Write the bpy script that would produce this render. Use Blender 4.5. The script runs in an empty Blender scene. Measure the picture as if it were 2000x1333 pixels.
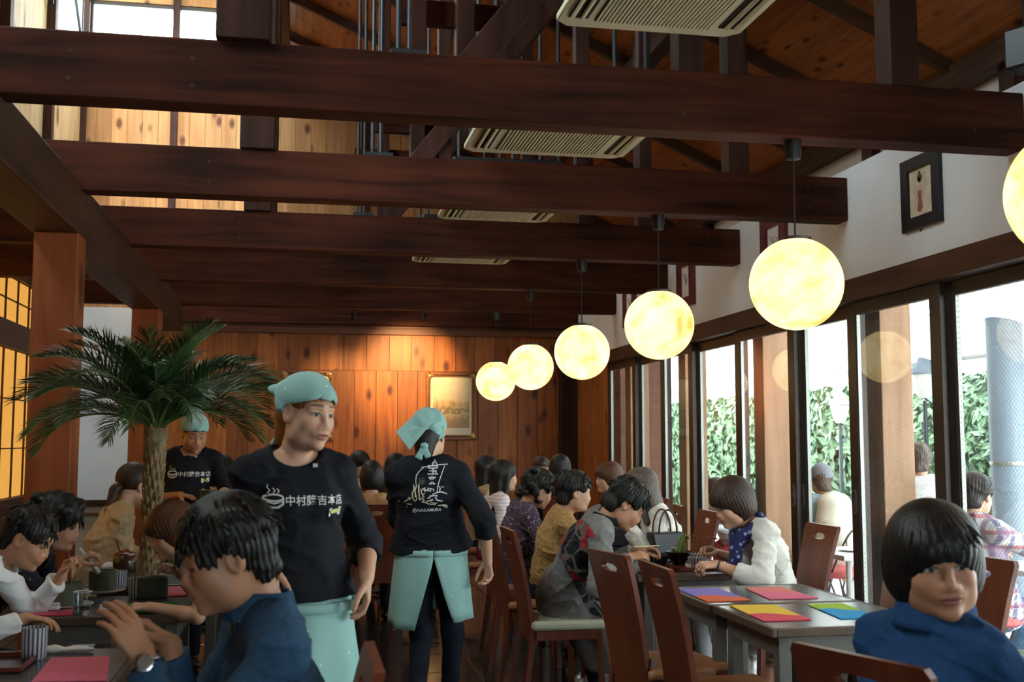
import bpy, bmesh, math, random
import numpy as np
from mathutils import Vector, Matrix
from mathutils.bvhtree import BVHTree

C = bpy.context.scene.collection
S = bpy.context.scene
rnd = random.Random(7)
R = math.radians

# ------------------------------------------------------------------ camera, sky, light, exposure
cam_d = bpy.data.cameras.new('camera')
cam = bpy.data.objects.new('camera', cam_d); C.objects.link(cam); S.camera = cam
cam_d.sensor_width = 36.0
cam_d.lens = 2150.0 / 2000.0 * 36.0
cam_d.clip_end = 200
_f = Vector((-413.0, -195.5, 2150.0)).normalized()          # room axes seen from the camera
_u = Vector((0.0, 2150.0, 195.5)).normalized()
_x = _u.cross(_f)
if _x.x < 0: _x = -_x
rot = Matrix(((_x.x, _x.y, -_x.z), (_f.x, _f.y, -_f.z), (_u.x, _u.y, -_u.z)))
cam.matrix_world = Matrix.Translation((0, 0, 1.38)) @ rot.to_4x4()
cam_d.dof.use_dof = True
cam_d.dof.focus_distance = 6.0
cam_d.dof.aperture_fstop = 5.0

world = bpy.data.worlds.new('sky'); S.world = world; world.use_nodes = True
wn = world.node_tree.nodes; wl = world.node_tree.links
bgn = wn['Background']; bgn.inputs['Color'].default_value = (0.86, 0.94, 1.0, 1); bgn.inputs['Strength'].default_value = 12.0

sun_d = bpy.data.lights.new('sun', 'SUN'); sun_d.energy = 7.5; sun_d.angle = R(12); sun_d.color = (1.0, 0.95, 0.86)
sun = bpy.data.objects.new('sun', sun_d); C.objects.link(sun)
sun.rotation_euler = (R(38), 0, R(-2)); sun.location = (6, -4, 14)

S.view_settings.view_transform = 'Standard'
S.view_settings.look = 'None'
S.view_settings.exposure = 0.12
S.view_settings.gamma = 1.0
S.view_settings.use_curve_mapping = False
S.cycles.max_bounces = 10
S.cycles.diffuse_bounces = 5
S.cycles.glossy_bounces = 4
S.cycles.transmission_bounces = 6
S.cycles.transparent_max_bounces = 12
S.cycles.sample_clamp_indirect = 8.0
S.cycles.caustics_reflective = False
S.cycles.caustics_refractive = False

# ------------------------------------------------------------------ helpers
class MB:
    """collects shapes that become one mesh"""
    def __init__(s): s.v = []; s.f = []; s.m = []; s.cur = 0
    def add(s, vs, fs):
        o = len(s.v); s.v += [tuple(p) for p in vs]
        s.f += [tuple(i + o for i in f) for f in fs]; s.m += [s.cur] * len(fs)
    def box(s, a, b):
        x0, y0, z0 = a; x1, y1, z1 = b
        s.add([(x0,y0,z0),(x1,y0,z0),(x1,y1,z0),(x0,y1,z0),(x0,y0,z1),(x1,y0,z1),(x1,y1,z1),(x0,y1,z1)],
              [(3,2,1,0),(4,5,6,7),(0,1,5,4),(1,2,6,5),(2,3,7,6),(3,0,4,7)])
    def bar(s, p, q, w, h, up=(0,0,1)):
        p = Vector(p); q = Vector(q); d = (q - p).normalized(); u = Vector(up)
        r = d.cross(u)
        if r.length < 1e-4: r = d.cross(Vector((1,0,0)))
        r.normalize(); u = r.cross(d)
        vs = [e + r * a * w / 2 + u * b * h / 2 for e in (p, q) for a, b in ((-1,-1),(1,-1),(1,1),(-1,1))]
        s.add(vs, [(0,1,2,3),(7,6,5,4),(0,4,5,1),(1,5,6,2),(2,6,7,3),(3,7,4,0)])
    def tube(s, pts, rad, n=8, cap=True):
        pts = [Vector(p) for p in pts]; k = len(pts)
        rr = rad if hasattr(rad, '__len__') else [rad] * k
        vs = []; ref = None
        for i, p in enumerate(pts):
            d = (pts[min(i+1,k-1)] - pts[max(i-1,0)]).normalized()
            if ref is None: ref = d.orthogonal().normalized()
            a = (ref - d * ref.dot(d))
            if a.length < 1e-5: a = d.orthogonal()
            a.normalize(); ref = a; b = d.cross(a)
            vs += [p + (a * math.cos(t) + b * math.sin(t)) * rr[i] for t in [2*math.pi*j/n for j in range(n)]]
        fs = [(i*n+j, i*n+(j+1)%n, (i+1)*n+(j+1)%n, (i+1)*n+j) for i in range(k-1) for j in range(n)]
        if cap: fs += [tuple(range(n-1,-1,-1)), tuple((k-1)*n+j for j in range(n))]
        s.add(vs, fs)
    def lathe(s, prof, n=24, c=(0,0,0), capb=True, capt=True):
        vs = [(c[0]+r*math.cos(2*math.pi*j/n), c[1]+r*math.sin(2*math.pi*j/n), c[2]+z) for r, z in prof for j in range(n)]
        k = len(prof)
        fs = [(i*n+j, i*n+(j+1)%n, (i+1)*n+(j+1)%n, (i+1)*n+j) for i in range(k-1) for j in range(n)]
        if capb: fs.append(tuple(range(n-1,-1,-1)))
        if capt: fs.append(tuple((k-1)*n+j for j in range(n)))
        s.add(vs, fs)
    def ball(s, c, r, n=12, m=8):
        r = r if hasattr(r, '__len__') else (r, r, r)
        vs = [(c[0], c[1], c[2]+r[2])]
        for i in range(1, m):
            t = math.pi*i/m
            vs += [(c[0]+r[0]*math.sin(t)*math.cos(2*math.pi*j/n), c[1]+r[1]*math.sin(t)*math.sin(2*math.pi*j/n), c[2]+r[2]*math.cos(t)) for j in range(n)]
        vs.append((c[0], c[1], c[2]-r[2]))
        fs = [(0, 1+j, 1+(j+1)%n) for j in range(n)]
        for i in range(m-2):
            fs += [(1+i*n+j, 1+(i+1)*n+j, 1+(i+1)*n+(j+1)%n, 1+i*n+(j+1)%n) for j in range(n)]
        L = len(vs)-1; b = 1+(m-2)*n
        fs += [(L, b+(j+1)%n, b+j) for j in range(n)]
        s.add(vs, fs)
    def prism(s, poly, h0, h1, ax=2):
        n = len(poly)
        def P(a, b, h): return {2:(a,b,h), 1:(a,h,b), 0:(h,a,b)}[ax]
        vs = [P(a,b,h0) for a,b in poly] + [P(a,b,h1) for a,b in poly]
        s.add(vs, [tuple(range(n-1,-1,-1)), tuple(range(n,2*n))] + [(i,(i+1)%n,n+(i+1)%n,n+i) for i in range(n)])
    def build(s, name, mat, parent=None, smooth=False, bevel=0.0, loc=None, rz=None, fixn=True):
        me = bpy.data.meshes.new(name); me.from_pydata(s.v, [], s.f)
        if fixn:
            bm = bmesh.new(); bm.from_mesh(me); bmesh.ops.recalc_face_normals(bm, faces=bm.faces); bm.to_mesh(me); bm.free()
        mats = mat if isinstance(mat, (list, tuple)) else [mat]
        for m in mats: me.materials.append(m)
        if len(mats) > 1: me.polygons.foreach_set('material_index', s.m)
        if smooth: me.shade_smooth() if smooth is True else me.set_sharp_from_angle(angle=smooth)
        me.update()
        o = bpy.data.objects.new(name, me); C.objects.link(o)
        if parent is not None: o.parent = parent
        if loc is not None: o.location = loc
        if rz is not None: o.rotation_euler = (0, 0, rz)
        if bevel:
            md = o.modifiers.new('bevel', 'BEVEL'); md.width = bevel; md.segments = 2; md.limit_method = 'ANGLE'
        return o

def tag(o, label=None, cat=None, group=None, kind=None):
    if label: o['label'] = label
    if cat: o['category'] = cat
    if group: o['group'] = group
    if kind: o['kind'] = kind
    return o
def thing(name, label, cat, loc=(0,0,0), rz=0.0, group=None, kind=None):
    o = bpy.data.objects.new(name, None); C.objects.link(o)
    o.empty_display_size = 0.1; o.location = loc; o.rotation_euler = (0, 0, rz)
    return tag(o, label, cat, group, kind)
def box(name, a, b, mat, parent=None, bevel=0.0):
    m = MB(); m.box(a, b); return m.build(name, mat, parent, bevel=bevel)
def dup(root, loc, rz, label=None, group=None):
    r = root.copy(); C.objects.link(r); r.location = loc; r.rotation_euler = (0, 0, rz)
    if label: r['label'] = label
    if group: r['group'] = group
    for ch in list(root.children):
        c = ch.copy(); C.objects.link(c); c.parent = r
        for g in list(ch.children):
            d = g.copy(); C.objects.link(d); d.parent = c
    return r

# ------------------------------------------------------------------ materials
def nodes(name):
    m = bpy.data.materials.new(name); m.use_nodes = True
    return m, m.node_tree.nodes, m.node_tree.links, m.node_tree.nodes['Principled BSDF']
def ramp(n, stops):
    r = n.new('ShaderNodeValToRGB'); e = r.color_ramp.elements
    while len(e) < len(stops): e.new(0.5)
    for i, (p, c) in enumerate(stops): e[i].position = p; e[i].color = (*c, 1)
    return r
def plain(name, col, rough=0.6, var=0.12, scale=8.0, metal=0.0, bump=0.0, spec=0.5, sheen=0.0):
    m, n, l, b = nodes(name)
    tc = n.new('ShaderNodeTexCoord'); ns = n.new('ShaderNodeTexNoise'); ns.inputs['Scale'].default_value = scale; ns.inputs['Detail'].default_value = 4
    l.new(tc.outputs['Object'], ns.inputs['Vector'])
    r = ramp(n, [(0.25, [c*(1-var) for c in col]), (0.75, [min(1, c*(1+var)) for c in col])])
    l.new(ns.outputs['Fac'], r.inputs['Fac']); l.new(r.outputs['Color'], b.inputs['Base Color'])
    b.inputs['Roughness'].default_value = rough; b.inputs['Metallic'].default_value = metal
    b.inputs['Specular IOR Level'].default_value = spec
    if sheen: b.inputs['Sheen Weight'].default_value = sheen
    if bump:
        bp = n.new('ShaderNodeBump'); bp.inputs['Strength'].default_value = bump; bp.inputs['Distance'].default_value = 0.01
        l.new(ns.outputs['Fac'], bp.inputs['Height']); l.new(bp.outputs['Normal'], b.inputs['Normal'])
    return m
def wood(name, dark, light, axis='z', rough=0.5, scale=7.0, knots=0.0, vary=0.25, spec=0.4, bump=0.15, stain=0.0):
    """grain stretched along one axis, optional knots, each board its own shade"""
    m, n, l, b = nodes(name)
    tc = n.new('ShaderNodeTexCoord'); oi = n.new('ShaderNodeObjectInfo')
    off = n.new('ShaderNodeVectorMath'); off.operation = 'MULTIPLY_ADD'
    off.inputs[1].default_value = (1, 1, 1)
    rv = n.new('ShaderNodeVectorMath'); rv.operation = 'SCALE'; rv.inputs[0].default_value = (17.3, 9.1, 23.7)
    l.new(oi.outputs['Random'], rv.inputs['Scale']); l.new(tc.outputs['Object'], off.inputs[0]); l.new(rv.outputs[0], off.inputs[2])
    mp = n.new('ShaderNodeMapping'); k = 0.07
    mp.inputs['Scale'].default_value = tuple(k if a == axis else 1.0 for a in 'xyz')
    l.new(off.outputs[0], mp.inputs['Vector'])
    n1 = n.new('ShaderNodeTexNoise'); n1.inputs['Scale'].default_value = scale * 3; n1.inputs['Detail'].default_value = 6; n1.inputs['Distortion'].default_value = 0.6
    l.new(mp.outputs[0], n1.inputs['Vector'])
    n2 = n.new('ShaderNodeTexNoise'); n2.inputs['Scale'].default_value = 1.3; n2.inputs['Detail'].default_value = 3
    l.new(off.outputs[0], n2.inputs['Vector'])
    ad = n.new('ShaderNodeMath'); ad.operation = 'MULTIPLY_ADD'; ad.inputs[1].default_value = 0.45 + stain
    l.new(n2.outputs['Fac'], ad.inputs[0]); l.new(n1.outputs['Fac'], ad.inputs[2])
    sb = n.new('ShaderNodeMath'); sb.operation = 'SUBTRACT'; sb.inputs[1].default_value = 0.22 + stain / 2; l.new(ad.outputs[0], sb.inputs[0])
    r = ramp(n, [(0.28, dark), (0.72, light)]); l.new(sb.outputs[0], r.inputs['Fac'])
    col = r.outputs['Color']
    if knots:
        mk = n.new('ShaderNodeMapping'); mk.inputs['Scale'].default_value = tuple(2.6 if a == axis else 5.0 for a in 'xyz')
        l.new(off.outputs[0], mk.inputs['Vector'])
        vo = n.new('ShaderNodeTexVoronoi'); vo.inputs['Scale'].default_value = knots; vo.inputs['Randomness'].default_value = 1.0
        l.new(mk.outputs[0], vo.inputs['Vector'])
        kr = ramp(n, [(0.10, (1, 1, 1)), (0.25, (0, 0, 0))]); l.new(vo.outputs['Distance'], kr.inputs['Fac'])
        mx = n.new('ShaderNodeMix'); mx.data_type = 'RGBA'; mx.inputs['B'].default_value = (dark[0]*0.32, dark[1]*0.22, dark[2]*0.2, 1)
        l.new(kr.outputs['Color'], mx.inputs['Factor']); l.new(col, mx.inputs['A']); col = mx.outputs['Result']
    hs = n.new('ShaderNodeHueSaturation'); mr = n.new('ShaderNodeMapRange')
    mr.inputs['To Min'].default_value = 1 - vary; mr.inputs['To Max'].default_value = 1 + vary
    l.new(oi.outputs['Random'], mr.inputs['Value']); l.new(mr.outputs[0], hs.inputs['Value']); l.new(col, hs.inputs['Color'])
    l.new(hs.outputs['Color'], b.inputs['Base Color'])
    b.inputs['Roughness'].default_value = rough; b.inputs['Specular IOR Level'].default_value = spec
    bp = n.new('ShaderNodeBump'); bp.inputs['Strength'].default_value = bump; bp.inputs['Distance'].default_value = 0.004
    l.new(n1.outputs['Fac'], bp.inputs['Height']); l.new(bp.outputs['Normal'], b.inputs['Normal'])
    return m
def emit(name, col, strength, tex=None):
    m = bpy.data.materials.new(name); m.use_nodes = True; n = m.node_tree.nodes; l = m.node_tree.links
    n.remove(n['Principled BSDF']); e = n.new('ShaderNodeEmission'); e.inputs['Color'].default_value = (*col, 1); e.inputs['Strength'].default_value = strength
    l.new(e.outputs[0], n['Material Output'].inputs['Surface'])
    return m, n, l, e
def stripes(name, axis, freq, c1, c2, duty=0.5, rough=0.6, space='Object'):
    m, n, l, b = nodes(name)
    tc = n.new('ShaderNodeTexCoord'); sx = n.new('ShaderNodeSeparateXYZ'); l.new(tc.outputs[space], sx.inputs[0])
    mu = n.new('ShaderNodeMath'); mu.operation = 'MULTIPLY'; mu.inputs[1].default_value = freq; l.new(sx.outputs['XYZ'.index(axis.upper())], mu.inputs[0])
    fr = n.new('ShaderNodeMath'); fr.operation = 'FRACT'; l.new(mu.outputs[0], fr.inputs[0])
    lt = n.new('ShaderNodeMath'); lt.operation = 'LESS_THAN'; lt.inputs[1].default_value = duty; l.new(fr.outputs[0], lt.inputs[0])
    mx = n.new('ShaderNodeMix'); mx.data_type = 'RGBA'; mx.inputs['A'].default_value = (*c1, 1); mx.inputs['B'].default_value = (*c2, 1)
    l.new(lt.outputs[0], mx.inputs['Factor']); l.new(mx.outputs['Result'], b.inputs['Base Color']); b.inputs['Roughness'].default_value = rough
    return m
def ringstripes(name, count, c1, c2, duty=0.5, rough=0.3):
    m, n, l, b = nodes(name)
    tc = n.new('ShaderNodeTexCoord'); sx = n.new('ShaderNodeSeparateXYZ'); l.new(tc.outputs['Object'], sx.inputs[0])
    at = n.new('ShaderNodeMath'); at.operation = 'ARCTAN2'; l.new(sx.outputs[1], at.inputs[0]); l.new(sx.outputs[0], at.inputs[1])
    mu = n.new('ShaderNodeMath'); mu.operation = 'MULTIPLY'; mu.inputs[1].default_value = count / (2*math.pi); l.new(at.outputs[0], mu.inputs[0])
    fr = n.new('ShaderNodeMath'); fr.operation = 'FRACT'; l.new(mu.outputs[0], fr.inputs[0])
    r = ramp(n, [(0.0, c1), (duty, c2)]); r.color_ramp.interpolation = 'CONSTANT'
    l.new(fr.outputs[0], r.inputs['Fac']); l.new(r.outputs['Color'], b.inputs['Base Color']); b.inputs['Roughness'].default_value = rough
    return m
def glass_mat(name, tint=(0.93, 0.97, 0.96), wire=False):
    m = bpy.data.materials.new(name); m.use_nodes = True; n = m.node_tree.nodes; l = m.node_tree.links
    n.remove(n['Principled BSDF'])
    tr = n.new('ShaderNodeBsdfTransparent'); tr.inputs['Color'].default_value = (*tint, 1)
    gl = n.new('ShaderNodeBsdfGlossy'); gl.inputs['Roughness'].default_value = 0.0
    lw = n.new('ShaderNodeLayerWeight'); lw.inputs['Blend'].default_value = 0.5
    pw = n.new('ShaderNodeMath'); pw.operation = 'POWER'; pw.inputs[1].default_value = 4.0; l.new(lw.outputs['Facing'], pw.inputs[0])
    fr = n.new('ShaderNodeMath'); fr.operation = 'MULTIPLY_ADD'; fr.inputs[1].default_value = 0.85; fr.inputs[2].default_value = 0.045; l.new(pw.outputs[0], fr.inputs[0])
    mx = n.new('ShaderNodeMixShader'); l.new(fr.outputs[0], mx.inputs[0]); l.new(tr.outputs[0], mx.inputs[1]); l.new(gl.outputs[0], mx.inputs[2])
    out = mx.outputs[0]
    if wire:
        tc = n.new('ShaderNodeTexCoord'); sx = n.new('ShaderNodeSeparateXYZ'); l.new(tc.outputs['Object'], sx.inputs[0])
        fac = None
        for sgn in (1, -1):
            a = n.new('ShaderNodeMath'); a.operation = 'MULTIPLY_ADD'; a.inputs[1].default_value = sgn; l.new(sx.outputs[2], a.inputs[0]); l.new(sx.outputs[1], a.inputs[2])
            s_ = n.new('ShaderNodeMath'); s_.operation = 'MULTIPLY'; s_.inputs[1].default_value = 34.0; l.new(a.outputs[0], s_.inputs[0])
            f_ = n.new('ShaderNodeMath'); f_.operation = 'FRACT'; l.new(s_.outputs[0], f_.inputs[0])
            t_ = n.new('ShaderNodeMath'); t_.operation = 'LESS_THAN'; t_.inputs[1].default_value = 0.05; l.new(f_.outputs[0], t_.inputs[0])
            if fac is None: fac = t_
            else:
                mxx = n.new('ShaderNodeMath'); mxx.operation = 'MAXIMUM'; l.new(fac.outputs[0], mxx.inputs[0]); l.new(t_.outputs[0], mxx.inputs[1]); fac = mxx
        df = n.new('ShaderNodeBsdfDiffuse'); df.inputs['Color'].default_value = (0.12, 0.13, 0.15, 1)
        m2 = n.new('ShaderNodeMixShader'); l.new(fac.outputs[0], m2.inputs[0]); l.new(out, m2.inputs[1]); l.new(df.outputs[0], m2.inputs[2]); out = m2.outputs[0]
    l.new(out, n['Material Output'].inputs['Surface'])
    return m

M = {}
M['beam_x'] = wood('beam_wood_across', (0.026, 0.0075, 0.0045), (0.095, 0.026, 0.013), 'x', 0.6, 5, vary=0.1, stain=0.3, spec=0.12)
M['beam_y'] = wood('beam_wood_along', (0.028, 0.012, 0.007), (0.085, 0.036, 0.020), 'y', 0.55, 5, vary=0.1, stain=0.3, spec=0.2)
M['beam_z'] = wood('post_wood_dark', (0.028, 0.011, 0.008), (0.075, 0.030, 0.022), 'z', 0.55, 5, vary=0.15, spec=0.2)
M['post'] = wood('pillar_wood_red', (0.18, 0.040, 0.010), (0.34, 0.095, 0.026), 'z', 0.5, 4, knots=0.5, vary=0.1)
M['plank'] = wood('wall_plank_cedar', (0.24, 0.065, 0.014), (0.50, 0.165, 0.037), 'z', 0.45, 6, knots=0.95, vary=0.22)
M['gable'] = wood('gable_plank_knotty_pine', (0.37, 0.160, 0.055), (0.55, 0.295, 0.125), 'z', 0.55, 6, knots=1.0, vary=0.16)
M['board'] = wood('roof_board_cedar', (0.25, 0.070, 0.016), (0.46, 0.155, 0.040), 'y', 0.55, 6, knots=1.3, vary=0.15)
M['rafter'] = wood('rafter_wood', (0.045, 0.017, 0.010), (0.10, 0.040, 0.022), 'x', 0.6, 5, vary=0.1)
M['trim'] = wood('trim_wood_brown', (0.10, 0.032, 0.013), (0.20, 0.07, 0.028), 'x', 0.45, 5, vary=0.05)
M['header'] = wood('header_wood_brown', (0.040, 0.017, 0.009), (0.10, 0.042, 0.022), 'y', 0.5, 5, vary=0.05, spec=0.25)
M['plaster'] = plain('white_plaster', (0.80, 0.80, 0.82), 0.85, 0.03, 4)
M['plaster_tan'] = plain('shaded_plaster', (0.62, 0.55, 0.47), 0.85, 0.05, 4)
M['frame'] = plain('bronze_aluminium', (0.045, 0.032, 0.024), 0.38, 0.1, 3, metal=0.35)
M['track'] = plain('grey_aluminium', (0.30, 0.31, 0.28), 0.35, 0.06, 3, metal=0.7)
M['glass'] = glass_mat('window_glass')
M['wireglass'] = glass_mat('wired_window_glass', wire=True)
M['black'] = plain('black_plastic', (0.012, 0.012, 0.014), 0.4, 0.1, 5)
M['darkgrey'] = plain('dark_grey_steel', (0.045, 0.055, 0.065), 0.45, 0.1, 5, metal=0.3)
M['steel'] = plain('bright_steel', (0.55, 0.58, 0.62), 0.25, 0.05, 5, metal=0.9)
M['cream'] = plain('cream_plastic', (0.78, 0.70, 0.50), 0.45, 0.04, 3)
M['slot'] = plain('slot_dark', (0.02, 0.018, 0.015), 0.7, 0.1, 5)

# ------------------------------------------------------------------ the room
BY = [3.06 + 1.82 * i for i in range(7)]                 # beam lines, 3.06 ... 13.98
XW, XL, YB, YF = 3.53, -2.72, 14.0, -2.6
def roof_z(x): return 3.98 + 0.45 * (4.55 - x)

# floor of polished dark tiles
def floor_mat():
    m, n, l, b = nodes('polished_dark_stone')
    tc = n.new('ShaderNodeTexCoord'); oi = n.new('ShaderNodeObjectInfo')
    ns = n.new('ShaderNodeTexNoise'); ns.inputs['Scale'].default_value = 9; ns.inputs['Detail'].default_value = 8
    ad = n.new('ShaderNodeVectorMath'); ad.operation = 'ADD'; l.new(tc.outputs['Object'], ad.inputs[0]); l.new(oi.outputs['Location'], ad.inputs[1]); l.new(ad.outputs[0], ns.inputs['Vector'])
    r = ramp(n, [(0.3, (0.012, 0.010, 0.010)), (0.62, (0.030, 0.024, 0.022)), (0.72, (0.075, 0.06, 0.052))]); l.new(ns.outputs['Fac'], r.inputs['Fac'])
    l.new(r.outputs['Color'], b.inputs['Base Color'])
    r2 = ramp(n, [(0.3, (0.06,)*3), (0.8, (0.2,)*3)]); l.new(ns.outputs['Fac'], r2.inputs['Fac']); l.new(r2.outputs['Color'], b.inputs['Roughness'])
    b.inputs['Specular IOR Level'].default_value = 0.6
    return m
M['tile'] = floor_mat()
M['grout'] = plain('floor_grout', (0.02, 0.018, 0.017), 0.8)
floor = tag(box('floor', (XL - 0.25, YF - 0.2, -0.12), (XW + 0.16, YB + 0.2, -0.006), M['grout']), kind='structure')
tm = MB(); tm.box((-0.297, -0.297, -0.02), (0.297, 0.297, 0.0))
t0 = tm.build('tile', M['tile'], floor, bevel=0.002)
first = True
for ix in range(10):
    for iy in range(17):
        p = (XL + 0.33 + 0.6 * ix + 0.15, 4.0 + 0.6 * iy, 0)
        if p[1] > 13.75: continue
        if first: t0.location = p; first = False; continue
        c = t0.copy(); c.location = p; C.objects.link(c)

# back wall: lower cedar planks, upper cedar planks, pale gable planks above the beam line
wall_back = tag(box('wall_back', (XL - 0.2, YB, 0), (4.8, YB + 0.15, 2.9), M['trim']), kind='structure')
x = -1.93; i = 0
while x < XW - 0.05:
    w = 0.262 + rnd.uniform(-0.012, 0.012); x1 = min(x + w, XW)
    box('plank', (x + 0.003, YB - 0.028 - rnd.uniform(0, 0.004), 0.0), (x1 - 0.003, YB + 0.01, 2.265), M['plank'], wall_back, bevel=0.003)
    x = x1
x = -1.98
while x < XW - 0.05:
    w = 0.275 + rnd.uniform(-0.03, 0.03); x1 = min(x + w, XW)
    box('plank', (x + 0.002, YB - 0.014 - rnd.uniform(0, 0.003), 2.267), (x1 - 0.002, YB + 0.01, 2.74), M['plank'], wall_back, bevel=0.003)
    x = x1
tag(box('trim_1', (-1.98, YB - 0.10, 2.72), (XW, YB, 2.80), M['trim'], bevel=0.006), kind='structure')
tag(box('trim_2', (-1.98, YB - 0.05, 2.80), (XW, YB, 2.86), M['trim'], bevel=0.004), kind='structure')
wp = tag(box('wall_back_panel', (XL, YB - 0.03, 0.68), (-1.95, YB, 3.0), M['plaster']), kind='structure')
tag(box('trim_3', (XL, YB - 0.07, 0.60), (-1.6, YB, 0.68), M['header'], bevel=0.004), kind='structure')
tag(box('trim_4', (XL, YB - 0.09, 0.50), (-1.6, YB, 0.53), M['trim'], bevel=0.004), kind='structure')
tag(box('wall_back_dado', (XL, YB - 0.02, 0.0), (-1.6, YB, 0.60), plain('beige_dado', (0.55, 0.44, 0.33), 0.8)), kind='structure')

gm = MB(); gm.prism([(XL - 0.1, 2.86), (4.7, 2.86), (4.7, roof_z(4.7) + .04), (-0.3, roof_z(-0.3) + .04), (-0.3, 6.08), (XL - 0.1, 6.08)], YB + 0.10, YB + 0.16, ax=1)
gable = tag(gm.build('wall_gable', M['trim']), kind='structure')
x = XL
while x < 4.6:
    w = 0.188 + rnd.uniform(-0.01, 0.01); x1 = min(x + w, 4.6)
    top = 6.08 if x < -0.35 else roof_z(x1) - 0.005
    box('plank', (x + 0.0015, YB + 0.0 - rnd.uniform(0, 0.002), 2.86), (x1 - 0.0015, YB + 0.1, top), M['gable'], gable, bevel=0.002)
    x = x1
# studs on the gable
for k, (a, b_, z1) in enumerate([(-2.72, -2.655, 7.2), (-1.66, -1.575, 7.2), (0.70, 0.80, 5.6), (2.1, 2.18, 5.0)]):
    tag(box('trim_%d' % (5 + k), (a, YB - 0.07, 3.1), (b_, YB, min(z1, 7.2)), M['beam_z'], bevel=0.004), kind='structure')
# gable window high on the clerestory side
def window(name, y0, y1, z0, z1, xc, glassmat, st=0.10, rail_t=0.08, rail_b=0.12, depth=0.04, handle=None, matf='frame', axis=0):
    """sliding glass door: two stiles, two rails, one pane"""
    w = thing(name, None, None, (xc, (y0 + y1) / 2, z0) if axis == 0 else ((y0 + y1) / 2, xc, z0), 0.0, kind='structure')
    hw = (y1 - y0) / 2; h = z1 - z0; d = depth / 2
    def bx(nm, a0, a1, b0, b1, dd, mat, bev=0.003):
        if axis == 0: return box(nm, (-dd, a0, b0), (dd, a1, b1), mat, w, bev)
        return box(nm, (a0, -dd, b0), (a1, dd, b1), mat, w, bev)
    bx('stile', -hw, -hw + st, 0, h, d, M[matf]); bx('stile', hw - st, hw, 0, h, d, M[matf])
    bx('rail', -hw + st, hw - st, 0, rail_b, d, M[matf]); bx('rail', -hw + st, hw - st, h - rail_t, h, d, M[matf])
    bx('glazing_bead', -hw + st, -hw + st + 0.012, rail_b, h - rail_t, d * 0.6, M['track'], 0)
    bx('glazing_bead', hw - st - 0.012, hw - st, rail_b, h - rail_t, d * 0.6, M['track'], 0)
    bx('pane', -hw + st + 0.001, hw - st - 0.001, rail_b, h - rail_t, 0.003, glassmat, 0)
    if handle is not None:
        hb = MB()
        for hy in handle:
            yy = hy * (hw - st / 2)
            hb.box((-d - 0.006, yy - 0.012, 0.72), (-d, yy - 0.008, 0.86)); hb.box((-d - 0.006, yy + 0.008, 0.72), (-d, yy + 0.012, 0.86))
            hb.box((-d - 0.006, yy - 0.012, 0.715), (-d, yy + 0.012, 0.72)); hb.box((-d - 0.006, yy - 0.012, 0.86), (-d, yy + 0.012, 0.865))
        hb.build('handle', M['steel'], w)
    return w
window('window_11', -2.66, -1.62, 6.08, 6.86, YB + 0.05, M['glass'], 0.03, 0.05, 0.04, 0.06, axis=1)
window('window_12', -1.62, -0.35, 6.08, 6.86, YB + 0.05, M['glass'], 0.03, 0.05, 0.04, 0.06, axis=1)
tag(box('wall_gable_top', (XL, YB, 6.86), (-0.2, YB + 0.1, 7.3), M['gable']), kind='structure')

# left wall: screens low, pale boards high, clerestory glass at the far end
M['screen'], n_, l_, e_ = emit('backlit_bamboo_screen', (1.0, 0.48, 0.09), 0.85)
tc = n_.new('ShaderNodeTexCoord'); sx = n_.new('ShaderNodeSeparateXYZ'); l_.new(tc.outputs['Object'], sx.inputs[0])
mu = n_.new('ShaderNodeMath'); mu.operation = 'MULTIPLY'; mu.inputs[1].default_value = 26; l_.new(sx.outputs[1], mu.inputs[0])
fr = n_.new('ShaderNodeMath'); fr.operation = 'FRACT'; l_.new(mu.outputs[0], fr.inputs[0])
rr = ramp(n_, [(0.0, (0.45, 0.16, 0.02)), (0.18, (0.95, 0.42, 0.07)), (0.6, (1.0, 0.56, 0.13)), (0.95, (0.8, 0.30, 0.04))]); l_.new(fr.outputs[0], rr.inputs['Fac'])
l_.new(rr.outputs['Color'], e_.inputs['Color'])
tag(box('wall_left', (XL - 0.12, YF, 0), (XL, YB, 0.80), plain('brown_wainscot', (0.16, 0.07, 0.035), 0.5)), kind='structure')
tag(box('wall_left_end', (XL - 0.12, 12.28, 0.80), (XL, YB, 3.1), M['plaster']), kind='structure')
tag(box('wall_left_near', (XL - 0.12, YF, 0.80), (XL, 4.6, 3.1), M['header']), kind='structure')
for k, (z0, z1) in enumerate([(0.74, 0.84), (2.25, 2.50), (2.93, 3.14)]):
    tag(box('trim_%d' % (12 + k), (XL - 0.06, 4.6, z0), (XL + 0.05, 12.28, z1), M['header'], bevel=0.005), kind='structure')
for k, yy in enumerate([4.6, 6.5, 8.43, 10.35, 12.2]):
    tag(box('trim_%d' % (20 + k), (XL - 0.06, yy, 0.8), (XL + 0.045, yy + 0.08, 2.95), M['header'], bevel=0.004), kind='structure')
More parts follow.
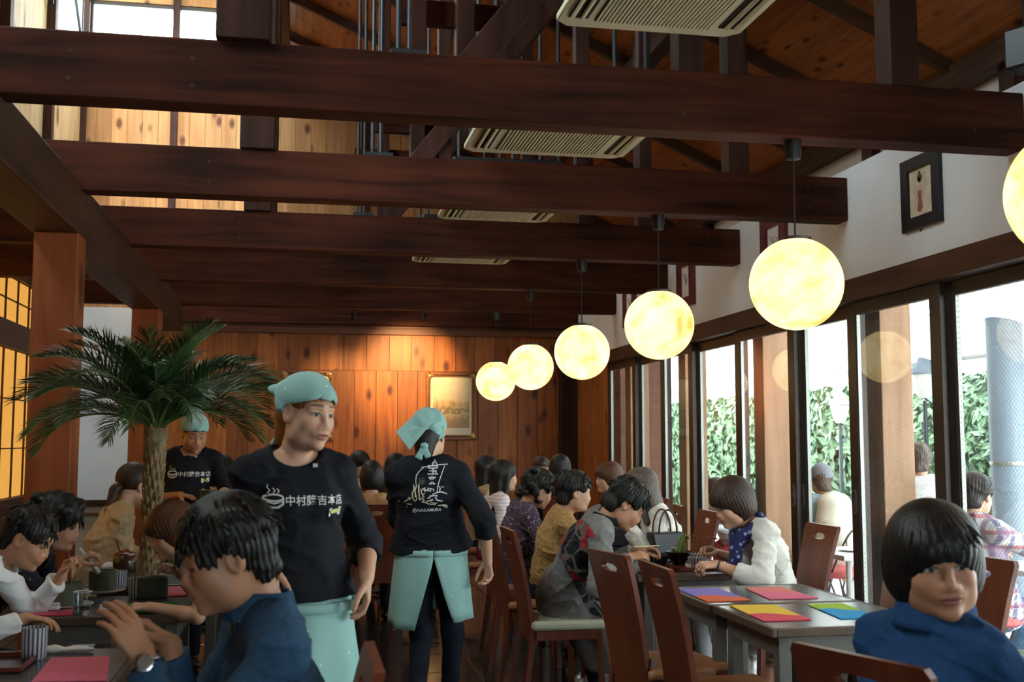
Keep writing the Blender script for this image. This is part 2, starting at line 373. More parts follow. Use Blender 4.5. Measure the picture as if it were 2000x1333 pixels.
for k, y0 in enumerate([4.68, 6.58, 8.51, 10.43]):
    w = thing('window_%d' % (20 + k), None, None, (XL, y0, 0.84), kind='structure')
    L = (6.5, 8.43, 10.35, 12.2)[k] - y0
    for z0, z1, nz in ((0.0, 1.41, 3), (1.66, 2.09, 2)):
        cols = 4; cw = L / cols; ch = (z1 - z0) / nz
        for a in range(cols):
            for b_ in range(nz):
                box('screen_panel', (-0.015, a*cw + 0.008, z0 + b_*ch + 0.006), (-0.005, (a+1)*cw - 0.008, z0 + (b_+1)*ch - 0.006), M['screen'], w)
        lat = MB()
        for a in range(cols + 1): lat.box((-0.02, a*cw - 0.008 if a else 0, z0), (0.012, a*cw + 0.008 if a < cols else L, z1))
        for b_ in range(nz + 1): lat.box((-0.02, 0, z0 + b_*ch - 0.006), (0.010, L, z0 + b_*ch + 0.006))
        lat.build('lattice', M['header'], w)
upl = tag(box('wall_left_upper', (XL - 0.2, 3.0, 3.1), (XL - 0.03, YB, 3.2), M['trim']), kind='structure')
y = 6.0
M['gable_pale'] = wood('side_plank_pale', (0.58, 0.40, 0.20), (0.78, 0.60, 0.36), 'z', 0.55, 8, knots=0.5, vary=0.10)
while y < YB - 0.02:
    w = 0.19; y1 = min(y + w, YB)
    box('plank', (XL - 0.09, y + 0.001, 3.14), (XL, y1 - 0.001, 6.1 if y > 12.0 else 7.25), M['gable_pale'], upl, bevel=0.002)
    y = y1
tag(box('wall_left_upper_near', (XL - 0.09, YF, 3.1), (XL, 6.0, 4.4), M['header']), kind='structure')
tag(box('wall_left_upper_front', (XL - 0.09, YF, 4.4), (XL, 1.6, 7.25), M['header']), kind='structure')
for k, (a, b_) in enumerate([(1.6, 3.8), (3.8, 6.0)]): window('window_%d' % (16 + k), a, b_, 4.4, 7.2, XL - 0.04, M['glass'], 0.04, 0.06, 0.06, 0.06)  # unseen panes, added so more daylight reaches the white wall
window('window_13', 12.15, YB, 6.1, 7.2, XL - 0.04, M['glass'], 0.03, 0.05, 0.04, 0.06)
for k, yy in enumerate([6.7, 8.52, 10.34, 12.1]):
    tag(box('trim_%d' % (30 + k), (XL, yy - 0.06, 3.14), (XL + 0.09, yy + 0.06, 7.2), M['beam_z'], bevel=0.004), kind='structure')
br = MB(); br.bar((XL + 0.06, 10.4, 7.3), (XL + 0.06, 12.0, 6.0), 0.03, 0.03); br.bar((XL + 0.06, 12.2, 7.3), (XL + 0.06, 13.7, 6.05), 0.03, 0.03)
tag(br.build('trim_40', M['darkgrey']), kind='structure')
wf = MB(); wf.box((XL - 0.2, YF - 0.15, 2.15), (4.8, YF, 7.3)); wf.box((XL - 0.2, YF - 0.15, 0), (0.5, YF, 2.15)); wf.box((1.9, YF - 0.15, 0), (4.8, YF, 2.15))
tag(wf.build('wall_front', plain('entrance_wall_tan', (0.34, 0.24, 0.16), 0.8)), kind='structure')
for k, (a, b_) in enumerate([(0.5, 1.9)]): window('door_%d' % (k + 1), a, b_, 0.0, 2.15, YF - 0.07, M['glass'], 0.09, 0.09, 0.15, 0.05, axis=1)  # glass door behind the camera, added as soft front fill
tag(box('wall_right_near', (3.50, YF, 0.20), (3.62, 1.5, 2.27), M['header']), kind='structure')  # unseen solid stretch, put here to keep window light off the front

# right wall: white band over the glass doors, boards at the far end, set-back upper wall
tag(box('wall_right', (XW, YF, 2.41), (XW + 0.12, YB, 3.18), M['plaster'], bevel=0.004), kind='structure')
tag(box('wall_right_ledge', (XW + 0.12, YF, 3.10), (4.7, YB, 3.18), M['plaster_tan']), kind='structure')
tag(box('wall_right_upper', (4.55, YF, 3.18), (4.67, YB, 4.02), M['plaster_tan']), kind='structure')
tag(box('trim_41', (4.40, YF, 3.82), (4.55, YB, 3.99), M['beam_y'], bevel=0.005), kind='structure')
for k, yy in enumerate([6.25, 8.06, 9.9, 11.7]):
    tag(box('trim_%d' % (42 + k), (4.47, yy - 0.08, 3.18), (4.55, yy + 0.08, 3.82), M['beam_z']), kind='structure')
tag(box('trim_50', (3.42, YF, 2.27), (3.66, YB - 0.03, 2.41), M['header'], bevel=0.006), kind='structure')
tag(box('trim_51', (3.45, YF, 0.0), (3.66, 12.36, 0.20), M['header'], bevel=0.006), kind='structure')
wr = tag(box('wall_right_end', (XW, 12.36, 0), (XW + 0.12, YB, 2.27), M['trim']), kind='structure')
y = 12.36
while y < YB - 0.1:
    y1 = min(y + 0.235, YB - 0.03)
    box('plank', (XW - 0.03, y + 0.003, 0.0), (XW + 0.01, y1 - 0.003, 2.27), M['plank'], wr, bevel=0.003)
    y = y1
tag(box('trim_52', (3.28, YB - 0.22, 0), (XW - 0.03, YB - 0.03, 2.72), M['beam_z'], bevel=0.006), kind='structure')
panes = [(1.5, 3.2, 1), (3.15, 4.1, 0), (4.05, 5.62, 1), (5.56, 6.63, 0), (6.56, 7.49, 1), (7.43, 8.54, 0), (8.48, 9.62, 1), (9.55, 10.46, 0), (10.40, 11.37, 1), (11.30, 12.37, 0)]
for k, (a, b_, t) in enumerate(panes):
    hd = {3: (1,), 4: (-1, 1), 5: (-1,)}.get(k)
    nm = 'window_%d' % (k + 1) if k < 10 else 'window_14'
    window(nm, a, b_, 0.20, 2.27, (3.52, 3.575)[t], M['wireglass'] if k in (2, 3) else M['glass'], 0.105, handle=hd)

# roof: cedar boards along the length, rafters under them
cm = MB(); cm.prism([(-0.30, roof_z(-0.30) + 0.05), (4.75, roof_z(4.75) + 0.05), (4.75, roof_z(4.75) + 0.12), (-0.30, roof_z(-0.30) + 0.12)], YF, YB + 0.2, ax=1)
ceiling = tag(cm.build('ceiling', M['trim']), kind='structure')
nb = 29; ang = math.atan(0.45)
for k in range(nb):
    x0 = 4.66 - 0.171 * k; x1 = x0 - 0.169
    m = MB(); m.prism([(x1, roof_z(x1)), (x0, roof_z(x0)), (x0, roof_z(x0) + 0.045), (x1, roof_z(x1) + 0.045)], YF, YB, ax=1)
    m.build('board', M['board'], ceiling)
for k in range(10):
    yy = 3.29 + 1.17 * k
    m = MB(); m.prism([(-0.28, roof_z(-0.28) - 0.10), (4.42, roof_z(4.42) - 0.10), (4.42, roof_z(4.42) - 0.002), (-0.28, roof_z(-0.28) - 0.002)], yy - 0.03, yy + 0.03, ax=1)
    tag(m.build('rafter', M['rafter']), kind='structure')
# clerestory roof over the aisle, with an unseen skylight added to light the gable
cl = MB(); cl.box((XL - 0.2, YF, 7.25), (-0.2, 11.0, 7.35)); cl.box((XL - 0.2, 13.3, 7.25), (-0.2, YB + 0.2, 7.35))
cl.box((XL - 0.2, 11.0, 7.25), (-2.5, 13.3, 7.35)); cl.box((-0.55, 11.0, 7.25), (-0.2, 13.3, 7.35))
cl.box((-0.32, YF, roof_z(-0.3)), (-0.22, YB, 7.3))
tag(cl.build('ceiling_clerestory', M['gable_pale']), kind='structure')
sk = thing('window_15', None, None, (-1.525, 12.15, 7.25), kind='structure')
box('pane', (-0.975, -1.15, 0.04), (0.975, 1.15, 0.046), M['glass'], sk)
for yy in (-0.4, 0.4): box('glazing_bar', (-0.975, yy - 0.025, 0.0), (0.975, yy + 0.025, 0.06), M['frame'], sk)

# cross beams, the girder they sit on, pillars, roof posts and braces
beam_say = ['nearest', 'first dark timber cross beam over the front tables, moon lamp hanging from its end', 'second dark timber cross beam from the front', 'third dark timber cross beam from the front',
            'fourth dark timber cross beam from the front', 'fifth dark timber cross beam from the front', 'dark timber beam against the plank back wall']
for k, yy in enumerate(BY):
    if k == 0: lab = 'dark timber cross beam nearest the entrance, high over the front'
    else: lab = beam_say[k]
    b = MB(); b.box((XL + 0.02 if k != 6 else -1.9, yy - 0.075 if k != 6 else YB - 0.17, 2.83), (XW if k != 6 else 3.5, yy + 0.075 if k != 6 else YB - 0.02, 3.12))
    o = tag(b.build('beam', M['beam_x'], bevel=0.008), lab, 'beam', kind='structure')
    if k < 6:
        pg = MB()
        for xx in (-1.05 + rnd.uniform(-.1, .1), -0.55 + rnd.uniform(-.1, .1), 1.6 + rnd.uniform(-.3, .3), 3.25):
            for zz in (2.91, 3.03):
                if rnd.random() < 0.75: pg.tube([(xx, yy - 0.0765, zz), (xx, yy - 0.07, zz)], 0.010, 8)
        pg.build('peg_hole', M['slot'], o)
tag(box('beam_along', (-1.53, 2.0, 2.57), (-1.27, 12.3, 2.87), M['beam_y'], bevel=0.01), 'weathered timber girder carrying the cross beams over the pillars', 'girder', kind='structure')
for k, yy in enumerate((6.70, 10.42)):
    lab = ('red-brown square timber pillar beside the bamboo screens', 'red-brown square timber pillar behind the palm crown')[k]
    o = tag(box('pillar', (-1.51, yy - 0.12, 0), (-1.27, yy + 0.12, 2.57), M['post'], bevel=0.008), lab, 'pillar', kind='structure')
posts = {0: [(-0.275, .22), (1.75, .12), (2.85, .14)], 1: [(-0.275, .23), (.495, .075), (.71, .085), (1.79, .13), (2.02, .08), (2.885, .15)],
         2: [(-0.285, .20), (.68, .09), (.85, .085), (1.735, .09), (2.15, .08), (2.775, .14)],
         3: [(-0.35, .20), (.6, .09), (1.75, .09), (2.21, .07), (2.72, .12)], 4: [(-0.35, .2), (1.75, .1), (2.72, .12)]}
for k, L in posts.items():
    for (xx, w) in L:
        tag(box('roof_post', (xx - w/2, BY[k] - w/2, 3.12), (xx + w/2, BY[k] + w/2, roof_z(xx) - 0.10), M['beam_z'], bevel=0.005), kind='structure')
for k, (xx, w) in enumerate([(-0.275, .16), (1.76, .14), (2.80, .14)]):
    tag(box('purlin', (xx - w/2, YF, roof_z(xx) - 0.26), (xx + w/2, YB, roof_z(xx) - 0.1), M['beam_y'], bevel=0.006), kind='structure')
for k in (1, 2, 3):
    m = MB(); m.bar((0.72 - 0.05 * k, BY[k] + 0.02, 3.02), (1.85 - 0.05 * k, BY[k] + 0.02, 4.45), 0.12, 0.17, up=(0, 1, 0))
    tag(m.build('brace', M['beam_z'], bevel=0.006), kind='structure')
    m = MB()
    for xx in (0.405, 0.455): m.tube([(xx, BY[k] - 0.02, 3.12), (xx, BY[k] - 0.02, 5.7)], 0.013, 10)
    m.box((0.37, BY[k] - 0.05, 3.12), (0.53, BY[k] + 0.03, 3.145))
    tag(m.build('pipe', M['darkgrey']), ('pair of steel pipes rising from the front beam', 'pair of steel pipes rising from the second beam', 'pair of steel pipes rising from the third beam')[k-1], 'pipes')
    m = MB(); m.box((0.40, BY[k] + 0.05, 3.30), (0.92, BY[k] + 0.09, 3.42)); m.box((0.38, BY[k] + 0.05, 3.62), (0.92, BY[k] + 0.09, 3.68))
    tag(m.build('tie', M['beam_x'], bevel=0.004), kind='structure')

# ------------------------------------------------------------------ fixtures
def ac_unit(name, x0, y1, z, w, d, label):
    t = thing(name, label, 'air conditioner', (x0 + w/2, y1 - d/2, z), group='ceiling cassette air conditioners')
    c = 0.06; hw, hd = w/2, d/2
    p = MB(); oct_ = [(-hw + c, -hd), (hw - c, -hd), (hw, -hd + c), (hw, hd - c), (hw - c, hd), (-hw + c, hd), (-hw, hd - c), (-hw, -hd + c)]
    p.prism(oct_, 0.0, 0.035); p.build('panel', M['cream'], t, bevel=0.008)
    p = MB(); p.box((-hw*.62, -hd + .10, -0.004), (hw*.62, hd - .10, 0.002)); p.build('grille_recess', M['slot'], t)
    p = MB(); n = 30
    for i in range(n):
        xx = -hw*.62 + (i + .5) * hw * 1.24 / n
        p.box((xx - 0.0050, -hd + .10, -0.012), (xx + 0.0050, hd - .10, -0.003))
    tag(p.build('grille', M['cream'], t), kind='stuff')
    for s in (-1, 1):
        p = MB(); p.box((s*hw*.80 - .045, -hd + .12, -0.005), (s*hw*.80 + .045, hd - .12, 0.002)); v = p.build('vent', M['slot'], t)
        p = MB()
        for q in (0.0, 0.045): p.bar((s*(hw*.77 + q), -hd + .14, -0.012), (s*(hw*.77 + q), hd - .14, -0.012), 0.022, 0.012, up=(s*.6, 0, 1))
        p.build('flap', M['cream'], v, bevel=0.003)
    p = MB(); p.box((-hw + .02, -hd + .1, 0.035), (hw - .02, hd - .1, 0.30)); p.build('body', M['darkgrey'], t, bevel=0.015)
    for sx_ in (-1, 1):
        for sy_ in (-1, 1):
            p = MB()
            zt = roof_z(x0 + w/2 + sx_*hw*.85) - z - .02
            p.tube([(sx_*hw*.85, sy_*hd*.7, 0.28), (sx_*hw*.85, sy_*hd*.7, zt)], 0.014, 8)
            p.build('hanger_rod', M['darkgrey'], t)
for k, (x0, y1, w, z) in enumerate([(1.10, 4.75, 0.88, 3.27), (0.945, 6.56, 1.01, 3.15), (1.01, 8.40, 0.86, 3.10), (0.99, 10.2, 0.89, 3.05)]):
    ac_unit('air_conditioner', x0, y1, z, w, 0.90, 'cream ceiling air conditioner with slatted grille, ' + ('hung above the front beam', 'seen between the front and second beams', 'seen between the second and third beams', 'only a sliver seen beyond the third')[k])

# moon globe pendant lamps
M['moon'], n_, l_, e_ = emit('glowing_paper_globe', (1, .9, .5), 1.0)
tc = n_.new('ShaderNodeTexCoord'); oi = n_.new('ShaderNodeObjectInfo'); ad = n_.new('ShaderNodeVectorMath'); ad.operation = 'ADD'
l_.new(tc.outputs['Object'], ad.inputs[0]); l_.new(oi.outputs['Location'], ad.inputs[1])
ns = n_.new('ShaderNodeTexNoise'); ns.inputs['Scale'].default_value = 6.5; ns.inputs['Detail'].default_value = 8; ns.inputs['Roughness'].default_value = 0.62; ns.inputs['Distortion'].default_value = 0.5
l_.new(ad.outputs[0], ns.inputs['Vector'])
rr = ramp(n_, [(0.32, (0.62, 0.37, 0.09)), (0.43, (0.82, 0.57, 0.22)), (0.53, (0.95, 0.70, 0.33)), (0.68, (1.0, 0.80, 0.46))]); l_.new(ns.outputs['Fac'], rr.inputs['Fac'])
lw = n_.new('ShaderNodeLayerWeight'); lw.inputs['Blend'].default_value = 0.35
l_.new(rr.outputs['Color'], e_.inputs['Color'])
e_.inputs['Strength'].default_value = 2.0
def moon(pos, top, lab):
    t = thing('pendant_lamp', lab, 'lamp', (pos[0], pos[1], pos[2]), group='moon globe lamps in a row by the windows')
    g = MB(); g.ball((0, 0, 0), 0.222, 40, 26); g.build('globe', M['moon'], t, smooth=True)
    g = MB(); g.lathe([(0.075, 0.205), (0.078, 0.222), (0.02, 0.234)], 20); g.build('collar', M['black'], t, smooth=R(40))
    g = MB(); g.tube([(0, 0, 0.23), (0, 0, top - pos[2] - 0.085)], 0.0045, 6); g.build('cord', M['black'], t)
    g = MB(); g.lathe([(0.016, -0.095), (0.034, -0.09), (0.042, -0.05), (0.043, 0.0)], 20, (0, 0, top - pos[2])); g.build('ceiling_cap', M['black'], t, smooth=R(40))
    ld = bpy.data.lights.new('lamp_glow', 'POINT'); ld.energy = 22; ld.color = (1.0, 0.66, 0.30); ld.shadow_soft_size = 0.2224
    lo = bpy.data.objects.new('lamp_glow', ld); C.objects.link(lo); lo.parent = t
for k, (p, lab) in enumerate([((2.43, 3.06, 2.17), 'moon-like globe lamp cut off by the frame edge, nearest of the row'), ((2.32, 4.88, 2.13), 'largest whole moon-like globe lamp, hung from the front beam'),
        ((2.24, 6.70, 2.12), 'moon-like globe lamp second in size, hung from the second beam'), ((2.20, 8.52, 2.09), 'moon-like globe lamp in the middle of the row, from the third beam'),
        ((2.16, 10.34, 2.09), 'moon-like globe lamp overlapping the farthest one'), ((2.14, 12.16, 2.05), 'farthest and smallest moon-like globe lamp, by the framed landscape')]):
    moon(p, 2.83, lab)

# spotlights on the back of the fifth beam, washing the plank wall
def spot(x, tx, tz, en, lab):
    t = thing('spotlight', lab, 'spotlight', (x, 12.28, 2.83))
    m = MB(); m.lathe([(0.03, -0.02), (0.03, 0.0)], 16); m.tube([(0, 0, -0.02), (0, 0.0, -0.05)], 0.008); m.build('mount', M['black'], t)
    d = Vector((tx - x, YB - 12.28, tz - 2.77)).normalized()
    m = MB(); m.tube([Vector((0, 0, -0.06)) - d*0.05, Vector((0, 0, -0.06)) + d*0.05], [0.025, 0.034], 16); m.build('lamp_head', M['black'], t)
    ld = bpy.data.lights.new('spot_beam', 'SPOT'); ld.energy = en; ld.color = (1.0, 0.60, 0.24); ld.spot_size = R(54); ld.spot_blend = 0.9; ld.shadow_soft_size = 0.04
    lo = bpy.data.objects.new('spot_beam', ld); C.objects.link(lo); lo.parent = t; lo.location = Vector((0, 0, -0.06)) + d*0.06
    lo.rotation_euler = d.to_track_quat('-Z', 'Y').to_euler()
spot(1.35, 1.32, 2.20, 340, 'small black spotlight on the fifth beam aimed at the landscape picture')
spot(0.55, 0.55, 1.75, 130, 'small black spotlight on the fifth beam aimed at the planks mid-wall')

# pictures
M['gilt'] = plain('gilded_brown_wood', (0.22, 0.085, 0.03), 0.35, 0.2, 20, metal=0.2)
M['gold'] = plain('gold_ornament', (0.60, 0.33, 0.10), 0.3, 0.2, 30, metal=0.7)
M['mat'] = plain('picture_mount_board', (0.78, 0.70, 0.52), 0.8, 0.03)
M['ink'] = plain('ink_brown', (0.10, 0.06, 0.04), 0.8); M['skinpaint'] = plain('paint_flesh', (0.62, 0.42, 0.30), 0.8)
def landscape_mat():
    m, n, l, b = nodes('landscape_print')
    tc = n.new('ShaderNodeTexCoord'); sx = n.new('ShaderNodeSeparateXYZ'); l.new(tc.outputs['Object'], sx.inputs[0])
    ns = n.new('ShaderNodeTexNoise'); ns.inputs['Scale'].default_value = 14; ns.inputs['Detail'].default_value = 6; l.new(tc.outputs['Object'], ns.inputs['Vector'])
    a = n.new('ShaderNodeMath'); a.operation = 'MULTIPLY_ADD'; a.inputs[1].default_value = 0.35; l.new(ns.outputs['Fac'], a.inputs[0]); l.new(sx.outputs[2], a.inputs[2])
    r = ramp(n, [(0.28, (0.42, 0.27, 0.13)), (0.36, (0.62, 0.46, 0.24)), (0.40, (0.20, 0.16, 0.09)), (0.47, (0.55, 0.38, 0.18)), (0.55, (0.66, 0.55, 0.36)), (0.8, (0.74, 0.67, 0.48))])
    l.new(a.outputs[0], r.inputs['Fac']); l.new(r.outputs['Color'], b.inputs['Base Color']); b.inputs['Roughness'].default_value = 0.5
    return m
M['landscape'] = landscape_mat()
def frame_rect(m, w, h, t, d):
    m.box((0, -d, 0), (t, 0, h)); m.box((w - t, -d, 0), (w, 0, h)); m.box((t, -d, 0), (w - t, 0, t)); m.box((t, -d, h - t), (w - t, 0, h))
for x0, lab in ((1.55, 'gilt-framed pale landscape on the plank wall behind the woman seen from behind'), (-0.26, 'gilt-framed picture mostly hidden by the walking waitress')):
    t = thing('picture_frame', lab, 'picture', (x0, YB - 0.03, 1.39))
    m = MB(); frame_rect(m, 0.66, 0.87, 0.045, 0.05); m.build('frame', M['gilt'], t, bevel=0.012)
    m = MB(); q = MB()
    for a in (0.045, 0.075): pass
    q.box((0.045, -0.03, 0.045), (0.615, -0.002, 0.065)); q.box((0.045, -0.03, 0.805), (0.615, -0.002, 0.825)); q.box((0.045, -0.03, 0.065), (0.065, -0.002, 0.805)); q.box((0.595, -0.03, 0.065), (0.615, -0.002, 0.805))
    q.build('inner_frame', M['gilt'], t, bevel=0.006)
    for cx in (0.05, 0.61):
        for cz in (0.05, 0.82):
            m = MB(); m.ball((cx, -0.05, cz), (0.03, 0.012, 0.03), 10, 6); m.ball((cx + (0.03 if cx < .3 else -.03), -0.05, cz), (0.02, 0.009, 0.013), 8, 5); m.ball((cx, -0.05, cz + (0.03 if cz < .3 else -.03)), (0.013, 0.009, 0.02), 8, 5)
            m.build('corner_ornament', M['gold'], t, smooth=True)
    box('mount', (0.06, -0.012, 0.06), (0.60, -0.004, 0.81), M['mat'], t)
    o = box('print', (0.0, -0.002, 0.0), (0.47, 0.0, 0.60), M['landscape'], t); o.location = (0.095, -0.013, 0.155)
t = thing('picture_frame', 'black-framed ink drawing of a seated woman high on the white wall', 'picture', (XW, 5.53, 2.61))
m = MB()
m.box((-0.03, 0, 0), (0, 0.075, 0.43)); m.box((-0.03, 0.325, 0), (0, 0.40, 0.43)); m.box((-0.03, 0.075, 0), (0, 0.325, 0.075)); m.box((-0.03, 0.075, 0.355), (0, 0.325, 0.43))
m.build('frame', M['black'], t, bevel=0.003)
box('print', (-0.012, 0.07, 0.07), (-0.008, 0.33, 0.36), plain('aged_drawing_paper', (0.66, 0.55, 0.42), 0.8, 0.2, 14), t)
m = MB()      # figure: hair knot, head, robe and sash as flat painted shapes
def blob(m, cy, cz, ry, rz, n=14): m.prism([(cy + ry*math.cos(2*math.pi*i/n), cz + rz*math.sin(2*math.pi*i/n)) for i in range(n)], -0.0145, -0.012, ax=0)
blob(m, 0.215, 0.30, 0.024, 0.026); blob(m, 0.215, 0.33, 0.010, 0.010); m.build('drawn_hair', M['ink'], t)
m = MB(); blob(m, 0.217, 0.288, 0.014, 0.018); m.prism([(0.17, 0.20), (0.195, 0.25), (0.24, 0.25), (0.265, 0.19), (0.255, 0.17), (0.235, 0.21), (0.2, 0.21), (0.185, 0.185)], -0.0135, -0.012, ax=0); m.build('drawn_figure', M['skinpaint'], t)
m = MB(); m.prism([(0.195, 0.225), (0.24, 0.225), (0.235, 0.18), (0.20, 0.18)], -0.0138, -0.012, ax=0); m.prism([(0.20, 0.18), (0.235, 0.18), (0.25, 0.11), (0.22, 0.095), (0.19, 0.12)], -0.0136, -0.012, ax=0); m.build('drawn_robe', plain('paint_maroon', (0.30, 0.12, 0.10), 0.8, 0.3, 40), t)
m = MB(); m.tube([(-0.03, 0.2, -0.02), (-0.012, 0.2, 0.0)], 0.004); m.build('hook', M['black'], t)
M['maroon'] = plain('maroon_lacquer', (0.13, 0.02, 0.028), 0.4)
for y0, lab in ((7.54, 'maroon-framed sheet on the white wall behind the largest lamp'), (9.50, 'maroon-framed line drawing on the white wall above the second lamp'), (11.3, 'maroon-framed picture farthest along the white wall')):
    t = thing('picture_frame', lab, 'picture', (XW, y0, 2.63))
    m = MB(); m.box((-0.03, 0, 0), (0, 0.11, 0.47)); m.box((-0.03, 0.34, 0), (0, 0.45, 0.47)); m.box((-0.03, 0.11, 0), (0, 0.34, 0.09)); m.box((-0.03, 0.11, 0.38), (0, 0.34, 0.47)); m.build('frame', M['maroon'], t, bevel=0.003)
    box('print', (-0.012, 0.10, 0.08), (-0.008, 0.35, 0.39), plain('white_drawing_paper', (0.78, 0.77, 0.76), 0.8, 0.03), t)
    m = MB()
    for j in range(4): m.tube([(-0.013, 0.225 + (j - 1.5)*0.03*math.sin(a)*1.6, 0.16 + 0.13*math.sin(a*0.8 + 0.3) + 0.01*j) for a in [0.25*i for i in range(10)]], 0.0022, 4)
    m.build('drawn_line', M['ink'], t)
t = thing('picture_frame', 'small dark frame on the left wall by the white panel', 'picture', (XL, 13.45, 1.27))
m = MB(); m.box((0, 0, 0), (0.02, 0.40, 0.05)); m.box((0, 0, 0.30), (0.02, 0.40, 0.35)); m.box((0, 0, .05), (0.02, 0.05, .30)); m.box((0, 0.35, .05), (0.02, 0.40, .30)); m.build('frame', M['header'], t)
box('print', (0.002, 0.04, 0.04), (0.008, 0.36, 0.31), M['mat'], t)

# loudspeaker in the roof corner
t = thing('speaker', 'dark box loudspeaker hung in the roof corner above the white wall', 'speaker', (3.42, 4.62, 3.27), 0.5)
box('cabinet', (-0.07, -0.08, -0.10), (0.07, 0.08, 0.10), M['black'], t, bevel=0.012)
m = MB(); m.lathe([(0.05, 0), (0.02, 0.02)], 18); g = m.build('driver', M['black'], t); g.rotation_euler = (R(90), 0, 0); g.location = (0, -0.08, -0.03)
m = MB(); m.tube([(0, 0, 0.10), (0, 0, 1.10)], 0.012); m.build('bracket', M['black'], t)

# areca palm in a pot
M['frond'] = plain('palm_leaf', (0.030, 0.075, 0.022), 0.32, 0.4, 6, spec=0.7)
M['rachis'] = plain('palm_leaf_stalk', (0.10, 0.15, 0.04), 0.4, 0.2, 10)
M['trunk'] = plain('palm_trunk_bark', (0.24, 0.16, 0.075), 0.8, 0.5, 26, bump=0.6)
PX, PY, PT = -0.705, 5.34, 1.44
t = thing('palm_tree', 'potted date palm with a feathery crown and scaly trunk between the tables', 'palm', (PX, PY, 0))
m = MB(); m.lathe([(0.085, 0), (0.105, 0.34), (0.112, 0.36), (0.112, 0.40), (0.095, 0.40), (0.09, 0.36)], 28); m.build('pot', plain('glazed_brown_pot', (0.10, 0.05, 0.03), 0.35), t, smooth=R(40))
m = MB(); m.lathe([(0.092, 0.36), (0.04, 0.375)], 20); m.build('soil', plain('potting_soil', (0.04, 0.028, 0.02), 0.95), t)
def trunk_c(z): f = z / PT; return Vector((-0.045 + 0.085 * f + 0.02 * math.sin(3 * f), 0.03 * math.sin(2.4 * f), z))
m = MB(); pts = []; rad = []
for i in range(41):
    z = 0.36 + (PT - 0.36) * i / 40; f = i / 40
    pts.append(trunk_c(z)); rad.append(0.030 + 0.010 * f + (0.006 if i % 2 else 0) + (0.012 * max(0, f - .8) / .2))
m.tube(pts, rad, 16); m.build('trunk', M['trunk'], t, smooth=True)
m = MB()
for i in range(230):                                  # old leaf bases
    f = (i / 230) ** 0.9; z = 0.40 + (PT - 0.42) * f; a = i * 2.39996; c = trunk_c(z); r = 0.031 + 0.011 * f
    o = Vector((math.cos(a), math.sin(a), 0)); s_ = Vector((-math.sin(a), math.cos(a), 0)); L = 0.022 + 0.03 * f * f
    p0 = c + o * (r - 0.006); p1 = c + o * (r + 0.009 + 0.006 * f) + Vector((0, 0, L))
    w = 0.013
    m.add([p0 - s_*w, p0 + s_*w, p1 + s_*w*.4, p1 - s_*w*.4, p0 - Vector((0, 0, .012)) + o*.012], [(0, 1, 2, 3), (4, 1, 0), (4, 2, 1), (4, 3, 2), (4, 0, 3)])
tag(m.build('leaf_scar', M['trunk'], t), kind='stuff')
pr = random.Random(11)
def frond(az, el, L, droop, seed):
    q = random.Random(seed); top = trunk_c(PT) + Vector((0, 0, 0.01))
    d = Vector((math.cos(az)*math.cos(el), math.sin(az)*math.cos(el), math.sin(el))); side = Vector((-math.sin(az), math.cos(az), 0))
    N = 26; pts = [top + Vector((math.cos(az), math.sin(az), 0)) * 0.03]; e = el
    for i in range(N):
        e -= droop / N * (0.4 + 1.4 * i / N)
        pts.append(pts[-1] + Vector((math.cos(az)*math.cos(e), math.sin(az)*math.cos(e), math.sin(e))) * (L / N))
    m = MB(); m.tube(pts, [0.0085 - 0.0065 * i / N for i in range(N + 1)], 5)
    m.cur = 1
    n_l = 64
    for i in range(n_l):
        f = 0.10 + 0.90 * i / (n_l - 1); k = min(int(f * N), N - 1); u = f * N - k
        p = pts[k].lerp(pts[k+1], u); tg = (pts[k+1] - pts[k]).normalized(); up = side.cross(tg).normalized()
        if up.z < 0: up = -up
        ll = (0.20 * math.sin(math.pi * (0.12 + 0.80 * f)) + 0.04) * q.uniform(.85, 1.1) * (L / 0.75)
        for s_ in (-1, 1):
            sp = R(58 - 34 * f) + q.uniform(-.1, .1)
            dv = (tg * math.cos(sp) + side * s_ * math.sin(sp) + up * (0.28 + q.uniform(-.12, .12))).normalized()
            b0 = p; b1 = p + dv * ll * .5; b2 = p + dv * ll + Vector((0, 0, -ll * (0.05 + q.uniform(0, .14))))
            wv = tg.cross(dv).cross(dv).normalized() * 0.0028
            m.add([b0 - wv*.5, b0 + wv*.5, b1 + wv, b1 - wv, b2], [(0, 1, 2, 3), (3, 2, 4)])
    m.build('frond', [M['rachis'], M['frond']], t, fixn=False)
for i in range(52):
    a = i * 2.39996 + pr.uniform(-.2, .2); f = i / 51
    el = R(84 - 56 * f ** 0.8) + pr.uniform(-.08, .08); L = 0.49 + 0.12 * math.sin(math.pi * min(1, f * 1.1) * .75) + pr.uniform(-.06, .06)
    frond(a, el, L, R(52 + 30 * f), 100 + i)

